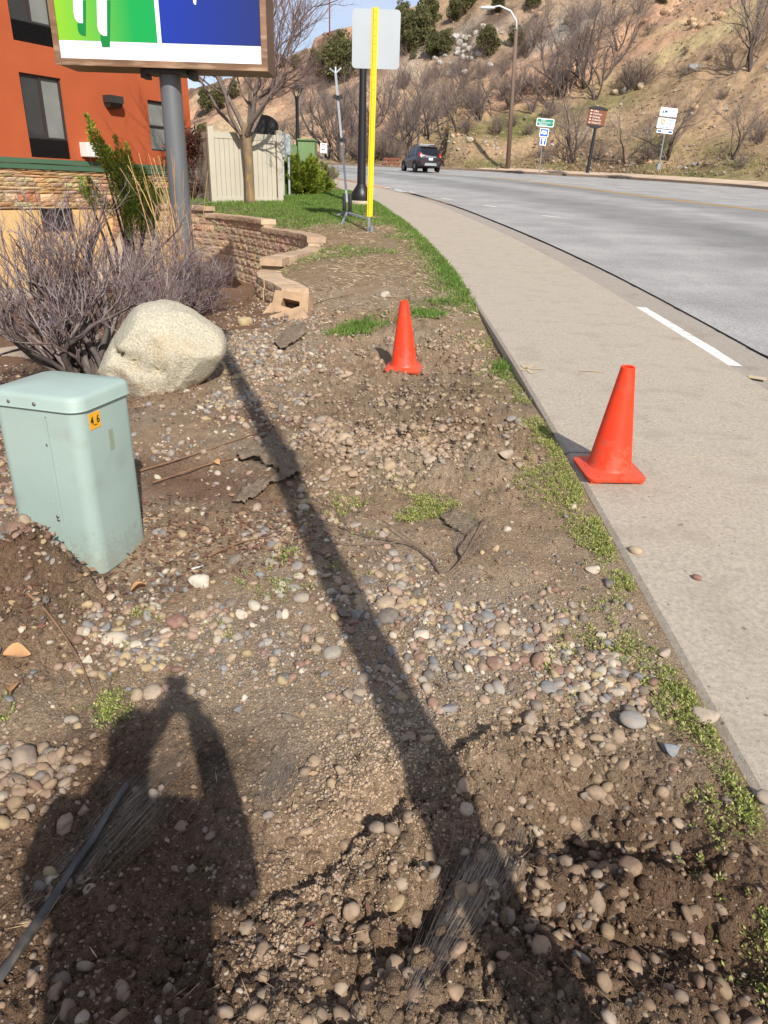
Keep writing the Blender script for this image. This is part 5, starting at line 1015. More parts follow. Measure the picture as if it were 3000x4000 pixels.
for k, t_ in enumerate(('Lodging', 'Tram & Caverns', 'Hot Springs', 'Two Rivers Park', 'Whitewater Park')):
    zz_ = h_ * (.37 - .185 * k); text('lettering', t_, h_ * .155, (-w_ * .25, -.064, zz_), m_txw, p4, sx=.62 if k in (1, 3, 4) else .72)
    MB().prism([(x * h_ - w_ * .36, z * h_ + zz_) for x, z in ((-.07, 0), (-.01, .055), (-.01, .02), (.06, .02), (.06, -.02), (-.01, -.02), (-.01, -.055))], -.066, -.062, 'y').build('arrow', m_txw, p4)
x1, z1 = L2(1287, 272); MB().tube([(0, 0, 0), (x1, 0, z1)], [.11, .09], 8).build('post', m_black, S2)
S3, b = roadside('information_sign', 'white and pale blue information sign with a blue arrow strip on a thin leaning post', 1423.5, 358, 47, 232)
def L3(px_, py_, Y=47): p = atY(px_, py_, Y); return p[0] - b[0], p[2] - b[2] + .3
tl3 = math.radians(4); m_pale = mat('sign_pale_blue', srgb(206, 214, 232), rough=.5, var=.03); m_gold = mat('badge_gold', srgb(184, 160, 96), rough=.5); m_navy = mat('sign_navy', srgb(44, 60, 120), rough=.5); m_dkg = mat('logo_green', srgb(0, 122, 84), rough=.5)
(xa, za), (xb, zb_) = L3(1427, 232.5), L3(1461, 252.5); p5 = panel(S3, None, (xa + xb) / 2, (za + zb_) / 2, xb - xa, za - zb_, m_signw, None, .04, -.05, tilt=tl3); w_, h_ = xb - xa, za - zb_
MB().prism([(-w_ * .42, -h_ * .2), (-w_ * .2, -h_ * .2), (-w_ * .31, h_ * .16)], -.055, -.051, 'y').build('green_triangle', m_dkg, p5); text('logo_text', 'CO', h_ * .17, (-w_ * .31, -.057, -h_ * .11), m_txw, p5, align='CENTER')
MB().prism([(-w_ * .26, h_ * .16), (-w_ * .04, h_ * .16), (-w_ * .15, -h_ * .2)], -.0545, -.0505, 'y').build('blue_triangle', m_navy, p5)
text('lettering', 'COLORADO', h_ * .17, (.0, -.055, h_ * .12), mtxt, p5, sx=1.05); text('lettering', 'Department of', h_ * .12, (.0, -.055, -h_ * .04), mtxt, p5); text('lettering', 'Transportation', h_ * .12, (.0, -.055, -h_ * .16), mtxt, p5)
(xa, za), (xb, zb_) = L3(1421, 255), L3(1455.5, 279); p6 = panel(S3, None, (xa + xb) / 2, (za + zb_) / 2, xb - xa, za - zb_, m_pale, None, .04, -.05, tilt=tl3); w_, h_ = xb - xa, za - zb_
MB().prism([(x * h_ - w_ * .2, z * h_ + h_ * .1) for x, z in ((-.26, .28), (-.1, .24), (0, .32), (.1, .24), (.26, .28), (.2, -.1), (0, -.36), (-.2, -.1))], -.055, -.051, 'y').build('badge', m_gold, p6); MB().lathe([(0, .002), (.12 * h_, .002), (.12 * h_, 0)], 14).build('badge_centre', m_pale, p6).matrix_local = Matrix.Translation((-w_ * .2, -.056, h_ * .12)) @ Matrix.Rotation(math.pi / 2, 4, 'X')
for k, t_ in enumerate(('COLORADO', 'STATE', 'PATROL')): text('lettering', t_, h_ * .13, (w_ * .26, -.055, h_ * (.32 - .2 * k)), m_navy, p6, align='CENTER', sx=.85)
text('lettering', 'DEPARTMENT OF PUBLIC SAFETY', h_ * .10, (0, -.055, -h_ * .38), m_navy, p6, align='CENTER', sx=.85)
(xa, za), (xb, zb_) = L3(1418.5, 280), L3(1452.5, 289); p7 = panel(S3, None, (xa + xb) / 2, (za + zb_) / 2, xb - xa, za - zb_, m_sb, m_signw, .03, -.05, tilt=tl3); w_ = xb - xa
MB().prism([(x * w_, z * w_) for x, z in ((-.25, 0), (-.13, .09), (-.13, .035), (.22, .035), (.22, -.035), (-.13, -.035), (-.13, -.09))], -.057, -.053, 'y').build('arrow_symbol', m_txw, p7)
x1, z1 = L3(1444, 240); MB().tube([(0, 0, 0), (x1, 0, z1)], .045, 8).build('post', m_galv, S3); MB().box((0, 0, .25), (.2, .12, .3)).build('anchor', m_galv, S3)
# ------------------------------------------------------------------ the car
print('car')
m_car = mat('car_paint', srgb(56, 48, 52), rough=.25, var=.03, metal=.4, spec=.6); m_cglass = mat('car_glass', srgb(22, 24, 28), rough=.08, var=.02, spec=.8); m_trimb = mat('car_trim', srgb(34, 34, 36), rough=.6); m_chrome = mat('chrome', srgb(206, 208, 212), rough=.2, metal=.8, var=.03)
m_tail = mat('tail_lamp', srgb(176, 24, 30), rough=.25, var=.05); m_amber = mat('amber_lamp', srgb(226, 120, 40), rough=.3); m_tyre = mat('tyre', srgb(28, 28, 28), rough=.9); m_rim = mat('rim', srgb(150, 152, 156), rough=.35, metal=.5); m_plate = mat('plate', srgb(214, 220, 222), rough=.5)
cp = road_hit(909, 373); print('CAR', cp, [tuple(np.round(c, 1)) for c in CURB[::14]]); car = thing('parked_car', 'small dark crossover car driving away on the far side of the road', 'car', (cp[0], cp[1] + 1.4, rz_(cp[0], cp[1] + 1.4)), math.radians(17)); car.scale = (.92,) * 3
car.name = 'crossover_car'
def sec(y, wb, wm, wt, z0, z1, z2):                                   # lower body ring
    return [(-wb, y, z0), (-wm, y, z0 + .22), (-wm, y, z1), (-wt, y, z2), (wt, y, z2), (wm, y, z1), (wm, y, z0 + .22), (wb, y, z0)]
MB().loft([sec(-2.14, .62, .72, .66, .42, .78, .86), sec(-2.08, .74, .84, .76, .36, .82, 1.02), sec(-1.85, .80, .885, .80, .26, .86, 1.06), sec(-1.2, .82, .89, .82, .24, .85, 1.03), sec(0, .82, .885, .82, .23, .82, .99), sec(.9, .82, .88, .80, .24, .82, .98), sec(1.5, .80, .87, .70, .26, .80, .95), sec(1.95, .70, .80, .55, .32, .72, .82), sec(2.14, .5, .6, .4, .42, .62, .66)]).build('body', m_car, car, smooth=35)
def cab(y, w, z): return [(-w, y, z), (w, y, z)]
gl = [(-2.05, .76, 1.02, -1.62, .60, 1.50), (-1.62, .60, 1.50, -1.3, .58, 1.60), ]
MB().loft([[(-.78, -2.02, 1.0), (-.60, -1.72, 1.46), (.60, -1.72, 1.46), (.78, -2.02, 1.0)], [(-.81, -1.6, 1.02), (-.64, -1.45, 1.58), (.64, -1.45, 1.58), (.81, -1.6, 1.02)], [(-.82, -.4, 1.0), (-.63, -.4, 1.65), (.63, -.4, 1.65), (.82, -.4, 1.0)], [(-.81, .6, .98), (-.60, .25, 1.58), (.60, .25, 1.58), (.81, .6, .98)], [(-.76, 1.15, .96), (-.70, 1.1, 1.0), (.70, 1.1, 1.0), (.76, 1.15, .96)]]).build('cabin', m_car, car, smooth=30)
MB().add([(-.62, -2.02, 1.06), (.62, -2.02, 1.06), (.53, -1.765, 1.44), (-.53, -1.765, 1.44)], [(0, 1, 2, 3)]).build('rear_window', m_cglass, car)
MB().box((0, -1.66, 1.53), (1.2, .28, .05), bev=.02).build('rear_spoiler', m_car, car)
for s in (-1, 1):
    for y0, y1, y2, y3 in ((-1.42, -.62, -.62, -1.25), (-.52, .42, .12, -.52)): MB().add([(s * .83, y0, 1.05), (s * .83, y1, 1.03), (s * .665, y2, 1.53), (s * .665, y3, 1.53)], [(0, 1, 2, 3)]).build('side_window', m_cglass, car)
    MB().loft([[(s * .70, -2.12, .86), (s * .60, -2.13, .9), (s * .64, -2.07, 1.13), (s * .74, -2.05, 1.13)], [(s * .86, -1.95, .86), (s * .80, -1.95, .84), (s * .76, -1.95, 1.16), (s * .82, -1.92, 1.14)]]).build('tail_light', m_tail if s < 0 else m_tail, car)
    MB().box((s * .70, -2.15, .93), (.07, .03, .12)).build('turn_lamp', m_amber if s > 0 else m_plate, car); MB().box((s * .66, -2.13, .60), (.14, .03, .08)).build('reflector', m_tail, car)
    MB().tube([(s * .60, -1.35, 1.66), (s * .58, -.9, 1.70), (s * .57, -.1, 1.70), (s * .57, .1, 1.64)], .025, 6).build('roof_rail', m_trimb, car); MB().box((s * .95, .62, 1.02), (.14, .1, .12), bev=.03).build('mirror', m_trimb, car)
    for y in (-1.28, 1.28):
        wt_ = thing('wheel', None, None, (s * .80, y, .335)); wt_.parent = car; mb = MB(); mb.lathe([(.21, -.1), (.31, -.105), (.335, -.06), (.335, .06), (.31, .105), (.21, .1)], 22); t_ = mb.build('tyre', m_tyre, wt_, smooth=40); t_.rotation_euler = (0, math.pi / 2, 0)
        mb = MB(); mb.lathe([(.06, .085), (.0, .09)], 12)
        for q in range(5): a = q * 1.2566; mb.box((.12 * math.cos(a), .12 * math.sin(a), .07), (.2, .075, .03), rz=a)
        mb.lathe([(.2, .03), (.215, .09), (.2, .098)], 22); mb.lathe([(0, .0), (.2, .0)], 16); r_ = mb.build('rim', m_rim, wt_); r_.rotation_euler = (0, s * math.pi / 2, 0)
        MB().lathe([(.38, -.02), (.40, .03), (.35, .03)], 20).build('wheel_arch', m_trimb, car).matrix_local = Matrix.Translation((s * .875, y, .35)) @ Matrix.Rotation(s * math.pi / 2, 4, 'Y')
MB().box((0, -.2, 1.72), (1.12, .1, .05)).build('roof_bar', m_chrome, car); MB().box((0, -1.1, 1.72), (1.14, .1, .05)).build('roof_bar', m_chrome, car)
MB().loft([[(-.84, -2.0, .36), (.84, -2.0, .36), (.84, -2.0, .66), (-.84, -2.0, .66)], [(-.66, -2.17, .40), (.66, -2.17, .40), (.70, -2.17, .62), (-.70, -2.17, .62)]]).build('bumper', m_trimb, car)
MB().prism([(-.46, .36), (.46, .36), (.40, .52), (-.40, .52)], -2.20, -2.165, 'y').build('skid_plate', m_chrome, car); MB().box((0, -2.16, .9), (.75, .03, .06)).build('chrome_strip', m_chrome, car); MB().box((.0, -2.165, .77), (.3, .02, .15)).build('licence_plate', m_plate, car)

# ------------------------------------------------------------------ near shrubs and trees
print('near plants')
BRK = [srgb(98, 89, 84), srgb(122, 112, 106), srgb(82, 74, 69)]; TIP = [srgb(140, 120, 120), srgb(118, 92, 92), srgb(164, 152, 148)]
sp = np.array([-2.78, 6.55, 0.0]); sp[2] = gz(sp[0], sp[1])
me = bare_mesh('bare_shrub_main', 31, 1.70, 17, .044, 5, .68, lean=(-.17, .05), shrub=True, gnarl=.24, up=.38, kids=(3, 4), shrink=(.48, .74), colours=BRK, tipcol=TIP)
t = thing('bare_shrub', 'large leafless many-stemmed shrub behind the granite boulder', 'shrub', sp); link('branches', me, m_bark, t)
for k, (px_, py_, hgt, ln_, lab) in enumerate(((395, 690, 1.25, (.35, 0), 'smaller leafless shrub leaning right at the sign pole'), (330, 655, 1.5, (.05, 0), 'leafless shrub between the big bare shrub and the pole'))):
    p = hit(px_, py_); me = bare_mesh('bare_shrub_small', 41 + k, hgt * .9, 10, .036, 5, .8, lean=ln_, shrub=True, gnarl=.28, up=.2, kids=(3, 4), colours=BRK, tipcol=TIP)
    t = thing('bare_shrub', lab, 'shrub', p); link('branches', me, m_bark, t)
tw = thing('cut_stems', 'thick bare stems lying low beside the boulder', 'stems', hit(200, 800)); mb = MB(); mb.cur = srgb(104, 92, 84)
for a in ([(175, 785, 0), (150, 770, .10), (120, 745, .2)], [(180, 795, 0), (215, 760, .14), (245, 725, .2)], [(330, 690, .05), (385, 650, .2), (450, 600, .42)], [(340, 690, .03), (400, 665, .12), (470, 640, .2), (495, 655, .16)], [(300, 700, .05), (340, 660, .25), (330, 600, .5)]):
    pts = []
    for px_, py_, h in a: p = hit(px_, py_ + h * 120); pts.append((p[0] - tw.location.x, p[1] - tw.location.y, p[2] + h - tw.location.z))
    mb.tube(pts, [.03 - .007 * i for i in range(len(pts))], 6)
mb.build('stem', m_bark, tw, smooth='all')
cn = thing('dry_canes', 'tall straw-coloured dry canes rising in front of the pole', 'canes', (-3.1, 11.0, gz(-3.1, 11.0))); r = random.Random(3); mb = MB(); pass
for k in range(34):
    mb.cur = r.choice([srgb(196, 158, 104), srgb(180, 140, 96), srgb(160, 128, 96)]); a = r.uniform(-1, .45); L = r.uniform(1.2, 2.3); p = Vector((r.uniform(-.25, .25), r.uniform(-.2, .2), 0)); pts = [p]
    for i in range(5): pts.append(pts[-1] + Vector((a * .16 * (1 + i * .25), r.gauss(0, .05), .9 - .08 * i)).normalized() * L / 5)
    mb.tube(pts, [.008, .0075, .007, .006, .005, .004], 3, cap=False)
mb.build('cane', m_bark, cn)
def plumes(seed, specs, n, leaf, cols, width=.22):
    rn = np.random.default_rng(seed); Vs, Fs, Cs, o = [], [], [], 0
    for (p0, p1, r_) in specs:
        p0, p1 = np.array(p0, float), np.array(p1, float); L = np.linalg.norm(p1 - p0); m = int(n * L * r_ * 10) + 20; t = rn.random(m) ** .8; d = (p1 - p0) / L
        O = rn.normal(size=(m, 3)); O -= (O @ d)[:, None] * d; O /= np.linalg.norm(O, axis=1)[:, None]; rad = r_ * np.sin(np.pi * np.clip(.12 + t * .88, 0, 1)) ** .7 * rn.uniform(.15, 1, m)
        P = p0 + (p1 - p0) * t[:, None] + O * rad[:, None]; D = O * .6 + d + .35 * rn.normal(size=(m, 3)); V_, F_, C_ = leaf_tris(P, D, leaf, leaf * width, rn, cols); Vs.append(V_); Fs.append(F_ + o); Cs.append(C_); o += len(V_)
    return np.concatenate(Vs), np.concatenate(Fs), np.concatenate(Cs)
r = random.Random(8)
GJ = [srgb(148, 160, 58), srgb(124, 144, 50), srgb(166, 172, 76), srgb(104, 122, 46)]
# upright juniper by the building
jb = np.array([-6.2, 16.6, 0.]); jb[2] = gz(jb[0], jb[1]); specs = []
def JP(px_, py_, Y=16.6): q = atY(px_, py_, Y); return q - jb
for a, b, c_ in (((300, 480), (200, 252), .12), ((310, 470), (228, 300), .11), ((300, 440), (262, 296), .09), ((280, 450), (205, 300), .11), ((310, 500), (255, 330), .13), ((330, 480), (300, 360), .14), ((330, 500), (340, 395), .12), ((250, 470), (184, 385), .09), ((215, 460), (182, 385), .08), ((300, 520), (270, 400), .14), ((340, 520), (318, 420), .13), ((290, 470), (240, 380), .11)):
    for k in range(2): specs.append((JP(a[0] + r.uniform(-8, 8), a[1]) + np.array([0, r.uniform(-.3, .3), 0]), JP(b[0] + k * r.uniform(-14, 14), b[1] + k * r.uniform(0, 40)) + np.array([0, r.uniform(-.4, .4), 0]), c_))
Vj, Fj, Cj = plumes(12, specs, 340, .075, GJ, .16); jt = thing('leggy_juniper', 'upright straggly juniper in front of the orange wall', 'shrub', jb); link('foliage', np_mesh('foliage', Vj, Fj, Cj), m_needle, jt)
mb = MB(); mb.cur = srgb(92, 74, 62)
for a, b, _ in specs[::2]: mb.tube([(0.05, 0, 0), tuple(a * .6 + b * .0), tuple(a * .3 + b * .7)], [.05, .035, .012], 5)
mb.build('stem', m_bark, jt)
# clipped juniper by the fence
sb2 = hit(655, 424); specs = []
for k in range(110):
    a = r.uniform(0, 6.28); e = r.uniform(.12, 1.25); L = r.uniform(.85, 1.2); d = np.array([math.cos(a) * math.cos(e) * 1.0, math.sin(a) * math.cos(e) * .9, math.sin(e) * .92 + .10]); specs.append((d * .3 * L, d * L + np.array([0, 0, .12]), .10))
Vj, Fj, Cj = plumes(13, specs, 560, .085, GJ, .13); gs = thing('spreading_juniper', 'wide bright green juniper bush beside the beige fence', 'shrub', (sb2[0] - .12, sb2[1] + .6, sb2[2])); link('foliage', np_mesh('foliage', Vj, Fj, Cj), m_needle, gs); link('stem', JUN[0][1], m_bark, gs).scale = (.2, .2, .2)
specs = []
for k in range(26):
    a = r.uniform(0, 6.28); e = r.uniform(.3, 1.4); L = r.uniform(.4, .75); d = np.array([math.cos(a) * math.cos(e), math.sin(a) * math.cos(e), math.sin(e)]); specs.append((d * .1, d * L, .1))
Vj, Fj, Cj = plumes(14, specs, 330, .09, GJ, .2)
for px_, py_, lab, sc_ in ((695, 418, 'small juniper tuft at the right foot of the wide green bush', .9), (690, 375, 'yellow-green juniper tip behind the wide bush at the cabinet', 1.1)):
    p = hit(px_, py_ if py_ > 400 else 412); o = thing('small_juniper', lab, 'shrub', (p[0], p[1] + (.3 if py_ > 400 else 2.0), p[2] + (.0 if py_ > 400 else .25))); o.scale = (sc_,) * 3; link('foliage', np_mesh('foliage', Vj, Fj, Cj), m_needle, o); link('stem', JUN[1][1], m_bark, o).scale = (.12,) * 3
# burgundy shrub
Vj, Fj, Cj = crown_mesh('b', 77, 5200, .95, 1.75, .1, .085, [srgb(104, 58, 58), srgb(84, 50, 48), srgb(124, 74, 66), srgb(70, 56, 44), srgb(80, 78, 46)], 34, taper=.2)
p = hit(440, 436); bs = thing('burgundy_shrub', 'dense burgundy-leaved shrub between the orange building and the beige fence', 'shrub', (p[0] - .3, p[1] + .9, p[2])); link('foliage', np_mesh('foliage', Vj, Fj, Cj), m_needle, bs); link('stem', BS[0], m_bark, bs).scale = (.6,) * 3
p = hit(700, 412); o = thing('bare_shrub', 'thin leafless shrub at the right end of the wide green bush', 'shrub', (p[0], p[1], p[2])); link('branches', BS[1], m_bark, o); o.scale = (.55,) * 3
# young tree in front of the fence
tb = hit(541, 439); fk = atY(537, 283, tb[1])[2] - tb[2]; yt = thing('young_tree', 'leafless young tree with lichen-stained trunk in front of the beige fence', 'tree', tuple(tb))
mb = MB(); mb.tube([(0, 0, -.1), (.0, 0, .12), (.01, 0, fk * .5), (-.03, 0, fk), (-.03, 0, fk + .2)], [.17, .135, .125, .135, .09], 12); mb.build('trunk', mat('lichen_bark', srgb(122, 104, 82), rough=.95, var=.2, scale=8, bump=.7, bscale=16, stretch=(2, 2, .6), dirt=(srgb(168, 134, 62), 5, .5, .6)), yt, smooth='all')
me = bare_mesh('branches', 61, 4.6, 7, .085, 6, .78, gnarl=.17, up=.16, kids=(3, 4), shrink=(.5, .76), colours=[srgb(104, 92, 84), srgb(118, 106, 98)], tipcol=[srgb(142, 120, 116), srgb(126, 98, 96)])
o = link('crown', me, m_bark, yt); o.location = (-.03, 0, fk - .05)

# ------------------------------------------------------------------ stones, clods, gravel
print('stones')
rn = np.random.default_rng(21)
def pz_(cx, cy, rx, ry, a=0): return lambda x, y: gauss(x, y, cx, cy, rx, ry, math.radians(a))
Z_PEB = [(pz_(430, 1390, 330, 90), 1.0), (pz_(1000, 1330, 400, 110), .5), (pz_(1300, 1450, 150, 120), .55), (pz_(580, 800, 120, 75), 1.3), (pz_(520, 900, 110, 40), 1.1), (pz_(375, 965, 70, 25), 1.2), (pz_(840, 980, 200, 90), .8), (pz_(60, 1080, 60, 90), 1.0), (pz_(80, 1680, 110, 110), .45), (pz_(1250, 1800, 180, 130), .12), (pz_(620, 700, 80, 50), .6), (pz_(720, 1000, 90, 60), .8), (pz_(1350, 1950, 200, 140), .07), (pz_(480, 1150, 230, 60), .5), (pz_(760, 740, 90, 20), .9), (pz_(900, 900, 160, 60), .5), (pz_(60, 900, 60, 60), .6), (pz_(1000, 750, 120, 120), .35)]
Z_PEA = [(pz_(820, 1720, 150, 190, 25), 2.2), (pz_(620, 2000, 110, 140, 20), 2.0), (pz_(980, 1350, 330, 120), .9), (pz_(500, 1420, 330, 90), .7), (pz_(900, 1560, 220, 100), .9)]
def dens(Z, x, y, base): return base + sum(w * f(x, y) for f, w in Z)
def drift(x, y): return .25 + 1.25 * sst(.40, .62, fbm(x * 2.6, y * 2.6, 3, 77))
PAL = np.array([srgb(172, 152, 126), srgb(148, 142, 134), srgb(122, 126, 130), srgb(168, 140, 122), srgb(198, 188, 170), srgb(134, 100, 88), srgb(98, 95, 92), srgb(178, 156, 118), srgb(160, 145, 128)])
COAT = np.array(srgb(152, 131, 107))
def coat_f(x, y): return np.clip(.30 + .9 * sst(1500, 1640, y) + .75 * gauss(x, y, 860, 950, 230, 150) + .5 * gauss(x, y, 1000, 750, 200, 150), 0, .93)
def sample(n, y0, y1, pw, accept, xl=None):
    out = []; tot = 0
    while tot < n:
        u = rn.random(n * 2); y = (y0 ** (1 - pw) + u * (y1 ** (1 - pw) - y0 ** (1 - pw))) ** (1 / (1 - pw)); lo = np.maximum(-(.75 * y + .4), -4.6); x = lo + (edge_x(y) - .03 - lo) * rn.random(n * 2)
        px_, py_ = to_px(np.stack([x, y, T(x, y, False)], 1)); ok = (rn.random(n * 2) < accept(px_, py_, x, y)) & (px_ > -60) & (px_ < 1700) & (py_ < 2260)
        bx, by = x + 1.36, y - 2.9; c, s_ = math.cos(-math.radians(-15)), math.sin(-math.radians(-15)); ok &= ~((np.abs(bx * c - by * s_) < .22) & (np.abs(bx * s_ + by * c) < .2))
        out.append(np.stack([x, y, px_, py_], 1)[ok]); tot += int(ok.sum())
    return np.concatenate(out)[:n]
def scatter(name, pts, r, sub, cols, label, cat, material, jit=.18, flat=(.45, .8), sink=.38, smooth=True):
    vi, fi = ico(sub); n = len(pts); R1 = rn.uniform(.65, 1.0, n); R2 = rn.uniform(*flat, n); A = rn.uniform(0, 6.283, n); tl = rn.normal(size=(n, 2)) * .25
    V_ = vi[None] * (1 + jit * rn.normal(size=(n, len(vi), 1))); V_ = V_ * np.stack([r, r * R1, r * R2], 1)[:, None, :]
    V_[:, :, 2] += V_[:, :, 0] * tl[:, :1] + V_[:, :, 1] * tl[:, 1:]; c, s_ = np.cos(A)[:, None], np.sin(A)[:, None]; X = V_[:, :, 0] * c - V_[:, :, 1] * s_; Y = V_[:, :, 0] * s_ + V_[:, :, 1] * c
    z = T(pts[:, 0], pts[:, 1]) + r * R2 * (1 - 2 * sink) * rn.uniform(.5, 1.3, n); W_ = np.stack([X + pts[:, :1], Y + pts[:, 1:2], V_[:, :, 2] + z[:, None]], -1).reshape(-1, 3)
    F_ = (fi[None] + (np.arange(n) * len(vi))[:, None, None]).reshape(-1, 3); C_ = np.repeat(cols, len(vi), 0)
    return tag(link(name, np_mesh(name, W_, F_, C_, smooth), material), label, cat, kind='stuff')
m_peb = mat('pebble', src='attr', rough=.8, var=.14, scale=60, spec=.3); m_clod = mat('soil_clod', src='attr', rough=.97, var=.2, scale=90, bump=.9, bscale=200, spec=.1); crumbs(m_clod, 150)
def stone_cols(pts, mult=1.0):
    n = len(pts); c = PAL[rn.integers(0, len(PAL), n)] * rn.uniform(.72, 1.1, n)[:, None]; k = np.clip(coat_f(pts[:, 2], pts[:, 3]) * rn.uniform(.5, 1.25, n), 0, .95)[:, None]; return (c * (1 - k) + (.35 * COAT + .72 * soil(pts[:, 0], pts[:, 1])) * rn.uniform(.85, 1.15, n)[:, None] * k) * mult
A_ = sample(24000, .9, 3.4, 1.3, lambda px, py, x, y: np.clip(dens(Z_PEA, px, py, .12) / 2, 0, 1)); scatter('fine_gravel', A_, np.clip(.0024 * rn.random(len(A_)) ** -.4, 0, .0075), 1, stone_cols(A_, .9) * (1 + .3 * np.clip(Z_PEA[0][0](A_[:, 2], A_[:, 3]) + Z_PEA[1][0](A_[:, 2], A_[:, 3]), 0, 1))[:, None], 'fine pea gravel spread over the dug soil', 'gravel', m_peb)
B_ = sample(6300, .9, 4.2, 1.1, lambda px, py, x, y: np.clip(dens(Z_PEB, px, py, .035) * drift(x, y), 0, 1)); rb_ = np.clip(.0072 * rn.random(len(B_)) ** -.45, 0, .024); big = rb_ > .0105
scatter('pebbles', B_[big], rb_[big], 2, stone_cols(B_[big], .94), 'rounded pebbles covering the near bed', 'pebbles', m_peb, jit=.085); scatter('small_pebbles', B_[~big], rb_[~big], 1, stone_cols(B_[~big], .94), 'small pebbles between the larger ones in the near bed', 'pebbles', m_peb, jit=.1)
C_ = sample(8000, 4.0, 11.0, .8, lambda px, py, x, y: np.clip(dens(Z_PEB, px, py, .05) * drift(x, y), 0, 1) * (y < 10.5)); scatter('far_pebbles', C_, np.clip(.0105 * rn.random(len(C_)) ** -.42, 0, .034), 1, stone_cols(C_, .94), 'small pebbles in the bed beyond the pedestal', 'pebbles', m_peb, jit=.1)
D_ = sample(14000, .9, 10.0, 1.25, lambda px, py, x, y: np.clip(churn(x, y) * .9 + .08, 0, 1)); cc = soil(D_[:, 0], D_[:, 1]) * rn.uniform(.85, 1.25, len(D_))[:, None]; scatter('soil_clods', D_, np.clip(.0018 * rn.random(len(D_)) ** -.55, 0, .010) * (1 + .16 * D_[:, 1]), 1, cc, 'crumbly clods of dug-over soil', 'soil', m_clod, jit=.28, flat=(.6, 1.0), smooth=False)
D2 = sample(900, .9, 9.0, 1.1, lambda px, py, x, y: np.clip(churn(x, y) - .25, 0, 1)); cc = soil(D2[:, 0], D2[:, 1]) * rn.uniform(.85, 1.15, len(D2))[:, None]; scatter('earth_lumps', D2, np.clip(.007 * rn.random(len(D2)) ** -.5, 0, .02) * (1 + .08 * D2[:, 1]), 2, cc, 'bigger lumps of dug earth in the churned soil', 'soil', m_clod, jit=.10, flat=(.5, .9), sink=.5)
# the largest stones, one by one
RIV = []
for k in range(9):
    vi, fi = ico(3); vi = vi.copy(); a = np.random.default_rng(900 + k); vi *= (1 + .22 * (fbm(vi[:, 0] * 1.1 + 3 * k, vi[:, 1] * 1.1 + vi[:, 2], 2, 900 + k) - .5))[:, None]; vi[:, 1] *= a.uniform(.62, .95); vi[:, 2] *= a.uniform(.42, .72)
    if k % 2:
        for _ in range(6):
            d_ = a.normal(size=3); d_ /= np.linalg.norm(d_); ex = np.clip(vi @ d_ - a.uniform(.45, .75) * np.abs(vi @ d_).max(), 0, None); vi -= ex[:, None] * d_[None] * .9
    if k > 6: vi = np.sign(vi) * np.abs(vi) ** .8
    RIV.append(np_mesh('river_stone', vi, fi, None, True))
m_riv = mat('river_stone', src='obj', rough=.75, var=.14, scale=2.6, bump=.12, bscale=6, spec=.35, dirt=(srgb(150, 128, 104), 1.3, .53, .55))
E_ = sample(285, 1.0, 6.6, .95, lambda px, py, x, y: np.clip(dens(Z_PEB, px, py, .03) * drift(x, y), 0, 1)); szz = rn.uniform(.017, .034, len(E_)) * (1 + .07 * E_[:, 1]) * np.where(rn.random(len(E_)) < .08, 1.35, 1)
PN = ['tan', 'grey', 'blue-grey', 'pinkish', 'cream', 'reddish', 'dark', 'ochre', 'buff']
def where(px, py):
    if py > 1560: return 'in the dark soil at the lower left' if px < 560 else ('in the churned soil at the lower right' if px > 960 else 'on the gravel at the bottom centre')
    if py > 1180: return 'in the gravel left of the long shadow' if px < 760 else 'in the gravel right of the long shadow'
    if py > 930: return 'on the soil mound in front of the far cone' if px > 620 else 'in the bed right of the pedestal'
    return 'among the stones beside the granite boulder' if px < 720 else 'around the far cone'
for k, (x, y, a, b) in enumerate(E_):
    ci = int(rn.integers(0, len(PAL))); kf = float(np.clip(coat_f(a, b) * rn.uniform(.4, 1.2), 0, .9)); c = (PAL[ci] * rn.uniform(.8, 1.05)) * (1 - kf) + (.35 * COAT + .72 * soil(np.array([x]), np.array([y]))[0]) * kf
    tone = ('soil-covered ' + PN[ci]) if kf > .55 else PN[ci]; sz_ = 'large' if szz[k] > .036 else ('small' if szz[k] < .025 else 'mid-sized'); lab = f'{sz_} {tone} river stone {where(a, b)}'
    o = tag(link('river_stone', RIV[k % 9], m_riv), lab, 'stone', lab.replace('stone', 'stones')); o.location = (x, y, float(T(np.array([x]), np.array([y]))[0]) + szz[k] * (.08 if b < 1540 else -.08)); o.scale = (szz[k],) * 3; o.rotation_euler = (rn.normal() * .25, rn.normal() * .25, rn.uniform(0, 6.28)); o.color = (*c, 1)
for px_, py_, s_, ci, lab in ((833, 640, .075, 4, 'large white stone behind the far cone'), (435, 1263, .055, 4, 'pale angular stone lying right of the pedestal foot'), (1372, 1193, .035, 0, 'flat tan stone lying on the sidewalk edge'), (1090, 985, .055, 8, 'brown earth lump near the sidewalk cone'), (742, 950, .05, 0, 'large tan stone on top of the soil mound'), (530, 700, .09, 7, 'rough tan rock at the end of the curved wall'), (1365, 1560, .045, 1, 'smooth grey curved stone in the lower right soil'), (1522, 1553, .05, 8, 'flat pinkish stone beside the sidewalk edge weeds'), (1650, 1730, .04, 8, 'brown stone against the sidewalk at the right edge'), (1445, 1622, .035, 2, 'blue-grey oblong stone near the sidewalk weeds'), (1505, 1250, .022, 5, 'dark seed pod lying on the sidewalk'), (385, 1345, .045, 5, 'red flat stone in the gravel by the pedestal')):
    p = hit(px_, py_) if px_ not in (1372, 1505, 1650) else G(px_, py_); p = p if p is not None else G(px_, py_); o = tag(link('river_stone', RIV[abs(px_) % 9], m_riv), lab, 'stone', 'single stones'); o.location = (p[0], p[1], p[2] + s_ * .25); o.scale = (s_,) * 3; o.rotation_euler = (0, 0, px_ * 1.3); o.color = (*PAL[ci], 1)

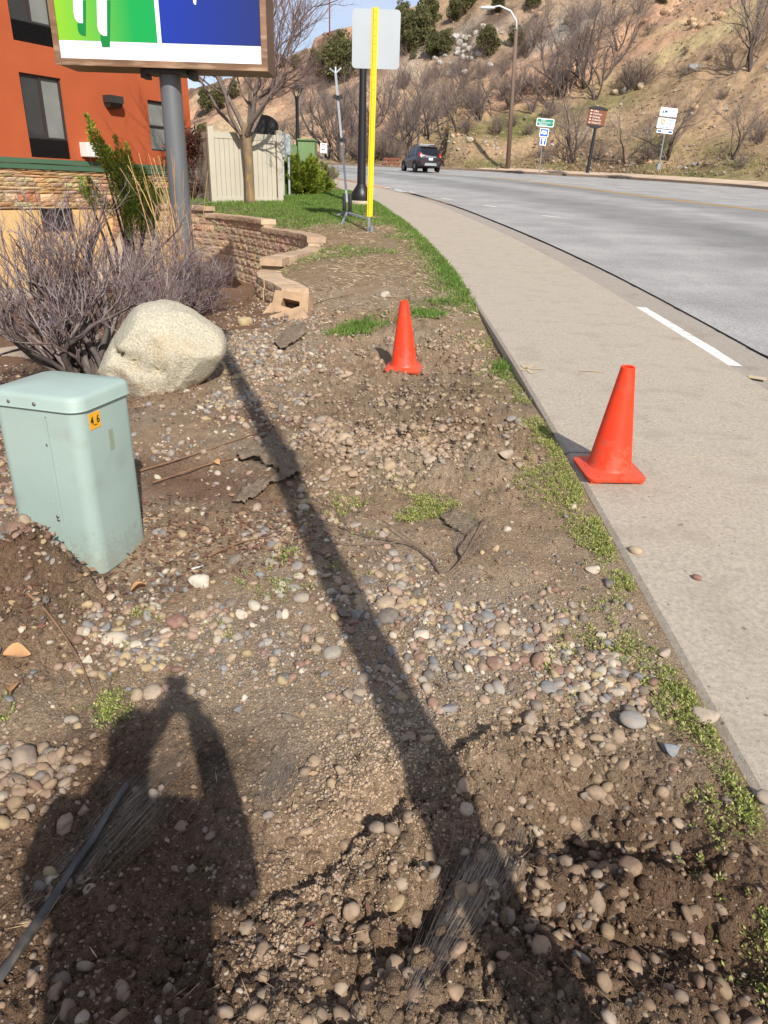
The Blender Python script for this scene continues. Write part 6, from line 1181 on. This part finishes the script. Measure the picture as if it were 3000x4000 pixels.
p = hit(-8, 925); o = tag(link('boulder', ROCK[3], m_rock), 'dark rough boulder cut off by the left edge behind the pedestal', 'boulder'); o.location = (p[0] - .12, p[1] + .1, p[2] + .1); o.scale = (.22, .22, .26); o.color = (*srgb(112, 98, 84), 1)
# ------------------------------------------------------------------ weeds, grass, litter
print('green')
def px_samples(n, fn, y0=.9, y1=26, pw=1.0): return sample(n, y0, y1, pw, fn)
WEED = [(pz_(900, 1105, 130, 35), .8), (pz_(1230, 1010, 70, 90, 60), .25), (pz_(235, 1530, 30, 28), .8), (pz_(680, 1205, 60, 25), .8), (pz_(530, 1400, 60, 40), .3), (pz_(210, 1430, 40, 30), .4), (pz_(320, 1320, 40, 20), .4), (pz_(560, 1270, 60, 20), .4), (pz_(1280, 1180, 60, 60), .3), (pz_(1000, 1130, 80, 40), .4), (pz_(820, 1120, 60, 30), .5), (pz_(10, 1600, 30, 60), .6)]
def weed_ok(px, py, x, y):
    e = edge_x(y) - x; n = fbm(x * 3.5, y * 3.5, 3, 400); band = np.exp(-(e / (.075 + .09 * n)) ** 2) * sst(.34, .52, fbm(x * 2.6, y * 2.2, 3, 410)) * sst(.30, .55, n) * .95 * (y < 12); wide = .22 * sst(.62, .7, n) * np.exp(-(e / .5) ** 2)
    return np.clip((band * (.45 + .55 * sst(1.6, 2.6, y)) + wide * sst(1.8, 2.4, y)) + sum(w * f(px, py) for f, w in WEED) * sst(.42, .6, n), 0, 1)
W_ = px_samples(3300, weed_ok, 1.0, 12, .99); n = len(W_); m = 11
P = np.repeat(np.stack([W_[:, 0], W_[:, 1], T(W_[:, 0], W_[:, 1]) + .004], 1), m, 0); P[:, :2] += rn.normal(size=(n * m, 2)) * .008; up_ = rn.uniform(.15, 1.6, n * m); az = rn.uniform(0, 6.283, n * m); P[:, 2] += rn.uniform(0, .02, n * m)
GW = np.array([srgb(158, 166, 84), srgb(138, 150, 72), srgb(176, 178, 104), srgb(112, 126, 62), srgb(184, 178, 118)])
Vw, Fw, Cw = leaf_tris(P, np.stack([np.cos(az), np.sin(az), up_], 1), .0120, .0027, rn, GW); tag(link('weeds', np_mesh('weeds', Vw, Fw, Cw), mat('weed_leaf', src='attr', rough=.7, var=.12, scale=30, trans=.3)), 'low green weeds along the sidewalk edge and in the gravel', 'weeds', kind='stuff')
def lawn_ok(px, py, x, y):
    ins = in_poly(x, y, POLY); e = edge_x(y) - x; n = fbm(x * 1.1, y * 1.1, 4, 420); core = sst(15.5, 19.5, y + 2.0 * (n - .5)) * sst(.36, .5, n + .12); patch = .5 * sst(.60, .68, n) * sst(10.5, 13, y); ed = np.exp(-(e / .32) ** 2) * sst(7.5, 10, y)
    return np.where(ins, 0, np.clip(core + patch + ed, 0, 1))
def lawn_sample(n, y0, y1, fn):
    out = []; tot = 0
    while tot < n:
        y = np.sqrt(rn.uniform(y0 ** 2, y1 ** 2, n * 2)); x = edge_x(y) - rn.uniform(0, 1, n * 2) ** 1.3 * np.minimum(9, y * .6); ok = rn.random(n * 2) < fn(x, x, x, y); out.append(np.stack([x, y], 1)[ok]); tot += int(ok.sum())
    return np.concatenate(out)[:n]
Lw = lawn_sample(90000, 8.5, 29, lawn_ok); P = np.stack([Lw[:, 0], Lw[:, 1], T(Lw[:, 0], Lw[:, 1])], 1); e = edge_x(Lw[:, 1]) - Lw[:, 0]
GG = np.array([srgb(92, 128, 46), srgb(76, 112, 40), srgb(110, 142, 56), srgb(130, 146, 70)]); D = np.stack([rn.normal(size=len(P)) * .5, rn.normal(size=len(P)) * .5, np.ones(len(P))], 1)
V1, F1, C1 = leaf_tris(P, D, .075, .006, rn, GG); tag(link('lawn_grass', np_mesh('lawn_grass', V1, F1, C1), mat('grass_blade', src='attr', rough=.7, var=.15, scale=2, trans=.3)), 'patchy green lawn grass around the posts and fence', 'grass', kind='stuff')
TUFT = [(pz_(775, 712, 55, 14, -12), 1), (pz_(925, 682, 35, 10), 1), (pz_(960, 655, 60, 8), .5), (pz_(1095, 797, 30, 18), .9), (pz_(1000, 600, 60, 30), .3), (pz_(985, 585, 25, 40, -30), .8)]
Tf = sample(5200, 4.5, 13, .5, lambda px, py, x, y: np.clip(sum(w * f(px, py) for f, w in TUFT), 0, 1) ** 1.5); P = np.stack([Tf[:, 0], Tf[:, 1], T(Tf[:, 0], Tf[:, 1])], 1); D = np.stack([rn.normal(size=len(P)) * .6, rn.normal(size=len(P)) * .6, np.ones(len(P))], 1)
V1, F1, C1 = leaf_tris(P, D, .075, .004, rn, GG); tag(link('grass_tufts', np_mesh('grass_tufts', V1, F1, C1), MATS['grass_blade']), 'small green grass tufts around the far cone', 'grass', kind='stuff')
Sw = lawn_sample(15000, 8.2, 21, lambda a, b, x, y: np.where(in_poly(x, y, POLY), 0, .9 * sst(.35, .55, fbm(x * 1.6, y * 1.6, 3, 430)) + .1)); P = np.stack([Sw[:, 0], Sw[:, 1], T(Sw[:, 0], Sw[:, 1]) + .008], 1); az = rn.uniform(0, 6.283, len(P))
V1, F1, C1 = leaf_tris(P, np.stack([np.cos(az), np.sin(az), rn.uniform(0, .35, len(P))], 1), .11, .0035, rn, np.array([srgb(176, 154, 120), srgb(150, 130, 104), srgb(192, 176, 146), srgb(130, 110, 88)])); tag(link('dead_grass', np_mesh('dead_grass', V1, F1, C1), mat('straw', src='attr', rough=.9, var=.1, scale=8)), 'matted dead grass and straw on the strip before the lawn', 'straw', kind='stuff')
LIT = [(pz_(420, 1160, 230, 60), 1), (pz_(320, 1230, 120, 60), .8), (pz_(600, 1130, 90, 40), .6), (pz_(300, 870, 120, 30), .7), (pz_(80, 1330, 100, 120), .5), (pz_(560, 650, 90, 60), .4), (pz_(600, 1200, 120, 50), .4)]
Lf = sample(2300, .9, 12, .9, lambda px, py, x, y: np.clip(dens(LIT, px, py, .004), 0, 1)); P = np.stack([Lf[:, 0], Lf[:, 1], T(Lf[:, 0], Lf[:, 1]) + .012], 1); az = rn.uniform(0, 6.283, len(P))
V1, F1, C1 = leaf_tris(P, np.stack([np.cos(az), np.sin(az), rn.normal(size=len(P)) * .35], 1), .032, .008, rn, np.array([srgb(112, 82, 64), srgb(128, 98, 76), srgb(90, 70, 58), srgb(146, 120, 94), srgb(100, 66, 52)])); tag(link('leaf_litter', np_mesh('leaf_litter', V1, F1, C1), mat('dead_leaf', src='attr', rough=.85, var=.15, scale=20)), 'brown leaf litter around the pedestal and boulder', 'leaf litter', kind='stuff')
Tw = sample(1500, .9, 9, .99, lambda px, py, x, y: np.clip(dens(LIT, px, py, .12), 0, 1)); P = np.stack([Tw[:, 0], Tw[:, 1], T(Tw[:, 0], Tw[:, 1]) + .012], 1); az = rn.uniform(0, 6.283, len(P))
V1, F1, C1 = leaf_tris(P, np.stack([np.cos(az), np.sin(az), rn.normal(size=len(P)) * .12], 1), .06, .0011, rn, np.array([srgb(110, 84, 64), srgb(140, 112, 86), srgb(176, 152, 116), srgb(84, 66, 54)])); tag(link('root_fibres', np_mesh('root_fibres', V1, F1, C1), MATS['dead_leaf']), 'fine roots and bits of straw lying on the soil', 'roots', kind='stuff')

# ------------------------------------------------------------------ torn fabric, hose, branch, leaves
m_fib = mat('geotextile_fibre', src='attr', rough=.9, var=.1, scale=20); m_fab = mat('geotextile', srgb(150, 130, 108), rough=.95, var=.3, scale=25, bump=.9, bscale=150, dirt=(srgb(152, 130, 106), 12, .48, .9)); crumbs(m_fab, 110)
def fibres(name, label, bundles, seed, par=None):
    r = np.random.default_rng(seed); mb = MB()
    for a, b, wa, wb, n, h in bundles:
        a, b = np.array(a, float), np.array(b, float); d = (b - a); nn = np.array([-d[1], d[0]]) / np.linalg.norm(d)
        for k in range(int(n * 1.0)):
            u, w, t0, t1 = r.normal(), r.normal() * .6, r.uniform(0, .55), r.uniform(.5, 1.05); t1 = max(t1, t0 + .2); pts = []; bend = r.normal() * 18
            for t in np.linspace(t0, t1, 5):
                q = a + d * t + nn * (u * (wa * (1 - t) + wb * t) + w * wb * t + bend * math.sin(3.14 * t)); p = hit(*q)
                if p is None: continue
                pts.append((p[0], p[1], p[2] + .006 + h * (.5 + .5 * u) * math.sin(3.14 * t)))
            if len(pts) < 3: continue
            g = r.uniform(.75, 1.15); mb.cur = tuple(c * g for c in srgb(160, 146, 130)); w2 = .0005
            vs = []
            for p in pts: vs += [(p[0] - w2, p[1], p[2]), (p[0] + w2, p[1], p[2] + .0006)]
            mb.add(vs, [(2 * i, 2 * i + 1, 2 * i + 3, 2 * i + 2) for i in range(len(pts) - 1)])
    o = mb.build(name, m_fib, par, fixn=False)
    return o
def fab_piece(name, label, outline, seed, lift=.03):
    """a crumpled sheet over the ground, outline in view pixels"""
    r = np.random.default_rng(seed); xs = [p[0] for p in outline]; ys_ = [p[1] for p in outline]; n = 40; vs = []; idx = {}; fs = []
    for j in range(n):
        for i in range(n):
            x, y = min(xs) + (max(xs) - min(xs)) * i / (n - 1), min(ys_) + (max(ys_) - min(ys_)) * j / (n - 1)
            if in_poly(np.array([x]), np.array([y]), outline)[0]:
                p = hit(x, y); f = float(fbm(np.array([x * .05]), np.array([y * .05]), 3, seed)[0]); idx[(i, j)] = len(vs); vs.append((p[0], p[1], p[2] + .004 + lift * f * 1.6 + r.normal() * .002))
    for (i, j) in idx:
        if all(q in idx for q in ((i + 1, j), (i, j + 1), (i + 1, j + 1))): fs.append((idx[(i, j)], idx[(i + 1, j)], idx[(i + 1, j + 1)], idx[(i, j + 1)]))
    o = MB().add(vs, fs).build(name, m_fab, None, smooth='all'); md = o.modifiers.new('thick', 'SOLIDIFY'); md.thickness = .003; return tag(o, label, 'fabric')
f1 = fab_piece('fabric_scrap', 'torn landscape fabric wrapped over the soil lump below the far cone', [(510, 985), (545, 970), (600, 975), (640, 990), (672, 1005), (655, 1035), (610, 1050), (570, 1075), (530, 1098), (495, 1100), (520, 1070), (560, 1050), (600, 1030), (560, 1010), (515, 1010)], 5, .05); link_o = fibres('frayed_fibre', None, [((495, 1100), (670, 1000), 8, 14, 110, .03), ((510, 990), (650, 985), 8, 10, 70, .02)], 6, f1)
f2 = fab_piece('fabric_scrap', 'dark torn fabric lying on the gravel near the broken branch', [(945, 1120), (985, 1112), (1030, 1122), (1045, 1150), (1035, 1190), (1000, 1225), (985, 1200), (1005, 1160), (960, 1140)], 7, .03); fibres('frayed_fibre', None, [((985, 1215), (1045, 1120), 10, 14, 90, .02), ((935, 1125), (1040, 1135), 8, 8, 60, .02)], 8, f2)
f3 = tag(fibres('frayed_fabric', None, [((270, 1730), (560, 1590), 24, 32, 260, .004), ((140, 1900), (420, 1600), 26, 24, 200, .004), ((560, 1760), (640, 1600), 20, 20, 110, .003), ((20, 2010), (260, 1760), 16, 16, 70, .003), ((400, 1720), (600, 1600), 22, 26, 150, .003)], 10), 'frayed grey fabric threads fanning out at the end of the black strip', 'fabric')
f4 = tag(fibres('frayed_fabric', None, [((870, 2190), (1095, 1770), 12, 32, 190, .006), ((1050, 1970), (1130, 1770), 20, 22, 90, .006)], 12), 'frayed grey fabric threads crossing the long shadow at the bottom', 'fabric')
f6 = tag(fibres('frayed_fabric', None, [((1200, 1850), (1310, 1760), 10, 12, 90, .003)], 15), 'small frayed thread patch in the churned soil at lower right', 'fabric')
f5 = fab_piece('fabric_scrap', 'grey crumpled fabric in front of the broken wall end', [(590, 745), (620, 715), (660, 705), (665, 725), (640, 745), (605, 765)], 13, .04); fibres('frayed_fibre', None, [((590, 755), (665, 710), 8, 8, 60, .02)], 14, f5)
hose = []
for px_, py_ in ((-40, 2190), (0, 2125), (60, 2040), (130, 1930), (190, 1840), (235, 1770), (275, 1705)):
    p = hit(px_, min(py_, 2211)); hose.append((p[0] - (.03 if px_ < 0 else 0), p[1] - (.03 if px_ < 0 else 0), p[2] + .020))
mb = MB(); hp_ = catmull(hose, 10); n = 8; rings = []
for i, p in enumerate(hp_):
    t = np.gradient(hp_, axis=0)[i]; t /= np.linalg.norm(t); sd = np.cross(t, [0, 0, 1]); sd /= np.linalg.norm(sd); uu = np.cross(sd, t); f = i / len(hp_); rr_ = .015 * (1 - .5 * f); tw_ = i * .09
    rings.append([tuple(p + (sd * math.cos(6.283 * k / n + tw_) * 1.0 + uu * math.sin(6.283 * k / n + tw_) * .8) * rr_ * (1 + .14 * (k % 2))) for k in range(n)])
tag(mb.loft(rings).build('drip_hose', mat('black_plastic', srgb(72, 68, 64), rough=.45, var=.4, scale=14, stretch=(1, 1, 1), dirt=(srgb(130, 118, 104), 10, .56, .6)), smooth=60), 'twisted black plastic strip running into the soil at lower left', 'hose')
def stick(name, label, pts, r0, r1, col, cat='branch', grp=None, kids=()):
    P = []
    for px_, py_, h in pts: p = hit(px_, py_); P.append((p[0], p[1], p[2] + h))
    mb = MB(); mb.cur = col; c = catmull(P, 5); mb.tube(c, list(np.linspace(r0, r1, len(c))), 7)
    for kp in kids:
        Q = []
        for px_, py_, h in kp: p = hit(px_, py_); Q.append((p[0], p[1], p[2] + h))
        mb.tube(catmull(Q, 4), list(np.linspace(r1 * 1.2, r1 * .5, len(Q) * 4 - 3)), 5)
    return tag(mb.build(name, m_bark, None, smooth='all'), label, cat, grp)
stick('broken_branch', 'broken forked branch lying on the gravel in the middle', [(1042, 1140, .04), (1020, 1180, .03), (990, 1225, .02), (955, 1247, .012), (930, 1215, .02), (880, 1185, .03), (800, 1170, .03), (740, 1150, .03), (690, 1130, .02)], .0075, .002, srgb(112, 92, 76), 'branch', None, ([(900, 1190, .03), (820, 1140, .05), (770, 1120, .04)], [(870, 1182, .03), (760, 1185, .02), (640, 1170, .02)], [(760, 1155, .03), (700, 1100, .06), (680, 1090, .05)]))
for k, (pts, lab) in enumerate((([(300, 1025, .02), (430, 985, .02), (560, 940, .02), (640, 925, .02)], 'thin root lying across the bare soil right of the pedestal'), ([(330, 1050, .02), (480, 1000, .015), (600, 985, .02)], 'second thin root on the bare soil right of the pedestal'), ([(880, 655, .05), (862, 680, .06), (845, 700, .03)], 'thick root sticking up behind the far cone'), ([(440, 555, .05), (560, 530, .05)], 'twig near the curved wall'), ([(60, 1290, .02), (110, 1340, .02), (170, 1430, .02), (200, 1500, .01)], 'root trailing over the soil heap by the pedestal'), ([(880, 940, .03), (930, 965, .02), (960, 960, .01)], 'short stick on the soil mound'), ([(1590, 930, .01), (1620, 915, .01)], 'x'), ([(410, 1235, .01), (440, 1226, .01)], 'white plastic sliver near the pedestal'), ([(640, 680, .03), (700, 655, .03), (760, 640, .02)], 'dark hose piece behind the tipped block'), ([(450, 1210, .02), (520, 1180, .02), (600, 1165, .02)], 'twig in the leaf litter right of the pedestal'))):
    if lab == 'x': continue
    stick('twig' if 'hose' not in lab else 'hose_piece', lab, pts, .006 if 'thick' not in lab else .03, .002 if 'thick' not in lab else .016, srgb(206, 204, 198) if 'white' in lab else (srgb(52, 52, 54) if 'hose' in lab else srgb(124, 96, 74)), 'twig' if 'hose' not in lab and 'white' not in lab else ('hose' if 'hose' in lab else 'litter'))
m_leafd = mat('big_dry_leaf', srgb(196, 150, 104), rough=.8, var=.2, scale=30, trans=.15)
for k, (px_, py_, s_, lab) in enumerate(((38, 1425, .06, 'curled tan leaf on the soil heap at the left edge'), (20, 1500, .05, 'curled tan leaf lowest at the left edge'), (300, 1278, .045, 'orange-brown leaf by the pedestal foot'), (470, 1005, .035, 'brown leaf on the bare soil'), (265, 1130, .04, 'leaf against the pedestal corner'))):
    p = hit(px_, py_); mb = MB(); n = 7; vs = []
    for i in range(n):
        t = i / (n - 1); w = math.sin(math.pi * min(1, t * .92 + .05)) * .38
        for q in (-1, 0, 1): vs.append((t - .5, q * w, .22 * (q * q) * (1 + .4 * math.sin(5 * t)) + .18 * math.sin(3 * t)))
    o = tag(mb.add(vs, [(i * 3 + q, i * 3 + q + 1, i * 3 + q + 4, i * 3 + q + 3) for i in range(n - 1) for q in (0, 1)]).build('dry_leaf', m_leafd, None, smooth='all'), lab, 'leaf', 'big dry leaves'); o.location = (p[0], p[1], p[2] + .012); o.scale = (s_ * 1.4,) * 3; o.rotation_euler = (.3, .2, k * 1.7 + .4)
# bottles and phone on the low kerb
m_water = mat('clear_bottle', srgb(206, 214, 222), rough=.15, var=.08, scale=20, spec=.7); m_lblue = mat('blue_label', srgb(40, 110, 214), rough=.4); m_redj = mat('red_drink', srgb(150, 24, 44), rough=.15, var=.1, scale=10, spec=.7); m_capb = mat('blue_cap', srgb(96, 104, 214), rough=.4)
def bottle(label, px_, py_, Y, m_low, s=1.0):
    p = atY(px_, py_, Y); t = thing('drink_bottle', label, 'bottle', tuple(p), 0, 'drink bottles'); t.scale = (s,) * 3
    MB().lathe([(.0, .0), (.03, .0), (.034, .01), (.032, .04), (.034, .05), (.032, .08), (.034, .10)], 16).build('lower_body', m_low, t, smooth=50); MB().lathe([(.0345, .10), (.0345, .145)], 16).build('label_band', m_lblue, t, smooth=50)
    MB().lathe([(.034, .145), (.034, .165), (.028, .19), (.014, .212), (.013, .222)], 16).build('shoulder', m_water, t, smooth=50); MB().lathe([(.0145, .218), (.0145, .236), (0, .237)], 14).build('cap', m_capb, t)
bY = 9.05
bottle('clear water bottle with blue label, left of the red drink', 98, 719, bY, m_water, 1.05); bottle('bottle of red drink with blue label beside the water bottle', 115, 717, bY + .06, m_redj, 1.05); bottle('water bottle half hidden behind the bare shrub stems', 161, 700, bY + .5, m_water, .95)
p = atY(76, 720, bY - .02); tag(MB().box((p[0], p[1], p[2]), (.17, .09, .014), rz=.1, bev=.004).build('mobile_phone', m_black), 'black phone lying flat on the low kerb left of the bottles', 'phone')

# ------------------------------------------------------------------ what stands behind the camera and throws the shadows seen on the soil
lx, ly = .80, -.20; lb_ = thing('street_lamp', 'black street lamp post that throws the long shadow across the soil', 'street lamp', (lx, ly, float(Pz(ly)) - .05))
MB().lathe([(.17, 0), (.17, .2), (.10, .45), (.085, .5), (.075, 3.0), (.062, 6.0)], 18).build('pole', m_black, lb_, smooth=50)
MB().lathe([(.08, 6.0), (.22, 6.6), (.26, 6.62), (.1, 6.85), (.02, 7.0)], 6).build('lantern_head', m_black, lb_)
def figure(name, verts, edges, radii, material, parent=None):
    me = bpy.data.meshes.new(name); me.from_pydata(verts, edges, []); o = link(name, me, material, parent); sk = o.modifiers.new('skin', 'SKIN'); sk.use_smooth_shade = True
    for i, r_ in enumerate(radii): me.skin_vertices[0].data[i].radius = (r_, r_) if not isinstance(r_, tuple) else r_
    me.skin_vertices[0].data[0].use_root = True; ss = o.modifiers.new('sub', 'SUBSURF'); ss.levels = 2; ss.render_levels = 2; return o
pe = thing('person', 'person standing at the near end taking the picture, arms raised', 'person', (-.10, -.27, float(Pz(-.27))))
hv = [(0, 0, .95), (0, 0, 1.15), (0, -.01, 1.35), (0, 0, 1.46), (0, .03, 1.54), (0, .05, 1.64), (0, .05, 1.74),
      (-.19, 0, 1.41), (-.26, .05, 1.16), (.0, .17, 1.56), (.06, .2, 1.63), (.19, 0, 1.41), (.28, .05, 1.18), (.2, .17, 1.56), (.15, .2, 1.63),
      (-.10, 0, .88), (-.12, .02, .48), (-.13, -.02, .08), (-.14, .14, .03), (.10, 0, .88), (.12, .02, .48), (.13, -.02, .08), (.14, .14, .03)]
he = [(0, 1), (1, 2), (2, 3), (3, 4), (4, 5), (5, 6), (2, 7), (7, 8), (8, 9), (9, 10), (2, 11), (11, 12), (12, 13), (13, 14), (0, 15), (15, 16), (16, 17), (17, 18), (0, 19), (19, 20), (20, 21), (21, 22)]
hr = [(.20, .15), (.19, .14), (.20, .14), 0.07, .055, (.08, .095), (.06, .08), .08, .068, .05, .042, .08, .068, .05, .042, .09, .062, .045, .04, .09, .062, .045, .04]
figure('body', hv, he, hr, mat('work_clothes', srgb(70, 74, 82), rough=.9), pe)
for s_, cx in ((-1, .06), (1, .15)):
    for q in range(4): MB().tube([(cx, .20, 1.60 + q * .017), (cx + s_ * .02, .222, 1.605 + q * .017), (cx + s_ * -.012, .23, 1.605 + q * .017)], [.009, .0085, .007], 6).build('finger', mat('skin', srgb(196, 150, 124), rough=.6), pe)
    MB().tube([(cx, .19, 1.60), (cx - s_ * .02, .2, 1.62), (cx - s_ * .03, .205, 1.645)], [.011, .010, .008], 6).build('thumb', MATS['skin'], pe)
ph = tag(MB().box((.0, -.045, 1.665), (.078, .009, .155), bev=.003).build('mobile_phone', m_black), 'phone held up by the person taking the picture', 'phone')

# ------------------------------------------------------------------ lettering becomes plain mesh
bpy.context.view_layer.update(); dg = bpy.context.evaluated_depsgraph_get()
for o in [o for o in SC.objects if o.type == 'FONT']:
    me = bpy.data.meshes.new_from_object(o.evaluated_get(dg)); nm, par, mx = o.name, o.parent, o.matrix_local.copy(); bpy.data.objects.remove(o); q = link(nm, me, None, par); q.matrix_local = mx
